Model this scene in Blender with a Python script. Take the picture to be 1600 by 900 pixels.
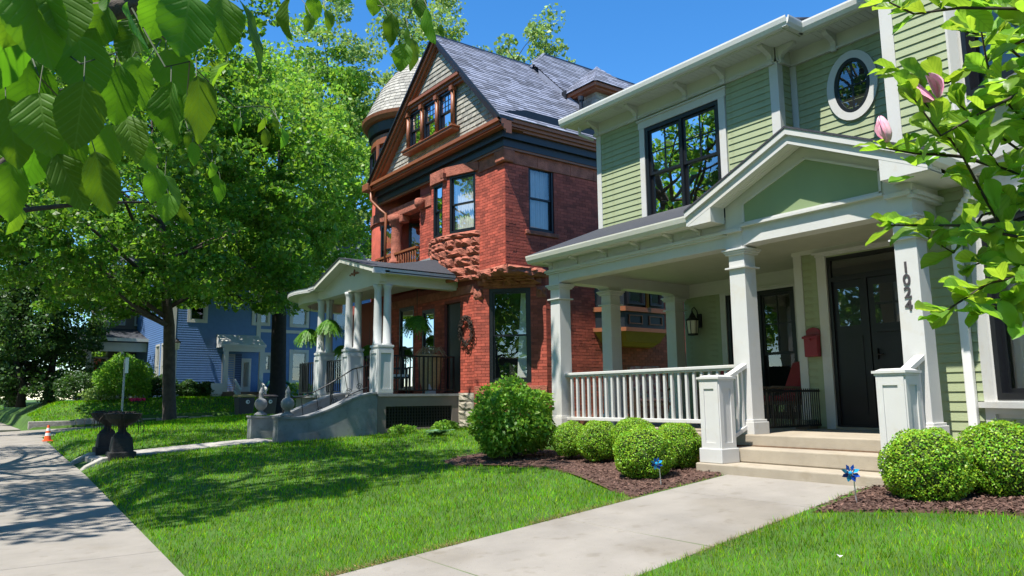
import bpy, math, random
import numpy as np
from mathutils import Vector, Matrix
random.seed(7); RNG = np.random.default_rng(11)
for o in list(bpy.data.objects): bpy.data.objects.remove(o)
SC = bpy.context.scene
COL = SC.collection
# ------------------------------------------------------------ camera
cam_d = bpy.data.cameras.new('camera'); cam = bpy.data.objects.new('camera', cam_d); COL.objects.link(cam)
cam_d.sensor_width = 36.0; cam_d.lens = 36.0 * 1176 / 1600; cam_d.clip_start = .05; cam_d.clip_end = 2000
_a, _p, _r = math.radians(36.65), math.radians(8.32), .0107
_fw = Vector((math.sin(_a) * math.cos(_p), math.cos(_a) * math.cos(_p), math.sin(_p)))
_r0 = Vector((math.cos(_a), -math.sin(_a), 0)); _u0 = _r0.cross(_fw)
_rt = _r0 * math.cos(_r) - _u0 * math.sin(_r); _up = _r0 * math.sin(_r) + _u0 * math.cos(_r)
_m = Matrix((_rt, _up, -_fw)).transposed().to_4x4(); _m.translation = (0, 0, 1.25)
cam.matrix_world = _m
SC.camera = cam
SC.render.resolution_x, SC.render.resolution_y = 1024, 576
# ------------------------------------------------------------ sky and sun
SUN = Vector((-1, -.21, 2.15)).normalized()          # towards the sun
w = bpy.data.worlds.new('World'); SC.world = w; w.use_nodes = True
nt = w.node_tree; nt.nodes.clear()
sky = nt.nodes.new('ShaderNodeTexSky'); sky.sky_type = 'NISHITA'; sky.sun_disc = False
sky.sun_elevation = math.asin(SUN.z); sky.sun_rotation = math.atan2(SUN.x, SUN.y)
sky.altitude = 200; sky.air_density = 1.0; sky.dust_density = .0; sky.ozone_density = 5.0
bg = nt.nodes.new('ShaderNodeBackground'); bg.inputs['Strength'].default_value = .132
out = nt.nodes.new('ShaderNodeOutputWorld')
hs = nt.nodes.new('ShaderNodeHueSaturation'); hs.inputs['Saturation'].default_value = 1.26
nt.links.new(sky.outputs[0], hs.inputs['Color']); nt.links.new(hs.outputs[0], bg.inputs[0]); nt.links.new(bg.outputs[0], out.inputs[0])
sd = bpy.data.lights.new('sun', 'SUN'); sd.energy = 5.0; sd.angle = math.radians(.53); sd.color = (1, .95, .865)
sun = bpy.data.objects.new('sun', sd); COL.objects.link(sun)
sun.rotation_euler = (-SUN).to_track_quat('-Z', 'Y').to_euler()
SC.view_settings.view_transform = 'Standard'; SC.view_settings.look = 'None'
SC.view_settings.exposure = .90; SC.view_settings.gamma = 1
SC.render.engine = 'CYCLES'
SC.cycles.max_bounces = 8; SC.cycles.transparent_max_bounces = 12
# ------------------------------------------------------------ materials
def srgb(r, g, b):
    f = lambda c: (c / 255 / 12.92) if c / 255 <= .04045 else ((c / 255 + .055) / 1.055) ** 2.4
    return (f(r), f(g), f(b), 1)
MATS = {}
def mat(name, col, rough=.6, var=.0, scale=8., bump=0., bscale=40., metal=0., spec=.5, isl=0., col2=None, wear=0., detail=4):
    m = bpy.data.materials.new(name); m.use_nodes = True; N = m.node_tree; L = N.links
    b = N.nodes['Principled BSDF']
    b.inputs['Roughness'].default_value = rough; b.inputs['Metallic'].default_value = metal
    b.inputs['Specular IOR Level'].default_value = spec
    c = tuple(col[:3]) + (1,)
    b.inputs['Base Color'].default_value = c
    src = None
    if var or col2 or isl:
        tc = N.nodes.new('ShaderNodeTexCoord')
        no = N.nodes.new('ShaderNodeTexNoise'); no.inputs['Scale'].default_value = scale; no.inputs['Detail'].default_value = detail
        no.inputs['Roughness'].default_value = .62
        L.new(tc.outputs['Object'], no.inputs['Vector'])
        mp = N.nodes.new('ShaderNodeMapRange'); mp.inputs[1].default_value = .3; mp.inputs[2].default_value = .7
        L.new(no.outputs['Fac'], mp.inputs[0])
        mx = N.nodes.new('ShaderNodeMix'); mx.data_type = 'RGBA'
        c2 = col2 if col2 else tuple(x * (1 - var) for x in c[:3]) + (1,)
        c1 = c if col2 else tuple(min(1, x * (1 + var)) for x in c[:3]) + (1,)
        mx.inputs[6].default_value = c1; mx.inputs[7].default_value = tuple(c2[:3]) + (1,)
        L.new(mp.outputs[0], mx.inputs[0]); src = mx.outputs[2]
        if isl:
            ge = N.nodes.new('ShaderNodeNewGeometry'); m2 = N.nodes.new('ShaderNodeMapRange')
            m2.inputs[3].default_value = 1 - isl; m2.inputs[4].default_value = 1 + isl
            L.new(ge.outputs['Random Per Island'], m2.inputs[0])
            hv = N.nodes.new('ShaderNodeHueSaturation'); L.new(src, hv.inputs['Color']); L.new(m2.outputs[0], hv.inputs['Value'])
            src = hv.outputs[0]
        L.new(src, b.inputs['Base Color'])
    if bump:
        tc2 = N.nodes.new('ShaderNodeTexCoord'); n2 = N.nodes.new('ShaderNodeTexNoise')
        n2.inputs['Scale'].default_value = bscale; n2.inputs['Detail'].default_value = 5
        L.new(tc2.outputs['Object'], n2.inputs['Vector'])
        bp = N.nodes.new('ShaderNodeBump'); bp.inputs['Strength'].default_value = bump; bp.inputs['Distance'].default_value = .02
        L.new(n2.outputs['Fac'], bp.inputs['Height']); L.new(bp.outputs[0], b.inputs['Normal'])
    MATS[name] = m
    return m
def leafmat(name, col, tcol, trans=.4, isl=.35, rough=.45, veins=False, hue=.02, spec=.35, patch=0.):
    m = bpy.data.materials.new(name); m.use_nodes = True; N = m.node_tree; L = N.links
    b = N.nodes['Principled BSDF']; o = N.nodes['Material Output']
    b.inputs['Roughness'].default_value = rough; b.inputs['Specular IOR Level'].default_value = spec
    ge = N.nodes.new('ShaderNodeNewGeometry')
    oi = N.nodes.new('ShaderNodeObjectInfo')
    ad = N.nodes.new('ShaderNodeMath'); ad.operation = 'ADD'; L.new(ge.outputs['Random Per Island'], ad.inputs[0]); L.new(oi.outputs['Random'], ad.inputs[1])
    fr = N.nodes.new('ShaderNodeMath'); fr.operation = 'FRACT'; L.new(ad.outputs[0], fr.inputs[0])
    mr = N.nodes.new('ShaderNodeMapRange'); mr.inputs[3].default_value = 1 - isl; mr.inputs[4].default_value = 1 + isl
    L.new(fr.outputs[0], mr.inputs[0])
    val = mr.outputs[0]
    if patch:
        tc = N.nodes.new('ShaderNodeTexCoord'); no = N.nodes.new('ShaderNodeTexNoise'); no.inputs['Scale'].default_value = 1.1; no.inputs['Detail'].default_value = 6; no.inputs['Roughness'].default_value = .7
        L.new(tc.outputs['Object'], no.inputs['Vector']); pm = N.nodes.new('ShaderNodeMapRange'); pm.inputs[1].default_value = .3; pm.inputs[2].default_value = .7; pm.inputs[3].default_value = 1 - patch; pm.inputs[4].default_value = 1 + patch
        L.new(no.outputs['Fac'], pm.inputs[0]); pu = N.nodes.new('ShaderNodeMath'); pu.operation = 'MULTIPLY'; L.new(val, pu.inputs[0]); L.new(pm.outputs[0], pu.inputs[1]); val = pu.outputs[0]
    mh = N.nodes.new('ShaderNodeMapRange'); mh.inputs[3].default_value = .5 - hue; mh.inputs[4].default_value = .5 + hue
    mu = N.nodes.new('ShaderNodeMath'); mu.operation = 'MULTIPLY'; mu.inputs[1].default_value = 7.31; L.new(fr.outputs[0], mu.inputs[0])
    f2 = N.nodes.new('ShaderNodeMath'); f2.operation = 'FRACT'; L.new(mu.outputs[0], f2.inputs[0]); L.new(f2.outputs[0], mh.inputs[0])
    tr = N.nodes.new('ShaderNodeBsdfTranslucent'); mix = N.nodes.new('ShaderNodeMixShader'); mix.inputs[0].default_value = trans
    for c, tgt in ((col, b.inputs['Base Color']), (tcol, tr.inputs['Color'])):
        h = N.nodes.new('ShaderNodeHueSaturation'); h.inputs['Color'].default_value = tuple(c[:3]) + (1,)
        L.new(val, h.inputs['Value']); L.new(mh.outputs[0], h.inputs['Hue']); L.new(h.outputs[0], tgt)
    L.new(b.outputs[0], mix.inputs[1]); L.new(tr.outputs[0], mix.inputs[2]); L.new(mix.outputs[0], o.inputs['Surface'])
    MATS[name] = m
    return m
def glassmat(name, tint=(1, 1, 1), f0=.1):
    m = bpy.data.materials.new(name); m.use_nodes = True; N = m.node_tree; L = N.links
    for n in list(N.nodes): N.nodes.remove(n)
    o = N.nodes.new('ShaderNodeOutputMaterial'); tr = N.nodes.new('ShaderNodeBsdfTransparent'); gl = N.nodes.new('ShaderNodeBsdfGlossy')
    tr.inputs['Color'].default_value = tuple(tint) + (1,); gl.inputs['Roughness'].default_value = .012
    lw = N.nodes.new('ShaderNodeFresnel'); lw.inputs['IOR'].default_value = 1.5
    mr = N.nodes.new('ShaderNodeMapRange'); mr.inputs[1].default_value = 0; mr.inputs[2].default_value = 1; mr.inputs[3].default_value = f0; mr.inputs[4].default_value = 1
    mix = N.nodes.new('ShaderNodeMixShader'); L.new(lw.outputs[0], mr.inputs[0]); L.new(mr.outputs[0], mix.inputs[0])
    # slight waviness of old panes
    tc = N.nodes.new('ShaderNodeTexCoord'); no = N.nodes.new('ShaderNodeTexNoise'); no.inputs['Scale'].default_value = 1.3
    bp = N.nodes.new('ShaderNodeBump'); bp.inputs['Strength'].default_value = .06; bp.inputs['Distance'].default_value = .05
    L.new(tc.outputs['Object'], no.inputs['Vector']); L.new(no.outputs['Fac'], bp.inputs['Height']); L.new(bp.outputs[0], gl.inputs['Normal'])
    L.new(tr.outputs[0], mix.inputs[1]); L.new(gl.outputs[0], mix.inputs[2]); L.new(mix.outputs[0], o.inputs['Surface'])
    MATS[name] = m
    return m
white = mat('white_paint', (.545, .54, .52), .45, .035, 3, .06, 60)
cream = mat('cream_paint', (.56, .555, .49), .5, .04, 3, .06, 60)
soffit = mat('soffit_white', (.62, .62, .59), .6, .03, 3)
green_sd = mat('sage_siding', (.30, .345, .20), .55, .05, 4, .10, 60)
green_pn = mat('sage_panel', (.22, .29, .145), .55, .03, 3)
black = mat('black_paint', (.008, .009, .012), .35, .1, 5)
doorm = mat('dark_door_paint', (.012, .011, .014), .38, .1, 4)
concrete = mat('concrete', (.25, .228, .198), .88, .15, 1.6, .35, 150, detail=9)
concstep = mat('step_concrete', (.34, .293, .225), .85, .12, 3, .3, 120)
concgrey = mat('grey_cement', (.22, .225, .225), .8, .22, 2.5, .25, 60)
brick = mat('red_brick', (.38, .074, .045), .8, .30, 2.2, .4, 90, isl=.32, detail=8)
brickm = mat('brick_mortar', (.24, .055, .045), .9, .2, 20)
fbrick = mat('foundation_brick', (.24, .07, .05), .85, .2, 30, .3, 80, isl=.3)
sand = mat('sandstone', (.33, .105, .066), .9, .45, 4, 1.0, 34, detail=9)
slate = mat('grey_shingle', (.17, .185, .24), .8, .22, 12, .3, 80, isl=.42)
gslate = mat('slate_shingle', (.30, .285, .24), .75, .2, 9, .3, 60, isl=.26)
copper = mat('copper_brown_paint', (.24, .08, .032), .45, .12, 5)
gold = mat('ochre_paint', (.24, .11, .012), .5, .12, 5)
navy = mat('navy_black_paint', (.010, .012, .017), .4, .1, 5)
dkroof = mat('dark_roof', (.030, .033, .042), .8, .2, 14, .3, 70, isl=.3)
taupe = mat('taupe_paint', (.20, .16, .14), .6, .08, 3)
porchgrey = mat('porch_ceiling', (.46, .46, .37), .6, .05, 4)
lporch = mat('light_grey_paint', (.50, .51, .50), .5, .05, 3)
curtain = mat('curtain_cloth', (.62, .64, .60), .9, .06, 8)
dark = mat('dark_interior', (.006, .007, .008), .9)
metalw = mat('white_metal', (.70, .70, .68), .4, .03, 3)
galv = mat('grey_metal', (.33, .34, .35), .45, .06, 6, metal=.3)
iron = mat('black_iron', (.008, .008, .009), .45)
redp = mat('red_enamel', (.24, .016, .028), .4, .08, 6)
redc = mat('red_cushion', (.27, .028, .035), .9, .12, 10, .2, 80)
redst = mat('red_stripe_cushion', (.30, .03, .04), .9, .0, 14, col2=(.45, .40, .36))
wood = mat('weathered_wood', (.16, .10, .06), .7, .25, 12, .3, 60)
bark = mat('bark', (.060, .048, .037), .95, .35, 6, 1.0, 22)
darkbark = mat('dark_bark', (.020, .017, .014), .95, .3, 6, 1.0, 18)
twigm = mat('twig', (.03, .02, .014), .8, .2, 10)
greent = mat('green_twig', (.03, .045, .01), .6, .2, 10)
mulchm = mat('mulch', (.125, .07, .052), .95, .35, 24, .9, 60, isl=.55)
soil = mat('mulch_soil', (.085, .042, .030), .95, .4, 30, 1., 40)
lawnm = mat('lawn_ground', (.045, .105, .008), .95, .35, 1.3, .7, 60)
asphalt = mat('asphalt', (.085, .085, .088), .9, .2, 6, .4, 120)
stonem = mat('urn_stone', (.016, .015, .015), .75, .45, 9, .6, 30)
stone2 = mat('grey_stone', (.33, .31, .28), .85, .3, 6, .7, 22)
limest = mat('limestone', (.30, .27, .21), .85, .25, 6, .7, 25)
bluesd = mat('blue_siding', (.095, .19, .41), .55, .07, 4)
bluedk = mat('dark_blue_panel', (.03, .06, .15), .5)
orange = mat('orange_plastic', (.75, .10, .02), .45)
wstripe = mat('white_stripe', (.7, .7, .68), .35)
binm = mat('bin_plastic', (.055, .045, .048), .5, .1, 6)
bint = mat('bin_lid_tan', (.40, .29, .12), .5, .05, 6)
tan = mat('tan_wicker', (.42, .27, .14), .8, .2, 20)
lampg = mat('lamp_frosted_glass', (.62, .58, .44), .25)
pinkm = mat('pink_petal', (.72, .20, .36), .5, .15, 3, col2=(.80, .55, .62))
magenta = mat('magenta_flower', (.62, .02, .12), .6)
pinblue = mat('blue_foil', (.006, .06, .34), .22, .25, 10, metal=.55)
pincyan = mat('cyan_foil', (.02, .35, .70), .25, metal=.4)
pinsil = mat('silver_foil', (.62, .64, .66), .25, metal=.7)
teal = mat('teal_canvas', (.03, .22, .20), .7)
digitm = mat('brushed_digit', (.10, .085, .09), .4, metal=.5)
glass = glassmat('window_glass')
glass2 = glassmat('window_glass_bright', f0=.16)
lf_maple = leafmat('maple_leaf', (.085, .185, .02), (.21, .43, .025), .42, .40)
lf_bright = leafmat('bright_leaf', (.17, .31, .045), (.34, .60, .05), .42, .35)
lf_pale = leafmat('pale_leaf', (.22, .33, .095), (.34, .50, .09), .35, .35)
lf_dark = leafmat('dark_leaf', (.035, .085, .02), (.09, .20, .025), .3, .4)
lf_box = leafmat('boxwood_leaf', (.20, .37, .022), (.34, .58, .03), .3, .5, hue=.035)
lf_bush = leafmat('bush_leaf', (.16, .33, .035), (.30, .56, .045), .4, .3)
lf_mag = leafmat('magnolia_leaf', (.15, .28, .028), (.40, .64, .04), .5, .28, .38)
lf_near = leafmat('walnut_leaf', (.042, .125, .008), (.19, .42, .012), .42, .4, .6, spec=.25)
lf_fern = leafmat('fern_frond', (.10, .25, .025), (.24, .5, .03), .4, .35)
lf_hosta = leafmat('hosta_leaf', (.14, .27, .16), (.2, .4, .15), .3, .2)
grassm = leafmat('grass_blade', (.140, .295, .006), (.29, .57, .012), .38, .72, .6, hue=.045, spec=.1, patch=.4)
def specks(m, dark=.62, scale=46., thr=.66):
    """grit and small stains on concrete"""
    N = m.node_tree; L = N.links; b = N.nodes['Principled BSDF']; src = b.inputs['Base Color'].links[0].from_socket
    tc = N.nodes.new('ShaderNodeTexCoord'); prev = src
    for sc_, t_, d_ in ((scale, thr, dark), (5.5, .60, 1 - (1 - dark) * .37), (.9, .55, 1 - (1 - dark) * .26)):
        no = N.nodes.new('ShaderNodeTexNoise'); no.inputs['Scale'].default_value = sc_; no.inputs['Detail'].default_value = 3; L.new(tc.outputs['Object'], no.inputs['Vector'])
        mr = N.nodes.new('ShaderNodeMapRange'); mr.inputs[1].default_value = t_; mr.inputs[2].default_value = t_ + .10; L.new(no.outputs['Fac'], mr.inputs[0])
        mx = N.nodes.new('ShaderNodeMix'); mx.data_type = 'RGBA'; mx.blend_type = 'MULTIPLY'; L.new(mr.outputs[0], mx.inputs[0]); L.new(prev, mx.inputs[6]); mx.inputs[7].default_value = (d_, d_ * .98, d_ * .94, 1); prev = mx.outputs[2]
    L.new(prev, b.inputs['Base Color'])
specks(concrete); specks(concstep, .75, 70.); specks(white, .965, 9., .62); specks(green_sd, .92, 7., .58); specks(concgrey, .7, 20.)
# ------------------------------------------------------------ mesh helpers
class Frame:
    """Local axes on a wall: u along it, n out of it, z up (or up the slope)."""
    def __init__(s, o, u, n, z=(0, 0, 1)):
        s.o, s.u, s.n, s.z = Vector(o), Vector(u).normalized(), Vector(n).normalized(), Vector(z).normalized()
    def __call__(s, u, n, z): return s.o + s.u * u + s.n * n + s.z * z
W = Frame((0, 0, 0), (1, 0, 0), (0, 1, 0))
def FX(x): return Frame((x, 0, 0), (0, 1, 0), (-1, 0, 0))     # wall facing the street (-x): u = y
def FY(y): return Frame((0, y, 0), (1, 0, 0), (0, -1, 0))     # wall facing the camera side (-y): u = x
class MB:
    def __init__(s): s.v = []; s.f = []
    def add(s, vs, fs):
        k = len(s.v); s.v.extend([tuple(p) for p in vs]); s.f.extend([tuple(i + k for i in f) for f in fs]); return s
    def quad(s, a, b, c, d): return s.add([a, b, c, d], [(0, 1, 2, 3)])
    def box(s, x0, x1, y0, y1, z0, z1, F=W):
        c = [F(x, y, z) for z in (z0, z1) for y in (y0, y1) for x in (x0, x1)]
        return s.add(c, [(0, 2, 3, 1), (4, 5, 7, 6), (0, 1, 5, 4), (2, 6, 7, 3), (0, 4, 6, 2), (1, 3, 7, 5)])
    def taper(s, x0, x1, y0, y1, z0, z1, k, F=W):
        cx, cy = (x0 + x1) / 2, (y0 + y1) / 2
        c = [F(cx + (x - cx) * q, cy + (y - cy) * q, z) for z, q in ((z0, 1), (z1, k)) for y in (y0, y1) for x in (x0, x1)]
        return s.add(c, [(0, 2, 3, 1), (4, 5, 7, 6), (0, 1, 5, 4), (2, 6, 7, 3), (0, 4, 6, 2), (1, 3, 7, 5)])
    def prism(s, poly, a, b, f):
        """poly of 2-D points extruded from a to b; f(p, t) -> 3-D point"""
        n = len(poly); vs = [f(p, a) for p in poly] + [f(p, b) for p in poly]
        fs = [tuple(range(n))[::-1], tuple(range(n, 2 * n))] + [(i, (i + 1) % n, n + (i + 1) % n, n + i) for i in range(n)]
        return s.add(vs, fs)
    def lathe(s, prof, c, seg=16, sx=1., sy=1., a0=0., a1=None):
        full = a1 is None; a1 = a0 + 2 * math.pi if full else a1
        m = seg if full else seg + 1
        vs = []
        for r, z in prof:
            for i in range(m):
                t = a0 + (a1 - a0) * i / seg
                vs.append((c[0] + r * math.cos(t) * sx, c[1] + r * math.sin(t) * sy, c[2] + z))
        fs = []
        for j in range(len(prof) - 1):
            for i in range(seg):
                i2 = (i + 1) % m
                fs.append((j * m + i, j * m + i2, (j + 1) * m + i2, (j + 1) * m + i))
        if full:
            fs.append(tuple(range(m))[::-1]); fs.append(tuple(range((len(prof) - 1) * m, len(prof) * m)))
        return s.add(vs, fs)
    def tube(s, pts, r, seg=8, cap=True):
        pts = [Vector(p) for p in pts]; n = len(pts)
        rs = r if isinstance(r, (list, tuple)) else [r] * n
        vs = []; prev = None
        for i, p in enumerate(pts):
            t = (pts[min(i + 1, n - 1)] - pts[max(i - 1, 0)]).normalized()
            if prev is None:
                prev = t.orthogonal().normalized()
            prev = (prev - t * prev.dot(t)); prev = prev.normalized() if prev.length > 1e-6 else t.orthogonal().normalized()
            b = t.cross(prev)
            for k in range(seg):
                a = 2 * math.pi * k / seg
                vs.append(p + (prev * math.cos(a) + b * math.sin(a)) * rs[i])
        fs = [(i * seg + k, i * seg + (k + 1) % seg, (i + 1) * seg + (k + 1) % seg, (i + 1) * seg + k) for i in range(n - 1) for k in range(seg)]
        if cap: fs += [tuple(range(seg))[::-1], tuple(range((n - 1) * seg, n * seg))]
        return s.add(vs, fs)
    def ball(s, c, r, seg=14, rings=8, sx=1., sy=1., sz=1.):
        prof = [(max(1e-4, r * math.sin(math.pi * i / rings)), -r * math.cos(math.pi * i / rings) * sz) for i in range(rings + 1)]
        return s.lathe(prof, c, seg, sx, sy)
    def mesh(s, name, origin=(0, 0, 0), smooth=False):
        me = bpy.data.meshes.new(name); ox, oy, oz = origin
        me.from_pydata([(x - ox, y - oy, z - oz) for x, y, z in s.v], [], s.f)
        if smooth: me.polygons.foreach_set('use_smooth', [True] * len(me.polygons))
        me.update(); return me
ORG = {}
def finish(o, parent):
    COL.objects.link(o)
    if parent is not None: o.parent = parent
    return o
def O(name, mb, m, parent=None, smooth=False, bevel=0., kind=None):
    """one mesh object; the builder holds world coordinates"""
    org = ORG.get(parent, Vector((0, 0, 0))) if parent is not None else Vector((0, 0, 0))
    me = mb.mesh(name, org, smooth); me.materials.append(m)
    o = bpy.data.objects.new(name, me); finish(o, parent); ORG[o] = org
    if bevel:
        md = o.modifiers.new('bevel', 'BEVEL'); md.width = bevel; md.segments = 2; md.limit_method = 'ANGLE'; md.angle_limit = .6
    if kind: o['kind'] = kind
    return o
def I(name, me, parent, loc, rot=(0, 0, 0), scale=(1, 1, 1)):
    """an object that shares mesh data, placed at a world location"""
    o = bpy.data.objects.new(name, me); finish(o, parent)
    org = ORG.get(parent, Vector((0, 0, 0))) if parent is not None else Vector((0, 0, 0))
    o.location = Vector(loc) - org; o.rotation_euler = rot; o.scale = scale; ORG[o] = Vector(loc)
    return o
def tag(o, label=None, cat=None, group=None, kind=None):
    if label: o['label'] = label
    if cat: o['category'] = cat
    if group: o['group'] = group
    if kind: o['kind'] = kind
    return o
def thing(name, loc, label, cat, group=None, kind=None):
    o = bpy.data.objects.new(name, None); COL.objects.link(o); o.location = loc; ORG[o] = Vector(loc); o.empty_display_size = .2
    return tag(o, label, cat, group, kind)
def M1(mb, name, m, smooth=False):
    me = mb.mesh(name, (0, 0, 0), smooth); me.materials.append(m); return me
def fast_mesh(name, V, Fq, m, nper=4):
    """numpy verts + equal-size faces"""
    me = bpy.data.meshes.new(name); nv = len(V); nf = len(Fq)
    me.vertices.add(nv); me.vertices.foreach_set('co', np.asarray(V, np.float32).ravel())
    me.loops.add(nf * nper); me.loops.foreach_set('vertex_index', np.asarray(Fq, np.int32).ravel())
    me.polygons.add(nf); me.polygons.foreach_set('loop_start', np.arange(nf, dtype=np.int32) * nper)
    me.polygons.foreach_set('loop_total', np.full(nf, nper, np.int32))
    me.update(calc_edges=True); me.materials.append(m); return me
def clip_row(poly, z):
    xs = []
    n = len(poly)
    for i in range(n):
        (u0, z0), (u1, z1) = poly[i], poly[(i + 1) % n]
        if (z0 - z) * (z1 - z) < 0 or (z0 == z) != (z1 == z):
            if z0 != z1: xs.append(u0 + (u1 - u0) * (z - z0) / (z1 - z0))
    return (min(xs), max(xs)) if len(xs) >= 2 else None
def tiles(F, poly, rowh, pw, gap=0., base=.0, thick=.01, lap=0., jit=0., openings=(), hgap=0., rnd=None, wvar=0.):
    """courses of separate pieces (bricks or shingles) over a convex polygon on a frame"""
    rnd = rnd or random.Random(3); mb = MB()
    z0, z1 = min(p[1] for p in poly), max(p[1] for p in poly)
    nrow = int(round((z1 - z0) / rowh)); rowh = (z1 - z0) / max(1, nrow)
    for j in range(nrow):
        za, zb = z0 + j * rowh, z0 + (j + 1) * rowh
        r = clip_row(poly, (za + zb) / 2)
        if not r: continue
        u0, u1 = r; segs = [(u0, u1)]
        for a, b, c, d in openings:
            if zb > c + .01 and za < d - .01:
                ns = []
                for s0, s1 in segs:
                    if b <= s0 or a >= s1: ns.append((s0, s1)); continue
                    if a > s0: ns.append((s0, a))
                    if b < s1: ns.append((b, s1))
                segs = ns
        for s0, s1 in segs:
            u = s0 - (pw * .5 if j % 2 else 0) - (rnd.random() * pw * .4 if wvar else 0)
            while u < s1 - 1e-4:
                wd = pw * (1 + wvar * (rnd.random() - .5) * 2)
                a, b = max(u, s0), min(u + wd - gap, s1); u += wd
                if b - a < .012: continue
                t = thick + jit * rnd.random()
                top = t if not lap else base + .003
                zt = zb - hgap + (lap * .3 if lap else 0)
                c = [F(a, base, za), F(b, base, za), F(a, t, za), F(b, t, za), F(a, top, zt), F(b, top, zt), F(a, base, zt), F(b, base, zt)]
                mb.add(c, [(0, 1, 3, 2), (2, 3, 5, 4), (4, 5, 7, 6), (0, 2, 4, 6), (1, 7, 5, 3)])
    return mb
def wall_panel(F, u0, u1, z0, z1, openings=(), depth=.12, mb=None):
    mb = mb or MB()
    us = sorted({u0, u1} | {min(max(x, u0), u1) for o in openings for x in o[:2]})
    zs = sorted({z0, z1} | {min(max(x, z0), z1) for o in openings for x in o[2:]})
    for i in range(len(us) - 1):
        for j in range(len(zs) - 1):
            cu, cz = (us[i] + us[i + 1]) / 2, (zs[j] + zs[j + 1]) / 2
            if any(a < cu < b and c < cz < d for a, b, c, d in openings): continue
            mb.quad(F(us[i], 0, zs[j]), F(us[i + 1], 0, zs[j]), F(us[i + 1], 0, zs[j + 1]), F(us[i], 0, zs[j + 1]))
    for a, b, c, d in openings:
        for p, q in (((a, c), (b, c)), ((b, c), (b, d)), ((b, d), (a, d)), ((a, d), (a, c))):
            mb.quad(F(p[0], 0, p[1]), F(q[0], 0, q[1]), F(q[0], -depth, q[1]), F(p[0], -depth, p[1]))
    return mb
def ring(mb, F, u0, u1, z0, z1, w, n0, n1):
    mb.box(u0, u1, n0, n1, z0, z0 + w, F); mb.box(u0, u1, n0, n1, z1 - w, z1, F)
    mb.box(u0, u0 + w, n0, n1, z0 + w, z1 - w, F); mb.box(u1 - w, u1, n0, n1, z0 + w, z1 - w, F); return mb
def window(parent, F, u0, u1, z0, z1, fm=None, n=-.06, units=1, grid=(0, 0), sash=True, curt=None, fw=.07, gl=None, mw=.05, lower_grid=False):
    """double-hung window: frame > sashes, panes, glazing bars, curtain, dark room behind"""
    fm = fm or black; gl = gl or glass
    mb = MB(); ring(mb, F, u0, u1, z0, z1, fw, n - .06, n + .05)
    uw = (u1 - u0 - 2 * fw - mw * (units - 1)) / units
    for k in range(1, units):
        a = u0 + fw + k * uw + (k - 1) * mw; mb.box(a, a + mw, n - .06, n + .045, z0 + fw, z1 - fw, F)
    win = O('window', mb, fm, parent)
    zm = z0 + (z1 - z0) * .5
    for k in range(units):
        a = u0 + fw + k * (uw + mw); b = a + uw
        parts = [(zm - .02, z1 - fw, n + .004), (z0 + fw, zm + .02, n - .026)] if sash else [(z0 + fw, z1 - fw, n)]
        for i, (c, d, nn) in enumerate(parts):
            sw = .042
            O('sash', ring(MB(), F, a, b, c, d, sw, nn - .012, nn + .016), fm, win)
            pm = MB(); pm.quad(F(a + sw, nn, c + sw), F(b - sw, nn, c + sw), F(b - sw, nn, d - sw), F(a + sw, nn, d - sw))
            O('pane', pm, gl, win)
            if grid[0] and (i == 0 or lower_grid):
                gu, gz = grid; mm = MB()
                for q in range(1, gu):
                    x = a + sw + (b - a - 2 * sw) * q / gu; mm.box(x - .009, x + .009, nn - .006, nn + .010, c + sw, d - sw, F)
                for q in range(1, gz):
                    z = c + sw + (d - c - 2 * sw) * q / gz; mm.box(a + sw, b - sw, nn - .0055, nn + .009, z - .009, z + .009, F)
                O('glazing_bars', mm, fm, win)
    if curt:
        mm = MB(); nu = 44; vs = []; fs = []
        for i in range(nu + 1):
            u = u0 + fw + (u1 - u0 - 2 * fw) * i / nu
            d = -.13 + n + .018 * math.sin(i * 1.35 + u0) + .010 * math.sin(i * .63)
            vs += [F(u, d, z0 + fw * .5), F(u, d + .004 * math.sin(i * 2.1), z1 - fw)]
        for i in range(nu): fs.append((2 * i, 2 * i + 2, 2 * i + 3, 2 * i + 1))
        mm.add(vs, fs); O('curtain', mm, curt, win, smooth=True)
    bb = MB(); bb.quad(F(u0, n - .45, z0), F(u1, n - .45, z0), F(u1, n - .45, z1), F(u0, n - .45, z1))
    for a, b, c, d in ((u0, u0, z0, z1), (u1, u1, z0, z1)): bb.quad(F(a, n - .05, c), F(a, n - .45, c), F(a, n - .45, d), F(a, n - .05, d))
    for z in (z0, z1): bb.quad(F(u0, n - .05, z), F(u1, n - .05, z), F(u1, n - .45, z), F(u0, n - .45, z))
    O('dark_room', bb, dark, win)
    return win
CLAP = {}
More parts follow.
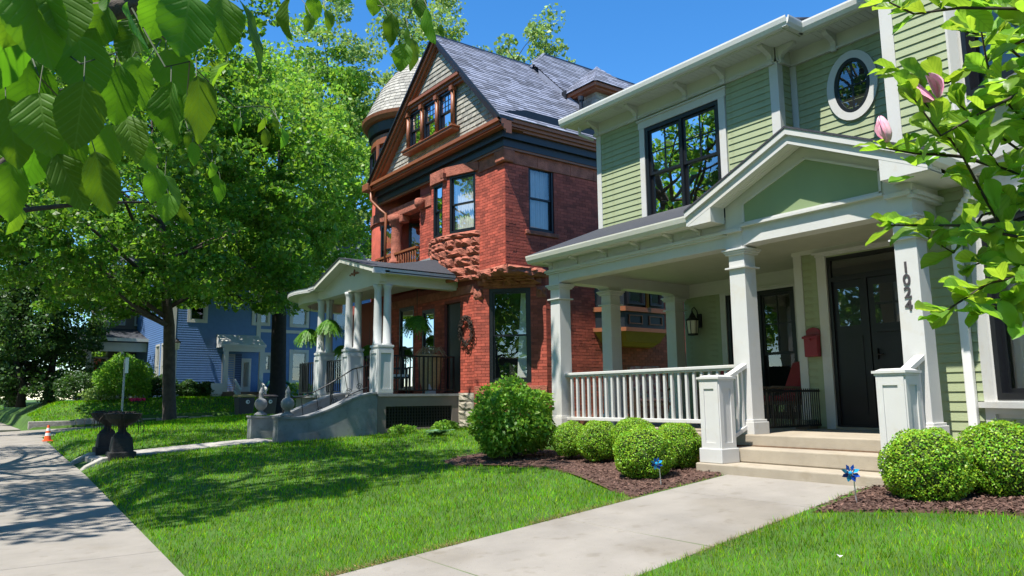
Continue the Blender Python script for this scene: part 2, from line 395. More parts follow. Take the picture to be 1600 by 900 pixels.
def clapboards(parent, F, u0, u1, z0, z1, m, openings=(), rev=.102, name='clapboard', rot=None, poly=None, rnd=random.Random(5)):
    """separate lapped boards; boards of equal length share a mesh"""
    nrow = int(round((z1 - z0) / rev)); rev = (z1 - z0) / nrow
    for j in range(nrow):
        za = z0 + j * rev; zb = za + rev
        segs = [(u0, u1)]
        if poly:
            r = clip_row(poly, (za + zb) / 2)
            if not r: continue
            segs = [r]
        for a, b, c, d in openings:
            if zb > c + .03 and za < d - .03:
                ns = []
                for s0, s1 in segs:
                    if b <= s0 or a >= s1: ns.append((s0, s1)); continue
                    if a > s0: ns.append((s0, a))
                    if b < s1: ns.append((b, s1))
                segs = ns
        for s0, s1 in segs:
            L = round(s1 - s0, 2)
            if L < .03: continue
            key = (L, round(rev, 4), m.name, tuple(F.u), tuple(F.n))
            if key not in CLAP:
                G = Frame((0, 0, 0), F.u, F.n)
                mb = MB().prism([(.003, 0), (.021, 0), (.007, rev + .012), (.003, rev + .012)], 0, L, lambda p, t: G(t, p[0], p[1]))
                CLAP[key] = M1(mb, name, m)
            I(name, CLAP[key], parent, F(s0, 0, za))
# ------------------------------------------------------------ ground
def sm(a, b, x):
    t = np.clip((np.asarray(x, float) - a) / (b - a), 0, 1); return t * t * (3 - 2 * t)
def xs(y):
    y = np.asarray(y, float); return 1.49 + .06 * (np.clip(y, -12, 16) - 6) + .036 * np.clip(y - 16, 0, 16)
def zb(y): return .15 * sm(16, 30, y)
def alley_y(x): return 29 + np.clip((np.asarray(x, float) - 2.5) * .8, 0, 4.5)
def alley_z(x): return .15 + .04 * np.clip(np.asarray(x, float) - 2.7, -3, 6)
def gz(x, y):
    x = np.asarray(x, float); y = np.asarray(y, float); r = x - xs(y)
    z = zb(y) - .035 + .03 * sm(0, .06, r)
    z = z + .062 * np.clip(r, 0, 7.5) + .13 * sm(0, .55, r) * sm(9, 14, y) * (1 - .55 * sm(2.5, 6.5, r))
    ya = alley_y(x); k = sm(-1.0, 0, y - ya)
    z = z * (1 - k) + (alley_z(x) - .03) * k
    bank = sm(36.6, 39.2, y) * .72 * sm(2.2, 4.2, x) + .35 * sm(36.5, 36.62, y) * sm(2.6, 2.9, x)
    z = z + bank + .0 * x
    z = np.where(r < -1.7, np.minimum(z, -.02) - .13 * sm(1.7, 1.8, -r) * sm(3.0, 3.1, -r), z)
    z = z + .02 * np.clip(y - 60, 0, 200) * .2
    return z
def grid_mesh(xv, yv, zf):
    X, Y = np.meshgrid(xv, yv); Z = zf(X, Y); nx = len(xv)
    V = np.stack([X, Y, Z], -1).reshape(-1, 3)
    i = (np.arange(len(yv) - 1)[:, None] * nx + np.arange(nx - 1)[None]).ravel()
    return V, np.stack([i, i + 1, i + nx + 1, i + nx], -1)
xv = np.concatenate([[-400, -200, -100, -50, -25, -12, -6, -4], np.arange(-3, 14.01, .12), [15, 17, 20, 25, 35, 60, 120, 250, 400]])
yv = np.concatenate([[-400, -150, -60, -30, -15, -9, -6], np.arange(-4, 13, .2), np.arange(13, 48, .15), [50, 53, 57, 62, 70, 90, 130, 200, 320, 500]])
V, Fq = grid_mesh(xv, yv, gz)
me = fast_mesh('ground', V, Fq, lawnm); me.polygons.foreach_set('use_smooth', [True] * len(me.polygons))
g = bpy.data.objects.new('ground', me); COL.objects.link(g)
tag(g, 'green lawn ground sloping gently up from the sidewalk to the houses', 'ground', kind='structure')
def slab(mb, pts, z_of, th=.07, inset=.011):
    c = Vector((sum(p[0] for p in pts) / len(pts), sum(p[1] for p in pts) / len(pts)))
    q = []
    for p in pts:
        d = Vector(p) - c; q.append(Vector(p) - d.normalized() * inset)
    n = len(q); b = .006
    top2 = [(p - (p - c).normalized() * b) for p in q]
    vs = [(p.x, p.y, z_of(p.x, p.y) - th) for p in q] + [(p.x, p.y, z_of(p.x, p.y) - b) for p in q] + [(p.x, p.y, z_of(p.x, p.y)) for p in top2]
    fs = [(i, (i + 1) % n, n + (i + 1) % n, n + i) for i in range(n)] + [(n + i, n + (i + 1) % n, 2 * n + (i + 1) % n, 2 * n + i) for i in range(n)] + [tuple(range(2 * n, 3 * n))]
    return mb.add(vs, fs)
sw = thing('sidewalk', (1, 6, 0), 'pale concrete public sidewalk with sawn joints running along the street', 'sidewalk', kind='structure')
y = -7.2
SWJ = [-7.2, -5.6, -4.0, -2.4, -.8, .8, 2.4, 4.0, 5.55, 7.1, 8.75, 10.4, 12.0, 13.6, 15.2, 16.8, 18.4, 20, 21.6, 23.2, 24.8, 26.4, 27.9, 29.4]
zsw = lambda x, y: float(zb(y))
for a, b in zip(SWJ[:-1], SWJ[1:]):
    pts = [(float(xs(a)) - 1.75, a), (float(xs(a)), a), (float(xs(b)), b), (float(xs(b)) - 1.75, b)]
    O('slab', slab(MB(), pts, zsw), concrete, sw)
for a in np.arange(37.2, 52, 1.6):
    pts = [(1.0, a), (2.5, a), (2.5, a + 1.59), (1.0, a + 1.59)]
    O('slab', slab(MB(), pts, lambda x, y: .19), concrete, sw)
# front walk up to the green house
def zwalk(x, y): return float(.005 + .0625 * (x - 1.49)) if x > 1.49 else 0.
fw_ = thing('front_walk', (4, 4.4, 0), 'pale concrete front walk leading from the sidewalk to the porch steps', 'walk', kind='structure')
def wl(x): return 5.10 + .105 * (x - 2.25)
def wr(x): return 3.50 + .128 * (x - 3.54)
WJ = [1.52, 2.9, 4.45, 6.05, 7.22]
for a, b in zip(WJ[:-1], WJ[1:]):
    O('slab', slab(MB(), [(a, wr(a)), (b, wr(b)), (b, wl(b)), (a, wl(a))], zwalk), concrete, fw_)
# walk of the red house between the urns
rw = thing('stone_walk', (4, 17.4, .2), 'narrow grey stone walk from the sidewalk to the red house stairs', 'walk', kind='structure')
def zrw(x, y): return float(gz(x, 17.4)) + .03
for k in range(4):
    a, b = 2.75 + k * .8, 2.75 + (k + 1) * .8
    O('slab', slab(MB(), [(a, 16.75), (b, 16.75), (b, 18.05), (a, 18.05)], zrw, .12), stone2, rw)
O('step', MB().box(2.36, 2.74, 16.72, 18.08, -.05, .155), stone2, rw, bevel=.02)
for yy, dd in ((16.55, -1), (18.25, 1)):
    mb = MB().prism([(2.08, -.05), (2.75, -.05), (2.75, .24), (2.45, .20), (2.18, .06)], yy - .13, yy + .13, lambda p, t: (p[0], t, p[1]))
    O('edging_stone', mb, stone2, rw, bevel=.02)
# alley and its kerb
al = MB(); n = 30
ax = np.concatenate([np.linspace(-2, 14, 33), [20, 40]])
vs = []
for x in ax:
    vs += [(x, float(alley_y(x)) - .02, float(alley_z(x)) + .012), (x, 36.55, float(alley_z(x)) + .012)]
al.add(vs, [(2 * i, 2 * i + 2, 2 * i + 3, 2 * i + 1) for i in range(len(ax) - 1)])
tag(O('side_road', al, concrete), 'pale side road crossing beyond the lawn in front of the blue house', 'road', kind='structure')
kb = thing('kerb', (5, 36.6, .2), 'low weathered kerb along the far lawn beside the side road', 'kerb', kind='structure')
x = 2.7; rr = random.Random(4)
while x < 14:
    L = 1.7 if x < 6 else rr.uniform(.35, .6)
    zt = float(alley_z(x)); hgt = .36 if x < 6 else rr.uniform(.16, .24)
    O('kerb_stone', MB().box(x, x + L - .02, 36.56 + (0 if x < 6 else rr.uniform(-.05, .05)), 36.8, zt - .1, zt + hgt), stone2 if x < 6 else limest, kb, bevel=.02); x += L
st = MB(); st.quad((-11, -60, -.10), (-3.2, -60, -.10), (-3.2, 90, -.10), (-11, 90, -.10))
tag(O('street', st, asphalt), 'dark asphalt street beside the sidewalk', 'road', kind='structure')
# ------------------------------------------------------------ green house
GH = thing('green_house', (9.0, 6.5, .35), 'two-storey sage green clapboard house with white porch, gabled entry and house number 1024', 'house')
XP, X2, XO, XR, XD, XW, ZF = 8.0, 9.25, 9.6, 8.6, 10.0, 11.3, .775
def bracket(parent, F, u, n0, z1, depth, h, w=.075, m=None):
    prof = [(0, 0), (.16, 0), (.20, .14), (.16, .34), (.22, .52), (.50, .66), (.82, .74), (1, .86), (1, 1), (0, 1)]
    mb = MB().prism(prof, u - w / 2, u + w / 2, lambda p, t: F(t, n0 + p[0] * depth, z1 - h + p[1] * h))
    return O('bracket', mb, m or white, parent)
# --- upper storey, left block
op = (6.86, 8.66, 4.0, 5.93)
fL = FX(X2)
wallL = O('wall', wall_panel(fL, 5.97, 9.75, 4.0, 6.25, [(7.0, 8.56, 4.14, 5.80)], .14), green_sd, GH)
clapboards(wallL, fL, 5.97 + .11, 9.75 - .11, 4.02, 6.02, green_sd, [op])
wallS = O('wall', wall_panel(Frame((0, 9.75, 0), (1, 0, 0), (0, 1, 0)), X2, 20, 3.9, 6.25), green_sd, GH)     # far side, over the porch
O('wall', wall_panel(Frame((0, 9.62, 0), (1, 0, 0), (0, 1, 0)), XW, 20, .3, 3.95), green_sd, GH)
for u in (9.64, 5.97): O('corner_board', MB().box(u, u + .11, 0, .028, 4.0, 6.02, fL), white, GH)
O('frieze_board', MB().box(5.95, 9.78, 0, .034, 6.05, 6.245, fL), cream, GH)
O('frieze_moulding', MB().box(5.93, 9.80, 0, .055, 6.015, 6.05, fL).box(5.94, 9.79, 0, .045, 5.995, 6.0145, fL), white, GH)
wn = window(GH, fL, 7.0, 8.56, 4.14, 5.80, n=-.03, units=2, grid=(2, 2), gl=glass2)
tm = MB().box(8.56, 8.67, 0, .036, 4.06, 5.80, fL).box(6.88, 7.0, 0, .036, 4.06, 5.80, fL).box(6.86, 8.69, 0, .040, 5.80, 5.93, fL).box(6.84, 8.71, 0, .065, 5.93, 5.955, fL).box(6.86, 8.69, 0, .07, 4.10, 4.14, fL)
O('window_trim', tm, white, GH)
# side of the left block and the oval-window bay
fS = FY(5.97)
wl2 = O('wall', wall_panel(fS, X2, XO, 3.9, 6.25), green_sd, GH)
clapboards(wl2, fS, X2 + .10, XO - .05, 4.02, 6.02, green_sd)
O('corner_board', MB().box(X2 - .028, X2 + .10, 0, .028, 3.9, 6.02, fS), white, GH)
fO = FX(XO)
wl3 = O('wall', wall_panel(fO, 4.1, 5.97, 3.8, 6.25), green_sd, GH)
clapboards(wl3, fO, 4.1, 5.90, 3.81, 6.02, green_sd)
O('corner_board', MB().box(5.87, 5.97, 0, .03, 3.8, 6.02, fO), white, GH)
O('frieze_board', MB().box(4.1, 5.97, .0, .034, 6.05, 6.245, fO).box(X2 - .034, XO, 0, .034, 6.05, 6.245, fS), cream, GH)
O('frieze_moulding', MB().box(4.1, 5.92, 0, .055, 6.015, 6.05, fO).box(X2 - .055, XO - .06, 0, .055, 6.015, 6.049, fS), white, GH)
# oval window
def oval(mb, F, c, ru, rz, w, n0, n1, seg=40):
    vs = []
    for i in range(seg):
        t = 2 * math.pi * i / seg; cu, sz_ = math.cos(t), math.sin(t)
        for rr_, nn in ((0, n0), (w, n0), (w, n1), (0, n1)):
            vs.append(F(c[0] + cu * (ru + rr_), nn, c[1] + sz_ * (rz + rr_)))
    fs = []
    for i in range(seg):
        j = (i + 1) % seg
        for k in range(4): fs.append((i * 4 + k, j * 4 + k, j * 4 + (k + 1) % 4, i * 4 + (k + 1) % 4))
    return mb.add(vs, fs)
oc = (5.045, 5.42)
ow = O('oval_window', oval(MB(), fO, oc, .255, .385, .105, .0, .048), white, GH, smooth=False)
O('frame', oval(MB(), fO, oc, .205, .335, .05, .002, .042), black, ow)
mb = MB(); mb.add([fO(oc[0] + .206 * math.cos(t), .034 - .012, oc[1] + .336 * math.sin(t)) for t in np.linspace(0, 2 * math.pi, 40, endpoint=False)], [tuple(range(40))])
O('pane', mb, glass2, ow)
mb = MB(); mb.add([fO(oc[0] + .25 * math.cos(t), .0205, oc[1] + .38 * math.sin(t)) for t in np.linspace(0, 2 * math.pi, 40, endpoint=False)], [tuple(range(40))])
O('dark_room', mb, dark, ow)
O('glazing_bars', MB().box(oc[0] - .009, oc[0] + .009, .023, .036, oc[1] - .33, oc[1] + .33, fO).box(oc[0] - .2, oc[0] + .2, .0235, .035, oc[1] - .01, oc[1] + .008, fO), black, ow)
# right block (front gable) with angled bay
fR = FX(XR); YB = 3.40
gpoly = [(2.9, .60), (4.10, .60), (4.10, 6.3), (2.9, 7.4)]
wl4 = O('wall', MB().add([fR(-1.5, 0, .3), fR(4.1, 0, .3), fR(4.1, 0, 6.75), fR(1.3, 0, 7.6), fR(-1.5, 0, 6.75)], [(0, 1, 2, 3, 4)]), green_sd, GH)
clapboards(wl4, fR, 3.30, 3.995, .76, 3.52, green_sd)
clapboards(wl4, fR, 3.30, 3.98, 3.60, 6.95, green_sd, poly=[(3.42, 3.60), (3.98, 3.60), (3.98, 6.78), (3.42, 6.95)])
O('wall', wall_panel(Frame((0, 4.1, 0), (1, 0, 0), (0, 1, 0)), XR, XO + .4, .3, 6.75), green_sd, GH)
# face of the right block that looks back along the porch
O('corner_board', MB().box(3.98, 4.128, 0, .03, .62, 6.75, fR).box(3.30, 3.42, 0, .031, 3.60, 7.0, fR), white, GH)
O('corner_board', MB().box(3.28, 3.36, 0, .03, .76, 3.3, fR), white, GH)
O('baseboard', MB().box(3.2, 4.1, 0, .034, .60, .745, fR).box(3.2, 4.1, 0, .055, .745, .765, fR), white, GH)
# eave of the right gable (above the frame)
mb = MB().prism([(4.60, 6.60), (1.3, 7.6), (1.3, 7.8), (4.60, 6.80)], XR - .47, XR + 8, lambda p, t: (t, p[0], p[1]))
mb.prism([(-2.0, 6.60), (1.3, 7.6), (1.3, 7.8), (-2.0, 6.80)], XR - .47, XR + 8, lambda p, t: (t, p[0], p[1]))
O('roof', mb, slate, GH)
# angled bay at the right edge
bu = Vector((-math.sin(math.radians(32)), -math.cos(math.radians(32)), 0)); bn = Vector((-math.cos(math.radians(32)), math.sin(math.radians(32)), 0))
fB = Frame((XR - .01, YB - .02, 0), bu, bn); BW = 1.25
bay = O('bay', wall_panel(fB, 0, BW, .35, 6.9, [(.17, 1.12, 1.18, 3.0), (.17, 1.12, 4.35, 6.3)], .1), white, GH)
window(GH, fB, .17, 1.12, 1.18, 3.0, n=-.04, units=1, grid=(0, 0), curt=curtain)
window(GH, fB, .17, 1.12, 4.35, 6.3, n=-.04, units=1, grid=(0, 0), curt=None)
O('bay_panel', MB().box(.16, 1.1, .0, .006, 3.72, 4.10, fB), green_sd, bay); O('bay_panel', MB().box(.16, 1.1, 0, .006, .80, 1.0, fB), green_sd, bay)
O('bay_trim', MB().box(-.0, .14, 0, .028, .75, 6.9, fB).box(1.13, 1.25, 0, .028, .75, 6.9, fB).box(.14, 1.13, 0, .030, 1.04, 1.17, fB).box(-.04, 1.29, 0, .07, 1.10, 1.16, fB)
  .box(.14, 1.13, 0, .024, .70, .79, fB).box(-.04, 1.30, 0, .075, 3.50, 3.70, fB).box(-.06, 1.32, 0, .11, 3.56, 3.64, fB).box(.14, 1.13, 0, .03, 4.11, 4.16, fB).box(-.05, 1.30, 0, .08, 4.18, 4.26, fB)
  .box(.14, 1.13, .0, .026, 3.01, 3.16, fB).box(-.03, 1.28, 0, .06, 3.16, 3.22, fB).box(-.02, 1.27, 0, .045, .56, .70, fB), white, bay)
fB2 = FX(fB(BW, 0, 0).x)
O('bay', wall_panel(fB2, -1.2, fB(BW, 0, 0).y, .35, 6.9, []), white, GH)
# roofs and eaves of the upper storey
def eave(F, u0, u1, z, d, name_u=None, ends=(0, 0)):
    """soffit boards, fascia and gutter along a wall: d = overhang"""
    s = MB(); bw = .085; n = int((u1 - u0) / bw)
    for i in range(n):
        a = u0 + (u1 - u0) * i / n; b = u0 + (u1 - u0) * (i + 1) / n - .006
        s.box(a, b, .02, d - .02, z, z + .02, F)
    s.box(u0, u1, 0, d - .02, z + .012, z + .03, F)
    O('soffit', s, soffit, GH, kind='stuff')
    O('fascia', MB().box(u0, u1, d - .03, d, z - .02, z + .13, F), cream, GH)
    prof = [(d, z + .0), (d + .07, z + .0), (d + .10, z + .05), (d + .115, z + .11), (d + .115, z + .135), (d + .10, z + .135), (d + .095, z + .11), (d + .012, z + .10), (d + .012, z + .135), (d, z + .135)]
    O('gutter', MB().prism(prof, u0 - .02, u1 + .02, lambda p, t: F(t, p[0], p[1])), metalw, GH)
EZ = 6.235
eave(fL, 5.48, 10.22, EZ, .40)
eave(fS, X2 - .46, XO - .40, EZ + .001, .43)
eave(fO, 4.12, 5.50, EZ, .40)
O('soffit', MB().box(X2 - .02, XO, 5.49, 5.968, EZ + .004, EZ + .03), soffit, GH)
rf = MB(); E_ = .42
rf.add([(X2 - E_, 10.24, 6.36), (X2 - E_, 5.46, 6.36), (14, 5.46, 8.0), (14, 7.2, 8.0), (18, 10.24, 6.36)], [(0, 1, 2, 3), (0, 3, 4)])
rf.add([(XO - E_, 5.50, 6.362), (XO - E_, 3.9, 6.362), (14, 3.9, 7.9), (14, 5.5, 7.9)], [(0, 1, 2, 3)])
O('roof', rf, slate, GH)
for yy in (9.70, 8.72, 7.62, 6.92 - .05, 6.03): bracket(GH, fL, yy, .034, EZ, .26, .25)
bracket(GH, fS, X2 + .03, .034, EZ, .26, .25)
for yy in (5.25, 4.4): bracket(GH, fO, yy, .034, EZ, .26, .25)
mb = MB().tube([fL(8.95, .25, EZ - .004), fL(8.95, .25, EZ - .012)], [.075, .065], 20); O('soffit_light', mb, white, GH)
O('downspout', MB().tube([(9.0, 9.95, 6.2), (9.0, 9.95, 6.05), (9.1, 9.84, 5.98), (9.22, 9.82, 5.96)], .03, 6), cream, GH)
# --- porch
fP = FX(XP)
flo = MB().box(7.95, XW + .2, 6.28, 9.70, ZF - .13, ZF).box(7.93, XD + .3, 3.5, 6.28, ZF - .135, ZF + .001)
O('porch_floor', flo, concstep, GH, bevel=.012)
fb = tiles(FX(8.03), [(5.9, .25), (9.66, .25), (9.66, .64), (5.9, .64)], .075, .21, .01, 0, .008, hgap=.01)
fw0 = O('foundation', MB().box(8.035, 11, 3.6, 9.655, .15, .643).box(8.66, 11, 2.0, 4.08, .15, .58), brickm, GH)
O('foundation_bricks', fb, fbrick, fw0, kind='stuff')
fb = tiles(FX(8.655), [(2.4, .25), (4.08, .25), (4.08, .585), (2.4, .585)], .075, .21, .01, 0, .008, hgap=.01)
O('foundation_bricks', fb, fbrick, fw0, kind='stuff')
sp = O('step', MB().box(7.20, 7.99, 3.50, 6.06, .2, .47), concstep, GH, bevel=.015)
O('step', MB().box(7.58, 7.97, 3.56, 5.88, .472, .635), concstep, GH, bevel=.015)
O('step', MB().box(7.915, 7.97, 3.56, 5.80, .636, .652), wood, GH)
def column(cx, cy, z0=ZF, z1=3.12, w=.245, m=white):
    h = w / 2
    c = O('column', MB().taper(cx - h, cx + h, cy - h, cy + h, z0, z1, .95), m, GH, bevel=.006)
    b = h + .035
    O('column_base', MB().box(cx - b, cx + b, cy - b, cy + b, z0, z0 + .15).box(cx - b + .015, cx + b - .015, cy - b + .015, cy + b - .015, z0 + .15, z0 + .18), m, c, bevel=.005)
    k = h + .012
    O('neck_ring', MB().box(cx - k - .02, cx + k + .02, cy - k - .02, cy + k + .02, z1 - .255, z1 - .235), m, c); mb = MB()
    for a, (z, e) in enumerate(((z1 - .075, .012), (z1 - .05, .028), (z1 - .025, .045))): mb.box(cx - k - e, cx + k + e, cy - k - e, cy + k + e, z, z + .0248)
    O('capital', mb, m, c, bevel=.004)
    return c
c0 = column(8.125, 9.565); c1 = column(8.125, 5.925); c2 = column(8.125, 3.79)
column(9.29, 9.565, z1=3.10); column(10.96, 9.565, z1=3.10)
# front and side beams with rounded corners over the columns
def arch_beam(F, u0, u1, z0, z1, n0, n1, R=.17, ra=True, rb=True, m=white, name='beam', zc=.17):
    """flat beam whose lower edge drops in a quarter round to the capitals at both ends"""
    pts = [(u0, z1), (u0, z0 - zc)]
    if ra:
        pts += [(u0 + .02, z0 - zc)] + [(u0 + .02 + R * (1 - math.cos(t)), z0 - zc + zc * math.sin(t)) for t in np.linspace(0, math.pi / 2, 8)]
    else: pts[-1] = (u0, z0)
    if rb:
        pts += [(u1 - .02 - R * (1 - math.cos(t)), z0 - zc + zc * math.sin(t)) for t in np.linspace(math.pi / 2, 0, 8)] + [(u1 - .02, z0 - zc), (u1, z0 - zc)]
    else: pts += [(u1, z0)]
    pts += [(u1, z1)]
    mb = MB(); n = len(pts); vs = [F(p[0], n1, p[1]) for p in pts] + [F(p[0], n0, p[1]) for p in pts]
    # faces as vertical strips so the concave outline fills correctly
    low = pts[1:-1]
    k = len(mb.v); V_ = []; Fs = []
    for p in low: V_ += [F(p[0], n1, p[1]), F(p[0], n1, z1), F(p[0], n0, p[1]), F(p[0], n0, z1)]
    for i in range(len(low) - 1):
        a, b = 4 * i, 4 * i + 4
        Fs += [(a, b, b + 1, a + 1), (a + 2, a + 3, b + 3, b + 2), (a, a + 2, b + 2, b), (a + 1, b + 1, b + 3, a + 3)]
    Fs += [(0, 1, 3, 2), (len(V_) - 4, len(V_) - 2, len(V_) - 1, len(V_) - 3)]
    mb.add(V_, Fs); return O(name, mb, m, GH)
BZ = 3.16; BT = 3.50
fPb = FX(8.0)
arch_beam(fPb, 6.02, 9.47, BZ, BT, -.24, .0, zc=.045, R=.16)
arch_beam(FX(7.985), 3.90, 5.83, BZ - .0, BT, -.24, .0, R=.2, zc=.045)
for cy in (9.58, 5.925, 3.79): O('beam_block', MB().box(7.978 if cy < 9 else 7.995, 8.255, cy - .125, cy + .122, 3.115, BT + .001), white, GH)
fPs = Frame((0, 9.69, 0), (1, 0, 0), (0, 1, 0))
arch_beam(fPs, 8.26, 9.17, BZ, BT, -.25, 0, zc=.055, R=.14); arch_beam(fPs, 9.41, 10.84, BZ, BT, -.25, 0, zc=.055, R=.14)
O('beam_block', MB().box(9.17, 9.41, 9.442, 9.688, 3.10, BT - .001), white, GH); O('beam_block', MB().box(10.84, 11.3, 9.442, 9.688, 3.10, BT - .001), white, GH)
O('beam', MB().box(8.24, XR, 3.70, 3.89, 3.02, 3.62), white, GH)
O('beam_moulding', MB().box(7.93, 8.0, 6.02, 9.74, 3.325, 3.365).box(7.955, 8.0, 6.02, 9.72, 3.30, 3.3245).box(8.0, 11.2, 9.69, 9.75, 3.325, 3.365), white, GH)
O('beam_moulding', MB().box(7.92, 7.99, 5.78, 6.07, 3.325, 3.37), white, GH); O('beam_moulding', MB().box(7.92, 7.99, 3.66, 3.93, 3.325, 3.37).box(7.99, 8.58, 3.60, 3.69, 3.325, 3.37).box(7.94, 8.58, 3.625, 3.69, 3.29, 3.324), white, GH)
O('frieze_board', MB().box(8.002, 8.10, 6.05, 9.70, 3.36, 3.56).box(8.1, 11.2, 9.60, 9.692, 3.36, 3.56), cream, GH)
# porch eave: soffit, gutter, brackets
O('soffit', MB().box(7.77, 8.0, 6.05, 9.88, 3.50, 3.52).box(7.77, 11.2, 9.69, 9.88, 3.5005, 3.5195), soffit, GH)
prof = [(7.79, 3.49), (7.72, 3.49), (7.685, 3.54), (7.67, 3.60), (7.67, 3.62), (7.79, 3.625)]
O('gutter', MB().prism(prof, 6.30, 9.92, lambda p, t: (p[0], t, p[1])), cream, GH)
O('fascia', MB().box(7.79, 11.2, 9.88, 9.91, 3.48, 3.62), cream, GH)
for yy in (9.62, 8.98, 8.30, 7.62, 6.98, 6.48): bracket(GH, fP, yy, .0, 3.50, .17, .135, .06)
pr = MB().add([(7.69, 9.92, 3.628), (7.69, 6.1, 3.628), (X2, 6.1, 4.27), (X2, 9.76, 4.27), (X2 + 2, 9.92, 3.9), (11.2, 9.92, 3.628)], [(0, 1, 2, 3), (0, 3, 4, 5)])
O('porch_roof', pr, dkroof, GH)
O('porch_ceiling', MB().box(8.2, XW, 3.7, 9.45, 3.36, 3.38), porchgrey, GH)
gr = MB()
for i in range(60):
    a = 8.22 + i * .05; gr.box(a, a + .044, 3.9, 9.44, 3.35, 3.3605)
O('ceiling_boards', gr, porchgrey, GH, kind='stuff')
# --- gabled portico
AY, AZ = 4.88, 4.335; LY, RY = 6.44, 3.32; LZ = 3.635
def slope_pt(y, off=0.):
    k = (AZ - LZ) / (AY - RY) if y < AY else (AZ - LZ) / (LY - AY)
    return AZ - abs(y - AY) * k + off
def rake(mb, x0, x1, o0, o1, ya=RY, yb=LY):
    for a, b in ((ya, AY), (AY, yb)):
        mb.prism([(a, slope_pt(a, o0)), (b, slope_pt(b, o0)), (b, slope_pt(b, o1)), (a, slope_pt(a, o1))], x0, x1, lambda p, t: (t, p[0], p[1]))
    return mb
O('portico_roof', rake(MB(), 7.635, X2, .02, .045), dkroof, GH)
O('rake_board', rake(MB(), 7.68, 7.72, -.165, .0), white, GH)
O('rake_moulding', rake(MB(), 7.645, 7.68, -.055, .018), white, GH)
# boxed lower ends of the rake
for a, b in ((6.04, 6.42), (3.34, 3.83)):
    ym = max(slope_pt(a), slope_pt(b))
    O('eave_return', MB().prism([(a, 3.465), (b, 3.465), (b, slope_pt(b, -.03)), (a, slope_pt(a, -.03))], 7.682, 7.96, lambda p, t: (t, p[0], p[1])), white, GH)
so = MB(); nb = 5
for i in range(nb):        # boards under the rake
    a = 7.72 + .24 * i / nb; rake(so, a, a + .043, -.145, -.13, 3.6, 6.2)
rake(so, 7.72, 7.96, -.132, -.12, 3.6, 6.2)
O('soffit', so, soffit, GH, kind='stuff')
# tympanum
ty = MB(); xt = 7.975
def P5(x, d): return [(x, 3.66, 3.36), (x, 6.03, 3.36), (x, 6.03, slope_pt(6.03, -d)), (x, AY, AZ - d), (x, 3.66, slope_pt(3.66, -d))]
O('gable_wall', MB().add(P5(xt, .10), [(0, 1, 2, 3, 4)]).add([(xt, 3.66, 3.36), (8.6, 3.66, 3.36), (8.6, 3.66, 3.62), (xt, 3.66, 3.62)], [(0, 1, 2, 3)]), cream, GH)
pen = [(3.99, 3.43), (5.73, 3.43), (5.73, 3.66), (4.84, 4.02), (3.99, 3.66)]
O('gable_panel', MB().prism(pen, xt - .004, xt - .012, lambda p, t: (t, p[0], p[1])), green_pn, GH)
tr = MB()
for i in range(5):
    a, b = Vector(pen[i]), Vector(pen[(i + 1) % 5]); d = (b - a).normalized(); nn = Vector((d.y, -d.x)) * .028
    tr.prism([a - d * .0, b, b + nn, a + nn], xt - .003, xt - .028, lambda p, t: (t, p[0], p[1]))
O('panel_moulding', tr, white, GH)
O('beam_moulding', MB().box(7.93, 7.98, 3.95, 5.78, 3.375, 3.405), white, GH)
# gutter corner and downspout beside the portico
O('gutter', MB().prism([(3.34, 3.52), (3.26, 3.53), (3.22, 3.60), (3.23, 3.65), (3.34, 3.65)], 7.64, 8.58, lambda p, t: (t, p[0], p[1])), metalw, GH)
O('soffit', MB().box(7.72, 8.595, 3.34, 3.68, 3.46, 3.475), soffit, GH)
dsy = 3.50
dsp = O('downspout', MB().box(8.50, 8.575, dsy - .045, dsy + .045, .75, 2.98), metalw, GH, bevel=.012)
path = [(8.46, 3.26, 3.50), (8.46, 3.26, 3.40), (8.475, 3.30, 3.31), (8.50, 3.38, 3.22), (8.525, 3.45, 3.13), (8.535, dsy, 3.03), (8.535, dsy, 2.95)]
el = MB()
def lerp_path(path, t):
    k = min(int(t), len(path) - 2); return Vector(path[k]).lerp(Vector(path[k + 1]), t - k)
nsg = 26
pts = [lerp_path(path, (len(path) - 1) * i / nsg) for i in range(nsg + 1)]
el.tube(pts, [.050 + (.006 if i % 2 else -.003) for i in range(nsg + 1)], 10)
O('elbow', el, metalw, dsp)
O('elbow', MB().tube([(8.535, dsy, .80), (8.53, dsy, .72), (8.49, dsy, .62), (8.485, dsy, .52)], [.047, .052, .05, .045], 10), metalw, dsp)
# --- porch walls
fW = FX(XW)
wpor = O('wall', wall_panel(fW, 6.3, 9.6, .7, 3.4, [(7.22, 8.62, .86, 3.06)], .14), green_sd, GH)
clapboards(wpor, fW, 8.76, 9.6, .80, 3.1, green_sd)
O('frieze_board', MB().box(6.3, 9.6, 0, .035, 3.14, 3.36, fW).box(6.3, 9.6, 0, .055, 3.11, 3.14, fW), cream, GH)
window(GH, fW, 7.22, 8.62, .86, 3.06, n=-.03, units=2, grid=(2, 2), gl=glass)
O('window_trim', MB().box(8.62, 8.74, 0, .04, .80, 3.10, fW).box(7.06, 7.22, 0, .04, .80, 3.10, fW).box(7.06, 8.74, 0, .042, 3.06, 3.108, fW), white, GH)
fD = FX(XD)
wd = O('wall', wall_panel(fD, 4.1, 6.34, .7, 3.4, [(4.25, 5.86, ZF, 3.20)], .14), green_sd, GH)
clapboards(wd, fD, 6.0, 6.24, .80, 3.28, green_sd)
O('corner_board', MB().box(6.24, 6.37, -.04, .03, ZF, 3.30, fD), white, GH)
O('wall', wall_panel(Frame((0, 6.34, 0), (1, 0, 0), (0, 1, 0)), XD, XW, .7, 3.4), green_sd, GH)
O('frieze_board', MB().box(4.1, 6.39, 0, .032, 3.29, 3.36, fD), cream, GH)
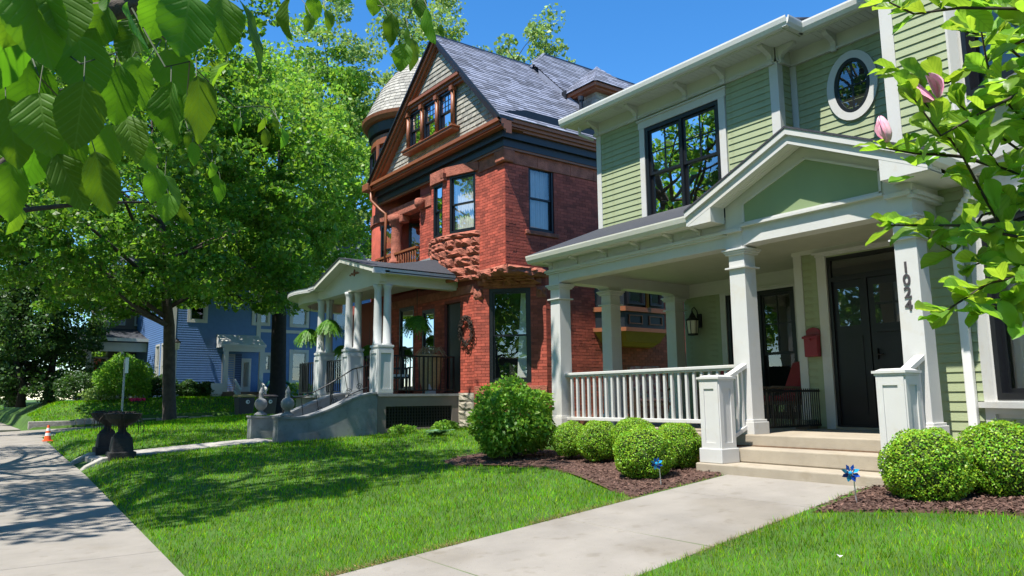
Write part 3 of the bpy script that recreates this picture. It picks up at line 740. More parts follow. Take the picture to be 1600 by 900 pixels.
dtrim = MB().box(5.86, 6.0, 0, .036, ZF, 3.22, fD).box(4.12, 6.02, 0, .034, 3.222, 3.285, fD).box(4.12, 6.05, 0, .07, 3.262, 3.286, fD)
O('door_casing', dtrim, white, GH)
dr = O('door', MB().box(4.25, 5.86, -.10, -.04, ZF, 3.20, fD), doorm, GH)
fr = MB(); ring(fr, fD, 4.25, 5.86, ZF, 3.20, .05, -.04, .0)
fr.box(4.25, 5.86, -.04, -.006, 2.84, 2.90, fD).box(5.30, 5.36, -.04, -.005, ZF, 2.84, fD)
O('door_frame', fr, doorm, dr)
def pane_rect(parent, F, a, b, c, d, n, gm=glass):
    O('pane', MB().quad(F(a, n, c), F(b, n, c), F(b, n, d), F(a, n, d)), gm, parent)
pane_rect(dr, fD, 4.32, 5.80, 2.92, 3.14, -.030)
lf = O('door_leaf', MB().box(4.33, 5.29, -.041, -.02, ZF + .02, 2.83, fD), doorm, dr)
pn = MB()
for a, b in ((4.42, 4.78), (4.84, 5.20)): pn.box(a, b, -.02, -.012, ZF + .2, 2.02, fD)
pn.box(4.40, 5.22, -.02, .012, 2.08, 2.13, fD)
O('door_panel', pn, doorm, dr)
for i in range(3):
    for j in range(2): pane_rect(dr, fD, 4.42 + i * .27, 4.67 + i * .27, 2.20 + j * .28, 2.45 + j * .28, -.0185, glass2)
pane_rect(dr, fD, 5.43, 5.74, 2.20, 2.73, -.036, glass2)
O('sidelight_panel', MB().box(5.42, 5.75, -.04, -.030, ZF + .2, 2.05, fD), doorm, dr)
O('door_handle', MB().box(5.20, 5.235, -.02, .03, 1.72, 1.86, fD).tube([fD(5.22, .03, 1.78), fD(5.12, .03, 1.78)], .011, 8), iron, dr)
O('door_knocker', MB().ball(fD(4.80, .0, 2.13), .03, 10, 6), iron, dr)
O('threshold', MB().box(4.25, 5.86, -.03, .05, ZF + .001, ZF + .03, fD), concstep, dr)
# --- porch railing


BAL = M1(MB().box(-.019, .019, -.019, .019, 0, .71), 'baluster', white)
rl = O('railing', MB().box(8.075, 8.175, 6.02, 9.48, 1.60, 1.645).box(8.09, 8.16, 6.04, 9.45, 1.575, 1.601), white, GH, bevel=.008)
O('bottom_rail', MB().box(8.09, 8.16, 6.04, 9.45, .885, .94), white, rl, bevel=.008)
for i in range(25): I('baluster', BAL, rl, (8.125, 6.13 + i * .1325, .91), scale=(1, 1, .95))
def newel(cx, cy, z0, z1, w=.27):
    h = w / 2
    o = O('newel_post', MB().box(cx - h, cx + h, cy - h, cy + h, z0, z1 - .05), white, GH, bevel=.006)
    O('post_cap', MB().box(cx - h - .03, cx + h + .03, cy - h - .03, cy + h + .03, z1 - .025, z1).box(cx - h - .015, cx + h + .015, cy - h - .015, cy + h + .015, z1 - .05, z1 - .0255).taper(cx - h - .01, cx + h + .01, cy - h - .01, cy + h + .01, z1, z1 + .02, .7), white, o)
    O('post_base', MB().box(cx - h - .03, cx + h + .03, cy - h - .03, cy + h + .03, z0, z0 + .17), white, o, bevel=.01)
    ip = MB()
    for F, c in ((FX(cx - h), cy), (FY(cy - h), cx)):
        a, b = c - h, c + h
        ip.box(a, a + .062, .0, .013, z0 + .171, z1 - .052, F).box(b - .062, b, 0, .013, z0 + .171, z1 - .052, F).box(a + .062, b - .062, 0, .0125, z1 - .14, z1 - .052, F).box(a + .062, b - .062, 0, .0125, z0 + .171, z0 + .235, F)
    O('post_panel', ip, white, o)
    return o
nw1 = newel(7.40, 5.86, .47, 1.475, .27); nw2 = newel(7.42, 3.70, .47, 1.475, .27)
for cy, yy in ((5.86, 5.90), (3.70, 3.74)):
    s = MB()
    s.prism([(7.52, 1.385), (8.02, 1.60), (8.02, 1.65), (7.52, 1.435)], yy - .05, yy + .05, lambda p, t: (p[0], t, p[1]))
    sr = O('stair_rail', s, white, GH)
    O('bottom_rail', MB().prism([(7.52, .66), (8.04, .86), (8.04, .91), (7.52, .71)], yy - .035, yy + .035, lambda p, t: (p[0], t, p[1])), white, sr)
    for k in range(4): I('baluster', BAL, sr, (7.59 + k * .115, yy, .70 + k * .047), scale=(1, 1, .99))
# --- house number on the right column
for k, ch in enumerate('1024'):
    cu = bpy.data.curves.new('digit_curve', 'FONT'); cu.body = ch; cu.size = .172; cu.extrude = .006; cu.align_x = 'CENTER'; cu.align_y = 'CENTER'; cu.offset = .0035
    tmp = bpy.data.objects.new('tmp_text', cu); COL.objects.link(tmp)
    dg = bpy.context.evaluated_depsgraph_get(); me = bpy.data.meshes.new_from_object(tmp.evaluated_get(dg)); bpy.data.objects.remove(tmp)
    me.name = 'house_number'; me.materials.clear(); me.materials.append(digitm)
    o = I('house_number', me, c2, (8.0005, 3.80, 2.565 - k * .134))
    o.rotation_euler = Matrix(((0, 0, -1), (-1, 0, 0), (0, 1, 0))).to_euler(); o.scale = (.92, .95, 1)
    o['label'] = 'dark metal house number digit ' + ch
# ------------------------------------------------------------ red brick house
RH = thing('red_brick_house', (10.5, 17.5, .45), 'tall red brick Victorian house with slate-shingled front gable, round tower and stone trim', 'house')
RX, RY_, RT = 10.5, 14.35, 7.30
fF, fE = FX(RX), FY(RY_)
YL = 21.0
rb = random.Random(21)
def brickwork(F, poly, openings=(), parent=None, base=.0):
    return O('bricks', tiles(F, poly, .075, .215, .009, base, .007, jit=.004, openings=openings, hgap=.009, rnd=rb), brick, parent, kind='stuff')
# side wall (two storeys) with one upper window
ow_ = (11.22, 12.04, 5.36, 7.05)
s1 = O('wall', wall_panel(fE, RX, 22, 4.25, RT, [ow_], .16), brickm, RH)
brickwork(fE, [(RX, 4.25), (17.0, 4.25), (17.0, 6.96), (RX, 6.96)], [(ow_[0], ow_[1], ow_[2] - .12, ow_[3] + .05)], s1)
s2 = O('wall', wall_panel(fE, 11.72, 22, .3, 4.25, [], .16), brickm, RH)
brickwork(fE, [(11.72, .9), (17.5, .9), (17.5, 4.25), (11.72, 4.25)], [], s2)
def rough_block(F, a, b, z0, z1, out=.06, m=None, parent=None, n=(6, 3), name='stone_block', inset=0.):
    n = (n[0] + 1, n[1] + 1)
    """rock-faced ashlar: a bulging, broken face with a flat margin"""
    nu, nz = n; vs = []; fs = []
    for j in range(nz + 1):
        for i in range(nu + 1):
            u, z = a + (b - a) * i / nu, z0 + (z1 - z0) * j / nz
            e = 0 < i < nu and 0 < j < nz
            d = inset + (out * .8 * rb.uniform(.35, 1.25) if e else .012)
            if e: u += rb.uniform(-.35, .35) * (b - a) / nu; z += rb.uniform(-.35, .35) * (z1 - z0) / nz
            vs.append(F(u, d, z))
    q = lambda i, j: j * (nu + 1) + i
    for j in range(nz):
        for i in range(nu): fs.append((q(i, j), q(i + 1, j), q(i + 1, j + 1), q(i, j + 1)))
    k = len(vs); rim = [q(i, 0) for i in range(nu + 1)] + [q(nu, j) for j in range(1, nz + 1)] + [q(i, nz) for i in range(nu - 1, -1, -1)] + [q(0, j) for j in range(nz - 1, 0, -1)]
    base = []
    for r_ in rim:
        j, i = divmod(r_, nu + 1); base.append(F(a + (b - a) * i / nu, -.03, z0 + (z1 - z0) * j / nz))
    vs += base
    for t in range(len(rim)):
        t2 = (t + 1) % len(rim); fs.append((rim[t], k + t, k + t2, rim[t2]))
    return O(name, MB().add(vs, fs), m or sand, parent)
def course(F, u0, u1, z0, z1, parent, w=.55, out=.06, name='stone_block', n=(5, 3)):
    u = u0
    while u < u1 - .02:
        b = min(u + w * rb.uniform(.75, 1.35), u1)
        if u1 - b < .2: b = u1
        rough_block(F, u, b - .008, z0, z1 - .008, out, parent=parent, n=n, name=name); u = b
def flat_course(F, u0, u1, z0, z1, parent, w=.8, out=.03, name='stone_band'):
    u = u0
    while u < u1 - .02:
        b = min(u + w * rb.uniform(.7, 1.3), u1)
        if u1 - b < .2: b = u1
        O(name, MB().box(u, b - .006, -.05, out + rb.uniform(0, .008), z0, z1, F), sand, parent, bevel=.008); u = b
course(fE, 11.75, 17, .35, .92, s2, .6, .05)
flat_course(fE, RX - .02, 17.0, 6.97, RT, s1, .9, .025)
O('window_sill', MB().box(ow_[0] - .12, ow_[1] + .12, -.1, .05, ow_[2] - .11, ow_[2] - .005, fE), sand, RH, bevel=.015)
window(RH, fE, *ow_, n=-.07, curt=curtain, fw=.06, gl=glass2)
# canted lower corner with its big window
ca, cb = Vector((RX, 15.72, 0)), Vector((11.72, RY_, 0)); cu_ = (ca - cb).normalized()
fC = Frame(cb, cu_, (-cu_.y * -1 if False else -abs(cu_.y), -abs(cu_.x), 0)); CL = (ca - cb).length
cw_ = (CL / 2 - .53, CL / 2 + .53, 1.62, 3.98)
s3 = O('wall', wall_panel(fC, 0, CL, .3, 4.3, [cw_], .16), brickm, RH)
brickwork(fC, [(0, 1.56), (CL, 1.56), (CL, 3.98), (0, 3.98)], [(cw_[0], cw_[1], 1.5, 4.1)], s3)
course(fC, 0, CL, .95, 1.34, s3, .6, .06); course(fC, 0, CL, .35, .94, s3, .7, .06); flat_course(fC, 0, CL, 1.35, 1.55, s3, .8, .05)
window(RH, fC, *cw_, n=-.06, fw=.09, gl=glass2)
O('drapes', MB().quad(fC(cw_[0] + .1, -.3, 1.7), fC(cw_[0] + .42, -.3, 1.7), fC(cw_[0] + .30, -.3, 3.9), fC(cw_[0] + .1, -.3, 3.9)), curtain, RH)
# stone corbel that carries the square upper corner
rough_block(fC, -.02, .24, 3.72, 4.0, .10, parent=s3, n=(4, 3)); rough_block(fC, CL - .24, CL + .02, 3.72, 4.0, .10, parent=s3, n=(4, 3))
rough_block(fC, .25, CL - .25, 3.99, 4.20, .05, parent=s3, n=(9, 3), name='lintel_stone')
O('corbel_soffit', MB().add([(RX, 15.72, 4.215), (RX, RY_, 4.215), (11.72, RY_, 4.215)], [(0, 1, 2)]), sand, s3)
for F, a, b in ((fE, RX - .05, 11.9), (fF, RY_ - .05, 15.5)):
    course(F, a, b, 4.22, 4.44, s3, .6, .13)
for d_, z0, z1 in ((.10, 4.06, 4.24), (.26, 4.13, 4.25), (.44, 4.17, 4.26), (.62, 4.20, 4.27)):
    h_ = CL * (1 - d_ / .93) / 2; G = Frame(fC(0, d_ - .04, 0), fC.u, fC.n)
    course(G, CL / 2 - h_, CL / 2 + h_, z0, z1, s3, .5, .09)
# front wall below (behind the porch)
g1 = O('wall', wall_panel(fF, 15.72, 23, .3, 4.3, [(16.35, 17.15, 1.42, 3.75), (17.65, 18.35, 1.6, 3.7), (18.8, 19.7, 1.42, 3.9)], .15), brickm, RH)
brickwork(fF, [(15.72, 1.4), (20.5, 1.4), (20.5, 3.9), (15.72, 3.9)], [(16.35, 17.15, 1.4, 3.8), (17.65, 18.35, 1.5, 3.8), (18.8, 19.7, 1.4, 3.95)], g1)
flat_course(fF, 15.72, 20.5, 3.9, 4.12, g1, .9, .03)
window(RH, fF, 17.65, 18.35, 1.6, 3.7, n=-.05, curt=curtain)
O('door', MB().box(16.37, 17.13, -.12, -.07, 1.42, 3.73, fF), doorm, RH)
window(RH, fF, 18.8, 19.7, 1.5, 3.9, n=-.05)
# front wall above: right pier, bow, middle pier
g2 = O('wall', wall_panel(fF, RY_, 15.45, 4.25, RT), brickm, RH)
brickwork(fF, [(RY_, 4.44), (15.45, 4.44), (15.45, 6.96), (RY_, 6.96)], [], g2)
flat_course(fF, RY_ - .02, 15.5, 6.97, RT, g2, .8, .03)
bow = [Vector((RX, 15.45, 0)), Vector((10.13, 16.52, 0)), Vector((10.13, 17.22, 0)), Vector((RX, 17.85, 0))]
for k in range(3):
    a, b = bow[k], bow[k + 1]; d = (b - a).normalized(); L = (b - a).length
    f_ = Frame(a, d, (-d.y, d.x, 0))
    o_ = [(.13, L - .15, 5.50, 7.04), (.12, L - .10, 5.50, 6.95), (.15, L - .15, 5.5, 6.95)][k]
    wk = O('bow_wall', wall_panel(f_, 0, L, 4.25, RT, [o_], .12), brickm, RH)
    brickwork(f_, [(0, 5.5), (L, 5.5), (L, 6.97), (0, 6.97)], [(o_[0], o_[1], 5.4, 7.2)], wk)
    window(RH, f_, *o_, n=-.05, curt=curtain, fw=.06, gl=glass2)
    flat_course(f_, 0, L, 7.04 if k == 0 else 6.97, RT, wk, .9, .05)
    rough_block(f_, -.03, L + .03, 5.34, 5.49, .10, parent=wk, n=(8, 3), name='window_sill')
    for j, (z0, z1) in enumerate(((5.10, 5.34), (4.86, 5.10), (4.60, 4.86), (4.36, 4.60), (4.22, 4.36))):
        off = .0
        G = Frame(f_(0, -off, 0), d, f_.n)
        w0 = .0 if (j + k) % 2 else .28
        if w0: rough_block(G, 0, w0, z0, z1 - .01, .10, parent=wk, n=(3, 3))
        course(G, w0, L, z0, z1, wk, .55, .11)
O('finial_block', MB().box(16.46, 16.60, .36, .47, 6.95, 7.02, fF).taper(16.45, 16.61, .33, .48, 7.02, 7.14, 1.25, fF), sand, RH)
g3 = O('wall', wall_panel(fF, 17.85, 18.5, 4.25, RT), brickm, RH)
brickwork(fF, [(17.85, 4.6), (18.5, 4.6), (18.5, 6.62), (17.85, 6.62)], [], g3)
flat_course(fF, 17.8, 18.5, 6.63, RT - .3, g3, .8, .04)
O('corbel_stone', MB().lathe([(.02, 0), (.12, .03), (.16, .10), (.16, .24), (.13, .28)], (RX - .12, 18.30, 6.62), 12), sand, RH, smooth=True)
# loggia
O('loggia_side', MB().quad((RX, 18.5, 4.6), (11.35, 18.5, 4.6), (11.35, 18.5, 7.3), (RX, 18.5, 7.3)), brick, RH)
fG = FX(11.3)
lw = O('wall', wall_panel(fG, 18.5, 21.3, 4.6, RT, [(18.75, 19.55, 5.0, 6.75)], .1), brickm, RH)
brickwork(fG, [(18.5, 4.6), (21.3, 4.6), (21.3, 6.8), (18.5, 6.8)], [(18.75, 19.55, 4.9, 6.9)], lw)
window(RH, fG, 18.75, 19.55, 5.0, 6.75, n=-.03, curt=curtain, gl=glass2)
O('loggia_lintel', MB().box(18.4, 21.0, -.28, .02, 6.72, 7.02, fF), sand, RH, bevel=.02)
O('loggia_floor', MB().box(18.5, 21.2, -.8, .1, 4.72, 4.88, fF), sand, RH)
O('loggia_column', MB().lathe([(.24, 0), (.26, .05), (.20, .14), (.17, .2), (.16, 1.15), (.17, 1.2), (.22, 1.28), (.26, 1.34), (.27, 1.5)], (RX + .02, 19.95, 5.25), 16), sand, RH, smooth=True)
O('capital', MB().box(19.55, 20.35, -.24, .03, 6.50, 6.72, fF), sand, RH, bevel=.03)
lb = O('balustrade', MB().box(18.52, 21.1, .03, .12, 5.52, 5.58, fF).box(18.52, 21.1, .03, .12, 4.98, 5.03, fF), copper, RH)
BLM = M1(MB().lathe([(.018, 0), (.035, .1), (.018, .24), (.026, .40), (.018, .50)], (0, 0, 0), 8), 'baluster', copper, True)
for k in range(18): I('baluster', BLM, lb, (RX - .075, 18.62 + k * .14, 5.02))
# round tower
TC = (12.05, 21.25)
tw = O('tower_wall', MB().lathe([(1.55, .3), (1.55, 9.75)], (TC[0], TC[1], 0), 40), brick, RH, smooth=True)
O('tower_band', MB().lathe([(1.55, 9.3), (1.62, 9.32), (1.62, 9.62), (1.55, 9.64)], (TC[0], TC[1], 0), 40), copper, tw, smooth=False)
O('tower_band', MB().lathe([(1.58, 6.75), (1.60, 6.76), (1.60, 7.05), (1.58, 7.06)], (TC[0], TC[1], 0), 40), sand, tw)
O('tower_frieze', MB().lathe([(1.57, 9.66), (1.70, 9.70), (1.74, 10.0), (1.6, 10.02)], (TC[0], TC[1], 0), 40), navy, tw)
O('tower_cornice', MB().lathe([(1.7, 10.0), (1.84, 10.03), (1.92, 10.14), (1.94, 10.24), (1.8, 10.25)], (TC[0], TC[1], 0), 40), copper, tw, smooth=False)
prof = [(1.9, 10.24), (1.75, 10.5), (1.6, 10.85), (1.3, 11.45), (.9, 12.0), (.5, 12.4), (.05, 12.75)]
O('tower_roof', MB().lathe(prof, (TC[0], TC[1], 0), 40), gslate, tw)
sh = MB(); rs = random.Random(2)
for j in range(18):
    z = 10.26 + j * .13
    r0 = np.interp(z, [p[1] for p in prof], [p[0] for p in prof]); r1 = np.interp(z + .15, [p[1] for p in prof], [p[0] for p in prof])
    nseg = max(8, int(2 * math.pi * r0 / .2))
    for i in range(nseg):
        t0, t1 = (i + .5 * (j % 2)) * 2 * math.pi / nseg, (i + .5 * (j % 2) + .95) * 2 * math.pi / nseg
        tk = .02 + .008 * rs.random()
        f = lambda r, t, z_: (TC[0] + r * math.cos(t), TC[1] + r * math.sin(t), z_)
        sh.add([f(r0 + tk, t0, z), f(r0 + tk, t1, z), f(r1 + .005, t1, z + .15), f(r1 + .005, t0, z + .15), f(r0, t0, z), f(r0, t1, z)], [(0, 1, 2, 3), (4, 5, 1, 0)])
O('tower_shingles', sh, gslate, tw, kind='stuff')
for k, (ang, z0, z1) in enumerate(((200, 7.7, 9.15), (232, 7.7, 9.15), (168, 7.7, 9.15), (205, 5.1, 6.6), (240, 5.1, 6.6))):
    t = math.radians(ang); n_ = Vector((math.cos(t), math.sin(t), 0)); f_ = Frame((TC[0], TC[1], 0) + n_ * 1.60 if False else Vector((TC[0], TC[1], 0)) + n_ * 1.60, (n_.y, -n_.x, 0), n_)
    window(RH, f_, -.32, .32, z0, z1, n=-.02, fw=.05, curt=curtain if k > 2 else None, gl=glass2)
for ang in (184, 216, 248):
    t = math.radians(ang); O('tower_pilaster', MB().tube([(TC[0] + 1.6 * math.cos(t), TC[1] + 1.6 * math.sin(t), 7.5), (TC[0] + 1.6 * math.cos(t), TC[1] + 1.6 * math.sin(t), 9.3)], .07, 8), copper, RH)
# cornice: copper and navy bands around front and side
def band(name, m, z0, z1, out, x1=20.5, yl=21.0):
    O(name, MB().box(RX - out, RX - out + .06 + out * .5, RY_ - out, yl, z0, z1), m, RH)
    O(name, MB().box(RX - out + .0005 + .06 + out * .5, x1, RY_ - out, RY_ - out + .05 + out * .5, z0, z1 - .0005), m, RH)
band('cornice_bead', copper, RT - .02, RT + .035, .10)
band('frieze', navy, RT + .035, RT + .22, .12)
band('frieze', navy, RT + .22, RT + .40, .22)
band('cornice_moulding', copper, RT + .40, RT + .47, .30)
band('cornice_moulding', copper, RT + .47, RT + .55, .36)
band('cornice_moulding', copper, RT + .55, RT + .64, .42)
O('soffit_board', MB().box(RX - .40, RX + .3, RY_ - .4, 21.0, RT + .395, RT + .401), copper, RH)
CZ = RT + .64                        # 7.94
O('cornice_corner', MB().taper(RX - .10, RX + .22, RY_ - .10, RY_ + .30, RT - .33, RT - .021, 1.12), sand, RH, bevel=.04)
# flashing strip and dark gutter along the side eave
GY0, GYA, GYL, GAZ = 13.93, 17.08, 21.05, 11.25     # eave y (right), apex y, eave y (left), apex z
XG = 10.12
mr_ = (GAZ - CZ) / (GYA - GY0); ml_ = (GAZ - CZ) / (GYL - GYA)
def ro(y): return CZ + (y - GY0) * mr_ if y < GYA else GAZ - (y - GYA) * ml_
# gable face
fGab = FX(XG + .26)
gp = [(GY0 + .25, CZ), (GYL - .2, CZ), (GYA, GAZ - .22)]
wins = [(16.42, 17.08), (17.24, 17.90), (18.06, 18.72)]
gw = O('gable_wall', MB().prism(gp, XG + .262, XG + .6, lambda p, t: (t, p[0], p[1])), gslate, RH)
shg = tiles(fGab, gp, .135, .24, .008, 0, .022, lap=.06, jit=.008, openings=[(16.34, 18.80, 8.42, 9.56)], rnd=random.Random(9), wvar=.25)
O('gable_shingles', shg, gslate, gw, kind='stuff')
for a, b in wins: window(RH, Frame((XG + .26, 0, 0), (0, 1, 0), (-1, 0, 0)), a, b, 8.44, 9.52, n=.062, fw=.045, grid=(3, 3), gl=glass2)
for yy in (16.34, 17.16, 17.98, 18.78):
    c = O('gable_colonnette', MB().tube([(XG + .12, yy, 8.44), (XG + .12, yy, 9.46)], .055, 10), copper, RH, smooth=True)
    O('capital', MB().box(yy - .07, yy + .07, .06, .22, 9.44, 9.56, fGab), copper, c); O('base', MB().box(yy - .065, yy + .065, .07, .21, 8.42, 8.50, fGab), copper, c)
O('window_sill', MB().box(16.2, 18.92, .0, .26, 8.30, 8.42, fGab).box(16.15, 18.97, .0, .29, 8.38, 8.419, fGab), copper, RH, bevel=.02)
def yr(z): return GY0 + (z - CZ) / mr_
def yl_(z): return GYL - (z - CZ) / ml_
for z0, z1, out in ((9.56, 9.64, .14), (9.64, 9.72, .20), (9.72, 9.80, .26)):
    O('gable_cornice', MB().box(yr(z0) + .28, yl_(z0) - .25, 0, out, z0, z1 - .0005, fGab), copper, RH)
# upper gable set forward on the cornice
up_ = [(yr(9.8) + .3, 9.80), (yl_(9.8) - .28, 9.80), (GYA, GAZ - .25)]
ug = O('gable_wall', MB().prism(up_, XG + .15, XG + .27, lambda p, t: (t, p[0], p[1])), gslate, RH)
O('gable_shingles', tiles(FX(XG + .15), up_, .135, .24, .008, 0, .022, lap=.06, jit=.008, rnd=random.Random(10), wvar=.25), gslate, ug, kind='stuff')
# bargeboards: stepped copper boards on both slopes
def barge(x0, x1, o0, o1, m, name='bargeboard', nr=0.):
    mb = MB()
    mb.prism([(GY0 - .05, ro(GY0) + o0 - .05 * mr_), (GYA, GAZ + o0), (GYA, GAZ + o1), (GY0 - .05, ro(GY0) + o1 - .05 * mr_)], x0, x1, lambda p, t: (t, p[0], p[1]))
    O(name, mb, m, RH)
    mb = MB().prism([(GYL + .05, CZ + o0 - .05 * ml_), (GYA, GAZ + o0), (GYA, GAZ + o1), (GYL + .05, CZ + o1 - .05 * ml_)], x0, x1, lambda p, t: (t, p[0], p[1]))
    O(name, mb, m, RH)
barge(XG - .04, XG + .02, -.16, -.03, copper)
barge(XG + .02, XG + .09, -.27, -.03, copper)
barge(XG + .09, XG + .25, -.36, -.05, copper)
barge(XG - .10, XG + .3, -.03, .035, navy, 'roof_edge')
# main roof
XB = 13.35
rp = MB().add([(XG - .08, GY0 - .02, ro(GY0 - .02) + .02), (19, GY0 - .02, ro(GY0 - .02) + .02), (19, GYA, GAZ + .02), (XG - .08, GYA, GAZ + .02), (XG - .08, GYL, CZ + .02), (19, GYL, CZ + .02)], [(0, 1, 2, 3), (3, 2, 5, 4)])
mrf = O('roof', rp, slate, RH)
sl_ = Vector((0, GYA - GY0, GAZ - CZ)); SL = sl_.length
fRf = Frame((0, GY0, CZ + .03), (1, 0, 0), (0, -sl_.z, sl_.y), sl_)
O('roof_shingles', tiles(fRf, [(XG - .09, -.05), (18.5, -.05), (18.5, SL), (XG - .09, SL)], .14, .30, .006, .0, .016, lap=.05, jit=.008, rnd=random.Random(12), wvar=.45), slate, mrf, kind='stuff')
O('ridge_cap', MB().prism([(-.14, -.13), (0, .05), (.14, -.10), (.14, -.13), (0, .02), (-.14, -.16)], XG - .1, XB + .3, lambda p, t: (t, GYA + p[0], GAZ + p[1] + .02)), navy, mrf)
O('eave_gutter', MB().add([(10.25, GY0 + .10, CZ + .10), (19, GY0 + .10, CZ + .06), (19, GY0 + .12, CZ + .42), (10.95, GY0 + .12, CZ + .36), (10.3, GY0 + .12, CZ + .2), (19, GY0 + .4, CZ + .42), (10.95, GY0 + .4, CZ + .36)], [(0, 1, 2, 3, 4), (3, 2, 5, 6)]), navy, RH)
# higher roof behind with its hip
hz = 12.1; hx, hy = 14.45, 17.6
hp = MB().add([(XB, GYA - .25, GAZ - .28), (hx, hy, hz), (21, hy, hz), (21, GY0, CZ + .04), (XB + .9, GY0, CZ + .04), (XB, 18.3, GAZ - .6), (21, 20.5, 9)], [(0, 1, 5), (0, 4, 3, 2, 1), (1, 2, 6, 5)])
hr = O('roof', hp, slate, RH)
hv = Vector((0, hy - GY0, hz - (CZ + .04))); HL = hv.length
fH = Frame((0, GY0, CZ + .06), (1, 0, 0), (0, -hv.z, hv.y), hv)
O('roof_shingles', tiles(fH, [(XB + .9, .0), (20, .0), (20, HL), (hx, HL), (XB - .0, HL * .80)], .14, .30, .006, .0, .016, lap=.05, jit=.008, rnd=random.Random(13), wvar=.45), slate, hr, kind='stuff')
O('ridge_cap', MB().prism([(-.12, -.14), (0, .05), (.12, -.14), (0, .0)], hx, 20.5, lambda p, t: (t, hy + p[0], hz + p[1] + .02)), navy, hr)
O('ridge_cap', MB().tube([(XB, GYA - .2, GAZ - .15), (hx, hy, hz + .02)], .05, 6), slate, hr)
O('roof_skirt', MB().quad((XB + .9, GY0, CZ + .075), (XB - .02, GYA - .6, CZ + .09 + (GYA - .6 - GY0) * (hz - CZ - .04) / (hy - GY0)), (XB - .02, GYA - .6, GAZ - .9), (XB + .9, GY0, CZ - .3)), slate, hr)
# dormer on the side slope
d0, d1, dy = 13.93, 15.35, 14.68
dz0, dz1 = 8.6, 9.78
dm = O('dormer', wall_panel(FY(dy), d0, d1, dz0, dz1, [(d0 + .62, d1 - .25, 9.02, 9.62)], .2, MB().quad((d0, dy, dz0), (d0, dy + 2, dz0), (d0, dy + 2, dz1), (d0, dy, dz1))), gslate, RH)
O('dormer_shingles', tiles(FX(d0), [(dy, 8.9), (dy + 1.6, 8.9), (dy + 1.6, dz1), (dy, dz1)], .135, .24, .008, 0, .02, lap=.06, rnd=random.Random(5), wvar=.3), gslate, dm, kind='stuff')
O('dormer_shingles', tiles(FY(dy), [(d0, 8.9), (d1, 8.9), (d1, dz1), (d0, dz1)], .135, .24, .008, 0, .02, lap=.06, openings=[(d0 + .6, d1 - .2, 8.95, 9.7)], rnd=random.Random(6), wvar=.3), gslate, dm, kind='stuff')
window(RH, FY(dy), d0 + .62, d1 - .25, 9.02, 9.62, n=-.05, sash=False)
e_ = .28
O('dormer_cornice', MB().box(d0 - e_, d1 + e_, dy - e_, dy + 2.0, dz1, dz1 + .10).box(d0 - e_ + .08, d1 + e_ - .08, dy - e_ + .08, dy + 1.9, dz1 - .06, dz1 - .0005), copper, dm)
pk_ = (14.5, 15.22, 10.80)
c4 = [(d0 - e_ - .04, dy - e_ - .04, dz1 + .10), (d1 + e_ + .04, dy - e_ - .04, dz1 + .10), (d1 + e_ + .04, dy + 1.5, dz1 + .10), (d0 - e_ - .04, dy + 1.5, dz1 + .10)]
O('dormer_roof', MB().add(c4 + [pk_], [(0, 1, 4), (1, 2, 4), (2, 3, 4), (3, 0, 4)]), slate, dm)
for a, b in ((c4[0], c4[1]), (c4[3], c4[0])):
    A_, B_, P_ = Vector(a), Vector(b), Vector(pk_); u_ = (B_ - A_).normalized(); mid = A_ + u_ * (P_ - A_).dot(u_); z_ = (P_ - mid); n_ = u_.cross(z_).normalized()
    f_ = Frame(A_ + n_ * .006, u_, n_, z_)
    O('dormer_shingles', tiles(f_, [(0, 0), ((B_ - A_).length, 0), ((P_ - A_).dot(u_), z_.length)], .14, .26, .006, 0, .016, lap=.05, rnd=random.Random(7), wvar=.4), slate, dm, kind='stuff')
O('flashing', MB().box(d0 - .34, d0 - .30, dy + .9, dy + 1.35, 9.45, 10.0), navy, dm)
O('vent_pipe', MB().tube([(13.65, 15.0, 8.9), (13.65, 15.0, 9.5)], .06, 10).tube([(13.65, 15.0, 9.5), (13.65, 15.0, 9.62)], .09, 10), navy, RH)
# left end of the cornice and its downpipe
O('cornice_end', MB().box(RX - .5, RX + .3, 20.95, 21.35, RT + .42, RT + .66), copper, RH, bevel=.03)
O('downpipe', MB().tube([(RX - .36, 21.0, RT + .45), (RX - .36, 20.95, RT + .1), (RX - .22, 20.6, RT - .25), (RX - .12, 20.42, RT - .4), (RX - .12, 20.42, 4.9)], .045, 8), copper, RH, smooth=True)
# wooden oriel on the side wall, seen through the green porch
OX0, OX1, OYF = 13.35, 15.75, 13.72
def ori(z0, z1, e, m, name, k=1.):
    p0 = [(OX0 - e, RY_), (OX0 + .45 - e * .4, OYF - e), (OX1 - .45 + e * .4, OYF - e), (OX1 + e, RY_)]
    cx_, cy_ = (OX0 + OX1) / 2, RY_
    O(name, MB().add([(x, y, z0) if k == 1 else (cx_ + (x - cx_) * k, cy_ + (y - cy_) * k, z0) for x, y in p0] + [(x, y, z1) for x, y in p0], [(3, 2, 1, 0), (4, 5, 6, 7), (0, 1, 5, 4), (1, 2, 6, 5), (2, 3, 7, 6)]), m, RH)
ori(2.95, 5.2, 0, navy, 'oriel'); ori(3.44, 3.56, .08, copper, 'oriel_sill'); ori(2.92, 3.02, .08, copper, 'oriel_moulding'); ori(2.66, 2.92, .04, gold, 'oriel_base', .82)
ori(2.56, 2.67, -.16, gold, 'oriel_foot', .8)
fo = FY(OYF)
for a, b in ((OX0 + .55, OX0 + 1.15), (OX0 + 1.35, OX1 - .55)):
    window(RH, fo, a, b, 3.62, 4.95, n=.03, fw=.05, gl=glass2)
O('oriel_pilaster', MB().tube([(OX0 + 1.25, OYF - .05, 3.56), (OX0 + 1.25, OYF - .05, 5.2)], .055, 10), copper, RH, smooth=True)
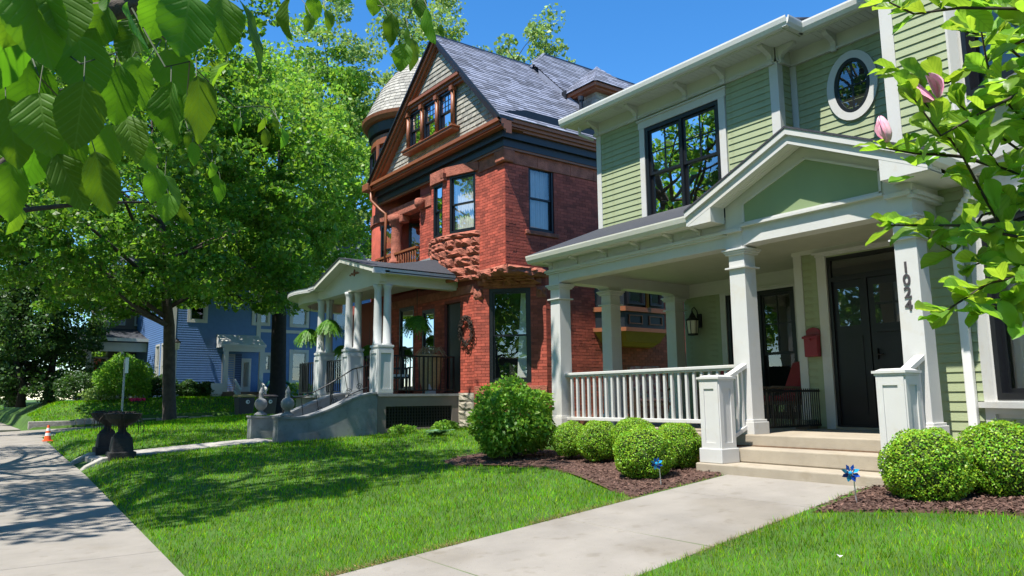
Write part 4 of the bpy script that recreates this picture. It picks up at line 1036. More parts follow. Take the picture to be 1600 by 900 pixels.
for a, b in ((OX0 + .6, OX0 + 1.1), (OX0 + 1.35, OX1 - .55)): O('oriel_panel', ring(MB(), fo, a, b, 3.12, 3.36, .03, 0, .025), copper, RH)
# ---------------- front porch
PD = 1.38; PX = 8.2; PY = 16.45
RC = (10.15, 21.2); RR = 2.05
def arc(c, r, a0, a1, n): return [(c[0] + r * math.cos(t), c[1] + r * math.sin(t)) for t in np.linspace(math.radians(a0), math.radians(a1), n)]
def outline(off): return [(RX, PY - off), (PX - off, PY - off), (PX - off, 20.3)] + arc(RC, RR + off, 205, 90, 16)
def slabpoly(name, off, z0, z1, m, parent=RH):
    p = outline(off); n = len(p); mb = MB()
    mb.add([(x, y, z0) for x, y in p] + [(x, y, z1) for x, y in p], [tuple(range(n))[::-1], tuple(range(n, 2 * n))] + [(i, (i + 1) % n, n + (i + 1) % n, n + i) for i in range(n)])
    return O(name, mb, m, parent)
slabpoly('porch_floor', .03, PD - .06, PD, concgrey)
# base with lattice
O('porch_base', MB().box(PX + .02, RX, PY, PY + .12, 1.08, PD - .061).box(PX + .02, PX + .24, PY, PY + .12, .2, 1.08).box(10.30, RX, PY, PY + .12, .2, 1.08).box(PX + .24, 10.30, PY, PY + .12, .2, .56), taupe, RH)
O('porch_base', MB().box(PX + .02, PX + .14, 18.55, 20.3, .2, PD - .061), taupe, RH)
bc = MB(); pp = arc(RC, RR - .05, 205, 90, 16); bc.add([(x, y, .2) for x, y in pp] + [(x, y, PD - .06) for x, y in pp], [(i, i + 1, 17 + i, 16 + i) for i in range(15)]); O('porch_base', bc, taupe, RH)
lat = MB()
for i in range(26): a = PX + .25 + i * .0785; lat.box(a, a + .03, PY + .03, PY + .045, .56, 1.08)
for j in range(7): z = .58 + j * .075; lat.box(PX + .24, 10.30, PY + .046, PY + .06, z, z + .03)
O('lattice', lat, navy, RH, kind='stuff')
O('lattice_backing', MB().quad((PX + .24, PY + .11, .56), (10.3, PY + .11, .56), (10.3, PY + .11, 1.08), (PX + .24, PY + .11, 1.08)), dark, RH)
# limestone foundation by the porch
for k in range(5):
    rough_block(fF, 15.74 + .0, 16.44, .3 + k * .22, .51 + k * .22, .05, limest, RH, n=(5, 3))
# piers with paired columns
def pier(cx, cy):
    h = .21
    p = O('porch_pier', MB().taper(cx - h, cx + h, cy - h, cy + h, PD, 2.50, .93), lporch, RH, bevel=.008)
    O('pier_cap', MB().box(cx - h - .01, cx + h + .01, cy - h - .01, cy + h + .01, 2.50, 2.56), lporch, p, bevel=.008)
    ip = MB()
    for F, c in ((FX(cx - h), cy), (FY(cy - h), cx)):
        a, b = c - h, c + h
        ip.box(a + .01, a + .07, -.01, .012, PD + .03, 2.45, F).box(b - .07, b - .01, -.01, .012, PD + .03, 2.45, F).box(a + .07, b - .07, -.012, .011, 2.36, 2.45, F).box(a + .07, b - .07, -.004, .0115, PD + .03, PD + .12, F)
    O('pier_panel', ip, lporch, p)
    for dx in (-.095, .095):
        for dy in ((.0,) if abs(dx) < .2 else (0,)):
            O('porch_column', MB().lathe([(.12, 0), (.125, .03), (.105, .06), (.10, .5), (.088, 1.36), (.10, 1.40), (.118, 1.44), (.125, 1.5)], (cx + dx, cy + (.07 if dx < 0 else -.07), 2.56), 14), lporch, p, smooth=True)
for cy in (16.66, 18.33, 20.2): pier(PX + .22, cy)
# beam and roof
def ringpoly(name, o0, o1, z0, z1, m, kind=None):
    p, q = outline(o1), outline(o0); n = len(p); vs = [(x, y, z0) for x, y in p] + [(x, y, z1) for x, y in p] + [(x, y, z0) for x, y in q] + [(x, y, z1) for x, y in q]
    fs = []
    for i in range(n - 1): fs += [(i, i + 1, n + i + 1, n + i), (2 * n + i + 1, 2 * n + i, 3 * n + i, 3 * n + i + 1), (i + 1, i, 2 * n + i, 2 * n + i + 1), (n + i, n + i + 1, 3 * n + i + 1, 3 * n + i)]
    fs += [(0, n, 3 * n, 2 * n), (n - 1, 3 * n - 1, 4 * n - 1, 2 * n - 1)]
    return O(name, MB().add(vs, fs), m, RH)
ringpoly('porch_beam', -.30, -.04, 4.05, 4.32, cream)
def edge_run(name, o0, o1, z0, z1, m):
    """eave pieces on either side of the pediment"""
    for side in (0, 1):
        def pts(off): return [(RX, PY - off), (PX - off, PY - off)] if side == 0 else [(PX - off, 19.86), (PX - off, 20.3)] + arc(RC, RR + off, 205, 90, 16)
        p, q = pts(o1), pts(o0); n = len(p); vs = [(x, y, z0) for x, y in p] + [(x, y, z1) for x, y in p] + [(x, y, z0) for x, y in q] + [(x, y, z1) for x, y in q]; fs = []
        for i in range(n - 1): fs += [(i, i + 1, n + i + 1, n + i), (2 * n + i + 1, 2 * n + i, 3 * n + i, 3 * n + i + 1), (i + 1, i, 2 * n + i, 2 * n + i + 1), (n + i, n + i + 1, 3 * n + i + 1, 3 * n + i)]
        fs += [(0, n, 3 * n, 2 * n), (n - 1, 3 * n - 1, 4 * n - 1, 2 * n - 1)]
        O(name, MB().add(vs, fs), m, RH)
edge_run('porch_soffit', -.2, .28, 4.29, 4.315, cream); edge_run('porch_fascia', .24, .28, 4.27, 4.40, lporch)
slabpoly('porch_ceiling', -.1, 4.325, 4.33, porchgrey)
q = [(RX, PY - .3), (PX - .3, PY - .3), (PX + .22, PY + .05), (PX + .22, 19.75), (PX - .3, 19.9), (PX - .3, 20.3)] + arc(RC, RR + .3, 205, 90, 16); n = len(q); rvs = [(x, y, 4.405 if x < PX or y > 20 or y < PY else 4.54) for x, y in q]
top = []
for x, y in q:
    if y < 20.4: top.append((RX, max(y, PY + .6) if x < RX - .1 else PY + .5, 4.98))
    else: top.append((RX, min(y, 20.8), 4.98))
O('porch_roof', MB().add(rvs + top, [(i, i + 1, n + i + 1, n + i) for i in range(n - 1)]), dkroof, RH)
prs = Vector((RX - (PX - .3), 0, .575)); 
O('porch_shingles', tiles(Frame((PX - .3, PY - .3, 4.41), (0, 1, 0), (-prs.z, 0, prs.x), prs), [(.45, .75), (3.6, .75), (4.1, prs.length), (.9, prs.length)], .14, .3, .006, 0, .014, lap=.05, rnd=random.Random(8), wvar=.4), dkroof, RH, kind='stuff')
O('roof_flashing', MB().box(RX - .4, RX - .02, 16.9, 18.5, 4.93, 5.0), galv, RH)
# pediment over the stairs, flush with the beam
pa, pb, pm_ = PY - .28, 19.88, 18.15; zlo, zhi = 4.38, 4.90
tri = [(PY - .02, 4.10), (pb - .06, 4.10), (pb - .06, zlo - .05), (pm_, zhi - .06), (PY - .02, zlo - .02)]
O('pediment', MB().prism(tri, PX + .034, PX + .2, lambda p, t: (t, p[0], p[1])), cream, RH)
for a, b in ((pa, pm_), (pm_, pb)):
    za, zb_ = (zlo, zhi) if a == pa else (zhi, zlo)
    O('pediment_rake', MB().prism([(a, za - .11), (b, zb_ - .11), (b, zb_), (a, za)], PX - .28, PX - .24, lambda p, t: (t, p[0], p[1])), cream, RH)
    O('pediment_soffit', MB().prism([(a, za - .07), (b, zb_ - .07), (b, zb_ - .04), (a, za - .04)], PX - .239, PX + .15, lambda p, t: (t, p[0], p[1])), cream, RH)
    O('pediment_roof', MB().prism([(a, za + .001), (b, zb_ + .001), (b, zb_ + .025), (a, za + .025)], PX - .30, RX - .2, lambda p, t: (t, p[0], p[1])), dkroof, RH)
O('eave_return', MB().box(PX - .285, PX + .03, pa - .005, pa + .06, 4.25, 4.385), lporch, RH)
orn = MB().lathe([(.001, -.09), (.04, -.06), (.055, 0), (.04, .07), (.001, .11)], (PX + .02, pm_ - .25, 4.50), 12, .5, 1)
O('pediment_ornament', orn, copper, RH, smooth=True)
for s_ in (-1, 1):
    lf_ = MB()
    for k in range(4): lf_.ball((PX + .02, pm_ - .25 + s_ * (.11 + k * .055), 4.485 + .02 * math.sin(k * 2)), .038 - k * .005, 8, 5, .4, 1, .8)
    O('pediment_scroll', lf_, copper, RH)
# porch railings (black)
def iron_rail(p, q, z0=PD, h=.93, n=14):
    p, q = Vector(p), Vector(q)
    r = O('porch_railing', MB().tube([(p.x, p.y, z0 + h), (q.x, q.y, z0 + h)], .024, 4).tube([(p.x, p.y, z0 + .09), (q.x, q.y, z0 + .09)], .02, 4), iron, RH)
    for k in range(n + 1):
        t = k / n; c = p.lerp(q, t)
        I('baluster', IRB, r, (c.x, c.y, z0 + .08 if k % 7 else z0), scale=(1 if k % 7 else 1.7, 1 if k % 7 else 1.7, (h - .08) if k % 7 else h + .02))
IRB = M1(MB().box(-.012, .012, -.012, .012, 0, 1), 'baluster', iron)
iron_rail((PX + .45, PY + .12, 0), (10.42, PY + .12, 0), n=14)
iron_rail((PX + .22, 18.56, 0), (PX + .22, 19.98, 0), n=10)
ar = arc(RC, RR - .15, 200, 135, 6)
for a, b in zip(ar[:-1], ar[1:]): iron_rail((a[0], a[1], 0), (b[0], b[1], 0), n=4)
# stairs with swooping cement wing walls
for k in range(6):
    x1 = PX + .05 - k * .29; zt = PD - .005 - (k + 1) * .155 + .0
    O('stair', MB().box(x1 - .30, x1, 16.80, 18.16, .2, zt), concgrey, RH)
def wing(y0, y1):
    prof = []
    for t in np.linspace(0, 1, 22):
        x = 5.82 + (PX - 5.82) * t; s = t * 1.15
        z = .86 + (PD - .86) * float(sm(.22, 1.0, t)) - .02 * math.sin(min(1, t / .35) * math.pi)
        prof.append((x, z))
    mb = MB(); vs = []
    for x, z in prof: vs += [(x, y0, .2), (x, y0, z), (x, y1, z), (x, y1, .2)]
    fs = []
    for i in range(len(prof) - 1):
        a, b = 4 * i, 4 * i + 4
        fs += [(a, b, b + 1, a + 1), (a + 1, b + 1, b + 2, a + 2), (a + 2, b + 2, b + 3, a + 3)]
    fs += [(0, 1, 2, 3), (len(vs) - 4, len(vs) - 1, len(vs) - 2, len(vs) - 3)]
    wg = O('wing_wall', mb.add(vs, fs), concgrey, RH)
    cp = MB(); vs = []
    for x, z in prof: vs += [(x - .02, y0 - .03, z + .001), (x - .02, y0 - .03, z + .045), (x - .02, y1 + .03, z + .045), (x - .02, y1 + .03, z + .001)]
    fs = []
    for i in range(len(prof) - 1):
        a, b = 4 * i, 4 * i + 4
        fs += [(a, b, b + 1, a + 1), (a + 1, b + 1, b + 2, a + 2), (a + 2, b + 2, b + 3, a + 3), (a + 3, b + 3, b, a)]
    fs += [(0, 1, 2, 3), (len(vs) - 4, len(vs) - 1, len(vs) - 2, len(vs) - 3)]
    O('coping', cp.add(vs, fs), concgrey, wg)
    fy = (y0 + y1) / 2; c = (6.08, fy, .905)
    O('ball_finial', MB().lathe([(.15, 0), (.155, .02), (.12, .05), (.06, .09), (.055, .12), (.09, .15), (.135, .20), (.15, .26), (.14, .33), (.10, .38), (.05, .41), (.06, .44), (.045, .50), (.06, .53), (.05, .56), (.025, .62), (.012, .66)], c, 18), concgrey, wg, smooth=True)
wing(16.42, 16.74); wing(18.22, 18.52)
# iron handrail with scrolls on the near wing
hr_ = MB()
hpts = [(6.12, 16.95, 1.30), (6.6, 16.95, 1.33), (7.2, 16.95, 1.62), (7.8, 16.95, 1.98), (8.2, 16.95, 2.08)]
hr_.tube(hpts, .016, 6); hr_.tube([(6.12, 16.95, .5), (6.12, 16.95, 1.31)], .02, 6); hr_.tube([(7.25, 16.95, .9), (7.25, 16.95, 1.66)], .02, 6)
low = [(6.12, 16.95, .62), (6.6, 16.95, .70), (7.2, 16.95, 1.05), (7.8, 16.95, 1.4), (8.2, 16.95, 1.55)]
hr_.tube(low, .012, 6)
for k in range(6):
    t = .25 + k * .6; a = lerp_path(hpts, min(3.95, t)); b = lerp_path(low, min(3.95, t + .18)); hr_.tube([a, b], .009, 5)
    cpt = b + Vector((0, 0, .10)); sc_ = [(cpt.x + .085 * (1 - q / 16) * math.cos(q * .8), cpt.y, cpt.z + .085 * (1 - q / 16) * math.sin(q * .8)) for q in range(15)]
    hr_.tube(sc_, .008, 5)
O('iron_handrail', hr_, iron, RH)
# ------------------------------------------------------------ blue house
BH = thing('blue_house', (8.88, 41, 1.15), 'blue clapboard house with white window trim and small side porch beyond the red house', 'house')
BX, BY, BZ0 = 8.88, 41.0, 1.12
def lapwall(F, u0, u1, z0, z1, m, parent, openings=(), rev=.12):
    wp = O('wall', wall_panel(F, u0, u1, z0, z1, openings, .1), m, parent)
    mb = MB(); n = int((z1 - z0) / rev)
    for j in range(n):
        za, zb_ = z0 + j * rev, z0 + (j + 1) * rev + .008; segs = [(u0, u1)]
        for a, b, c, d in openings:
            if zb_ > c + .02 and za < d - .02:
                ns = []
                for s0, s1 in segs:
                    if b <= s0 or a >= s1: ns.append((s0, s1)); continue
                    if a > s0: ns.append((s0, a))
                    if b < s1: ns.append((b, s1))
                segs = ns
        for a, b in segs: mb.add([F(a, .004, za), F(b, .004, za), F(b, .022, za), F(a, .022, za), F(a, .006, zb_), F(b, .006, zb_)], [(0, 1, 2, 3), (3, 2, 5, 4)])
    O('siding_boards', mb, m, wp, kind='stuff'); return wp
fb1, fb0 = FY(BY), FX(BX)
bw_ = [(15.05, 16.15, 2.15, 4.05), (13.55, 14.1, 2.75, 3.85), (15.0, 16.1, 5.3, 7.1), (12.9, 13.9, 5.3, 7.1), (17.6, 18.7, 2.2, 4.1), (17.6, 18.7, 5.3, 7.1), (9.6, 10.6, 5.3, 7.1)]
inn = [(a + .14, b - .14, c + .12, d - .14) for a, b, c, d in bw_]
lapwall(fb1, BX, 21, BZ0 + .32, 8.6, bluesd, BH, bw_[:0] + inn)
lapwall(fb0, BY, 50, BZ0 + .32, 8.6, bluesd, BH, [(42.0, 42.8, 2.1, 4.2), (43.4, 44.2, 2.1, 4.2)])
for (a, b, c, d), i_ in zip(bw_, inn):
    O('window_trim', ring(MB(), fb1, a, b, c, d, .14, 0, .045), white, BH); window(BH, fb1, *i_, n=-.03, fm=white, fw=.04, gl=glass2)
for a, b in ((42.0, 42.8), (43.4, 44.2)):
    O('window_trim', ring(MB(), fb0, a - .1, b + .1, 2.0, 4.3, .1, 0, .045), white, BH); window(BH, fb0, a, b, 2.1, 4.2, n=-.03, fm=white, fw=.04)
O('corner_board', MB().box(BX - .02, BX + .2, 0, .035, BZ0 + .2, 8.6, fb1).box(BY - .03, BY + .16, 0, .035, BZ0 + .2, 8.6, fb0), white, BH)
O('corner_board', MB().box(13.18, 13.4, 0, .036, 4.1, 8.6, fb1), white, BH)
O('water_table', MB().box(BX, 21, 0, .05, BZ0 + .14, BZ0 + .36, fb1), white, BH)
O('belt_board', MB().box(13.4, 21, 0, .04, 4.95, 5.12, fb1), white, BH)
O('foundation', MB().box(BX + .05, 21, BY + .05, BY + .3, .6, BZ0 + .14), limest, BH)
O('eave', MB().box(BX - .4, 21, -.2, .45, 8.6, 8.85, fb1), white, BH)
O('roof', MB().add([(BX - .5, BY - .5, 8.86), (21, BY - .5, 8.86), (21, 45.5, 12.5), (BX - .5, 45.5, 12.5), (BX - .5, 50.5, 8.86), (21, 50.5, 8.86)], [(0, 1, 2, 3), (3, 2, 5, 4)]), slate, BH)
# side porch with steps
O('porch_roof', MB().box(11.1, 13.3, 0, 1.35, 4.02, 4.14, fb1).prism([(0, 4.14), (1.35, 4.14), (0, 4.75)], 11.1, 13.3, lambda p, t: fb1(t, p[0], p[1])), white, BH)
O('porch_beam', MB().box(11.15, 13.25, 1.1, 1.28, 3.78, 4.02, fb1), white, BH)
for a in (11.2, 13.0): O('porch_post', MB().box(a, a + .2, 1.08, 1.28, 1.7, 3.78, fb1), white, BH)
O('porch_floor', MB().box(11.15, 13.25, 0, 1.3, 1.5, 1.72, fb1), wood, BH)
bd = O('door', MB().box(12.45, 12.95, .0, .05, 1.72, 3.5, fb1), white, BH)
O('pane', MB().quad(fb1(12.56, .054, 2.0), fb1(12.84, .054, 2.0), fb1(12.84, .054, 3.3), fb1(12.56, .054, 3.3)), glass2, bd)
O('porch_window', ring(MB(), fb1, 11.42, 12.1, 1.75, 3.7, .06, 0, .04).box(11.48, 12.04, 0, .015, 1.8, 3.66, fb1), galv, BH)
O('porch_wall', MB().box(12.1, 12.44, 0, .02, 1.72, 3.75, fb1), bluedk, BH)
for k in range(4): O('stair', MB().box(11.8, 13.0, 1.3 + k * .26, 1.6 + k * .26, 1.0, 1.52 - k * .14, fb1), wood, BH)
for a in (11.7, 13.0):
    s = O('stair_rail', MB().prism([(1.3, 2.3), (2.4, 1.75), (2.4, 1.83), (1.3, 2.38)], a, a + .09, lambda p, t: fb1(t, p[0], p[1])).prism([(1.3, 1.72), (2.4, 1.2), (2.4, 1.27), (1.3, 1.8)], a, a + .09, lambda p, t: fb1(t, p[0], p[1])), white, BH)
    for k in range(6): O('baluster', MB().box(a + .03, a + .06, 1.4 + k * .18, 1.43 + k * .18, 1.66 - k * .085, 2.27 - k * .085, fb1), white, s)
O('porch_bench', MB().box(10.6, 11.15, .5, 1.2, 1.1, 1.6, fb1).box(10.6, 11.2, .95, 1.3, 1.6, 2.15, fb1), white, BH)
O('skirt_panel', MB().box(10.66, 10.88, 1.2, 1.22, 1.2, 1.5, fb1).box(10.95, 11.1, 1.2, 1.22, 1.2, 1.5, fb1), bluedk, BH)
# ------------------------------------------------------------ cream-porched house far left
CH = thing('grey_house', (8, 50, 1.15), 'dark house with a cream bracketed porch roof behind the round bush', 'house')
O('wall', wall_panel(FY(50.0), 7.4, 16, 1.1, 9.5), taupe, CH); O('wall', wall_panel(FX(7.4), 50, 58, 1.1, 9.5), taupe, CH)
O('porch_roof', MB().box(5.7, 9.6, 46.6, 50, 4.55, 4.7).prism([(46.4, 4.72), (50, 4.72), (50, 5.6)], 5.5, 9.8, lambda p, t: (t, p[0], p[1])), dkroof, CH)
O('porch_beam', MB().box(5.75, 9.5, 46.7, 46.95, 4.05, 4.55).box(5.75, 6.0, 46.95, 50, 4.05, 4.55), cream, CH)
for a in (6.0, 7.6, 9.2): O('porch_post', MB().box(a - .12, a + .12, 46.72, 46.95, 1.6, 4.05), cream, CH)
O('porch_floor', MB().box(5.75, 9.6, 46.6, 50, 1.2, 1.6), lporch, CH)
O('porch_fascia', MB().box(5.45, 9.8, 46.35, 46.42, 4.60, 4.78), cream, CH)
for a in (6.6, 8.2): window(CH, FY(49.96), a, a + .8, 2.0, 3.9, n=.03, fm=white, fw=.06)
for a in (7.6, 8.7): window(CH, FY(49.96), a, a + .6, 5.8, 7.4, n=.03, fm=white, fw=.06)
O('roof', MB().add([(6.9, 49.5, 9.5), (17, 49.5, 9.5), (12, 54, 13)], [(0, 1, 2)]), dkroof, CH)
# ------------------------------------------------------------ things on and around the green porch
def gzf(x, y): return float(gz(x, y))
MBX = thing('mailbox', (10, 6.12, 1.78), 'red metal mailbox hung beside the dark front door', 'mailbox')
fm_ = Frame((9.975, 0, 0), (0, 1, 0), (-1, 0, 0))
O('box', MB().prism([(6.015, 1.79), (6.225, 1.79), (6.225, 2.10), (6.015, 2.10)], 0, .10, lambda p, t: fm_(p[0], t, p[1])), redp, MBX, bevel=.012)
O('back_plate', MB().prism([(6.01, 2.09), (6.23, 2.09), (6.23, 2.17), (6.19, 2.20), (6.12, 2.215), (6.05, 2.20), (6.01, 2.17)], .0, .02, lambda p, t: fm_(p[0], t, p[1])), redp, MBX, bevel=.005)
O('lid', MB().prism([(0, 2.10), (.115, 2.085), (.12, 2.05), (.105, 2.05), (.10, 2.075), (0, 2.085)], 6.0, 6.24, lambda p, t: fm_(t, p[0], p[1])), redp, MBX)
O('latch', MB().box(6.105, 6.135, .118, .13, 2.02, 2.06, fm_), redp, MBX)
LN = thing('wall_lantern', (11.27, 9.22, 2.4), 'black wall lantern with frosted glass on the green porch wall', 'lantern')
lx, ly = 11.05, 9.22
O('mounting_plate', MB().box(11.23, 11.27, ly - .05, ly + .05, 2.52, 2.78), iron, LN, bevel=.01)
O('arm', MB().tube([(11.24, ly, 2.70), (11.18, ly, 2.84), (11.11, ly, 2.90), (11.05, ly, 2.86), (11.04, ly, 2.80), (11.07, ly, 2.78)], .012, 6), iron, LN)
O('hood', MB().lathe([(.13, 2.64), (.125, 2.66), (.07, 2.70), (.05, 2.74), (.015, 2.80), (.01, 2.83)], (lx, ly, 0), 16), iron, LN)
O('glass', MB().lathe([(.085, 2.40), (.11, 2.64)], (lx, ly, 0), 12), lampg, LN)
for k in range(6):
    t = k * math.pi / 3 + .3; O('bar', MB().tube([(lx + .09 * math.cos(t), ly + .09 * math.sin(t), 2.40), (lx + .115 * math.cos(t), ly + .115 * math.sin(t), 2.64)], .007, 4), iron, LN)
O('bottom_ring', MB().lathe([(.03, 2.36), (.095, 2.37), (.10, 2.40), (.05, 2.40)], (lx, ly, 0), 16), iron, LN)
GT = thing('metal_gate', (9.1, 6.1, ZF), 'low black metal bar gate across the porch beside the steps', 'gate')
O('frame', MB().box(8.28, 9.98, 6.09, 6.11, 1.29, 1.32).box(8.28, 9.98, 6.09, 6.11, ZF + .04, ZF + .065), iron, GT)
gb_ = M1(MB().box(-.006, .006, -.006, .006, 0, .5), 'bar', iron)
for k in range(33): I('bar', gb_, GT, (8.30 + k * .052, 6.10, ZF + .05), scale=(1.9 if k % 11 == 0 else 1, 1.9 if k % 11 == 0 else 1, 1.03))
for k, (x, y, z, rz, lb) in enumerate(((9.78, 6.20, ZF, .1, 'dull brown paver lying under another by the gate foot'), (9.80, 6.21, ZF + .062, -.05, 'tan paver stacked on top of another by the gate foot'))):
    pv = thing('paver', (x, y, z), lb, 'paver')
    me = M1(MB().box(-.14, .14, -.10, .10, .001, .06), 'block', wood if k == 0 else limest); o = I('block', me, pv, (x, y, z)); o.rotation_euler.z = rz
    md = o.modifiers.new('bevel', 'BEVEL'); md.width = .006
def chair(loc, rz, label, cush):
    t = thing('patio_chair', loc, label, 'chair', 'red cushioned chairs on the green porch'); t.rotation_euler.z = rz
    def A(name, mb, m, **k):
        me = mb.mesh(name, (0, 0, 0), k.get('smooth', False)); me.materials.append(m); o = bpy.data.objects.new(name, me); COL.objects.link(o); o.parent = t; return o
    A('seat', MB().box(-.28, .28, -.27, .27, .33, .38), wood); c = A('seat_cushion', MB().box(-.26, .26, -.25, .26, .385, .47), cush)
    c.modifiers.new('bevel', 'BEVEL').width = .03
    b = A('backrest', MB().prism([(.24, .38), (.29, .38), (.50, .98), (.45, .98)], -.29, .29, lambda p, q: (q, p[0], p[1])), wood)
    c = A('back_cushion', MB().prism([(.14, .45), (.24, .42), (.44, .98), (.36, 1.0)], -.26, .26, lambda p, q: (q, p[0], p[1])), cush); c.modifiers.new('bevel', 'BEVEL').width = .03
    for s_ in (-1, 1):
        A('armrest', MB().tube([(s_ * .31, -.3, .0), (s_ * .31, -.29, .56), (s_ * .31, -.2, .60), (s_ * .31, .3, .58)], .02, 6), wood)
        A('leg', MB().tube([(s_ * .29, .26, .36), (s_ * .30, .34, 0)], .022, 6), wood)
    return t
chair((10.25, 6.95, ZF), math.radians(-125), 'red cushioned patio chair behind the metal gate near the window', redc)
chair((9.35, 8.75, ZF), math.radians(-35), 'patio chair with red and cream striped cushion at the porch corner column', redst)
chair((10.35, 8.05, ZF), math.radians(-85), 'red cushioned patio chair in the shade against the porch window', redc)
# pinwheels
def pinwheel(x, y, h, label, yaw, r=.08):
    z = gzf(x, y); t = thing('pinwheel', (x, y, z), label, 'pinwheel', 'blue garden pinwheels')
    O('stick', MB().tube([(x + .02, y - .005, z - .03), (x, y, z + h)], .006, 6), pinsil, t)
    hub = Vector((x - .03, y, z + h)); n = Vector((-math.cos(yaw), -math.sin(yaw), .12)).normalized(); u = n.cross(Vector((0, 0, 1))).normalized(); v = u.cross(n)
    F = Frame(hub, u, n, v)
    for k in range(8):
        a = k * math.pi / 4 + .2
        p = lambda rr, aa, d: F(rr * math.cos(aa), d, rr * math.sin(aa))
        bl = MB().add([p(.012, a, .0), p(r * .62, a - .30, .0), p(r, a + .12, .016), p(r * .72, a + .42, .03), p(r * .35, a + .5, .034)], [(0, 1, 4), (1, 2, 3), (1, 3, 4)])
        O('vane', bl, pinblue if k % 3 else pincyan, t)
        O('vane_back', MB().add([p(.012, a, .002), p(r * .35, a + .5, .036), p(r * .12, a + .9, .03)], [(0, 1, 2)]), pinsil, t)
    O('hub', MB().ball(hub + n * .035, .017, 10, 6), pincyan, t)
pinwheel(6.20, 5.72, .25, 'dark blue pinwheel in front of the front boxwood ball left of the walk', .6, .068)
pinwheel(6.36, 3.62, .27, 'bright blue foil pinwheel in the mulch at the right edge of the walk', .35)
# ------------------------------------------------------------ red house porch things
def leaf_grid_mesh(name, V, Fq, m): return fast_mesh(name, V, Fq, m)
def fern(x, y, z, r, label, seed, hang=.8):
    rg = np.random.default_rng(seed); t = thing('hanging_fern', (x, y, z), label, 'fern', 'ferns hung along the red house porch')
    O('basket', MB().lathe([(.04, -.16), (.13, -.14), (.16, 0)], (x, y, z), 12), darkbark, t)
    O('hanger', MB().tube([(x, y, z), (x, y, z + hang)], .008, 4), iron, t)
    V = []; Q = []
    for k in range(420):
        a = rg.uniform(0, 2 * math.pi); el_ = rg.uniform(-.1, 1.3); L = r * rg.uniform(.75, 1.3)
        d = np.array([math.cos(a) * math.cos(el_), math.sin(a) * math.cos(el_), math.sin(el_)])
        side = np.array([-math.sin(a), math.cos(a), 0])
        prev = None
        for i in range(12):
            s = i / 11; p = np.array([x, y, z]) + d * L * s * .95 + np.array([0, 0, -.85 * L * s * s])
            if prev is not None:
                w_ = .09 * math.sin(math.pi * min(.95, s + .12)) + .006; ax = (p - prev)
                for sg in (-1, 1):
                    tip = prev + side * w_ * sg + ax * .9 + np.array([0, 0, -.012]); k0 = len(V)
                    V += [prev, prev + ax * .55, tip, prev + side * w_ * .5 * sg + ax * .1]; Q.append((k0, k0 + 1, k0 + 2, k0 + 3))
            prev = p
    me = fast_mesh('fronds', np.array(V) - np.array([x, y, z]), Q, lf_fern); I('fronds', me, t, (x, y, z))
fern(9.55, 16.95, 3.25, .42, 'hanging fern over the black railing nearest the brick wall', 1)
fern(8.40, 19.85, 3.35, .40, 'hanging fern between the second and third porch piers', 2)
fern(8.42, 21.35, 3.20, .42, 'sunlit hanging fern at the curved left end of the porch', 3)
fern(9.9, 22.3, 2.85, .36, 'dark hanging fern low in the rear of the curved porch end', 4)
fern(10.0, 20.6, 2.75, .38, 'dark hanging fern deep inside the porch between stair piers', 5)
wr_ = thing('wreath', (10.44, 15.95, 2.9), 'dark twig wreath on the brick wall beside the porch', 'wreath')
wm = MB(); rw_ = random.Random(3)
for k in range(60):
    a0 = rw_.uniform(0, 6.28); pts = []
    for i in range(6):
        a = a0 + i * .25; r = .27 + rw_.uniform(-.08, .08); pts.append((10.46 - rw_.uniform(.0, .10), 15.98 + r * math.cos(a), 2.95 + r * 1.2 * math.sin(a)))
    wm.tube(pts, .008, 4, False)
O('twigs', wm, twigm, wr_)
pl = thing('planter', (10.0, 16.85, PD), 'woven tan planter with dry grasses behind the black porch railing', 'planter')
O('pot', MB().lathe([(.2, 0), (.26, .2), (.31, .55), (.33, .85), (.34, .9), (.28, .9)], (9.95, 16.95, PD + .1), 16), tan, pl)
O('stand', MB().box(9.8, 10.0, 16.75, 16.95, PD, PD + .25), lporch, pl)
tw_ = MB()
for k in range(70):
    a = rw_.uniform(0, 6.28); r = rw_.uniform(.1, .45); tw_.tube([(9.95, 16.95, PD + .95), (9.95 + r * .6 * math.cos(a), 16.95 + r * .6 * math.sin(a), PD + 1.12 + rw_.random() * .1), (9.95 + r * math.cos(a), 16.95 + r * math.sin(a), PD + .98 + rw_.uniform(-.1, .12))], .006, 3, False)
O('dry_stems', tw_, tan, pl)
def rocker(x, y, rz, label):
    t = thing('porch_chair', (x, y, PD), label, 'chair'); t.rotation_euler.z = rz
    def A(name, mb, m):
        me = mb.mesh(name); me.materials.append(m); o = bpy.data.objects.new(name, me); COL.objects.link(o); o.parent = t
    A('seat', MB().box(-.27, .27, -.25, .25, .40, .44), iron); A('cushion', MB().box(-.25, .25, -.24, .24, .441, .50), lporch)
    for s_ in (-1, 1):
        A('leg', MB().tube([(s_ * .26, -.24, 0), (s_ * .26, -.24, .65)], .02, 6), iron); A('leg', MB().tube([(s_ * .26, .26, 0), (s_ * .26, .34, 1.08)], .02, 6), iron)
        A('armrest', MB().box(s_ * .29 - .03, s_ * .29 + .03, -.28, .28, .64, .67), iron)
    for k in range(6): A('slat', MB().box(-.23 + k * .085, -.19 + k * .085, .27, .285, .5, 1.05), iron)
    A('top_rail', MB().box(-.27, .27, .29, .32, 1.0, 1.08), iron)
rocker(9.3, 17.45, 1.2, 'dark slatted porch chair behind the near stair pier')
rocker(9.6, 19.1, 1.6, 'dark slatted porch chair seen between the stair piers')
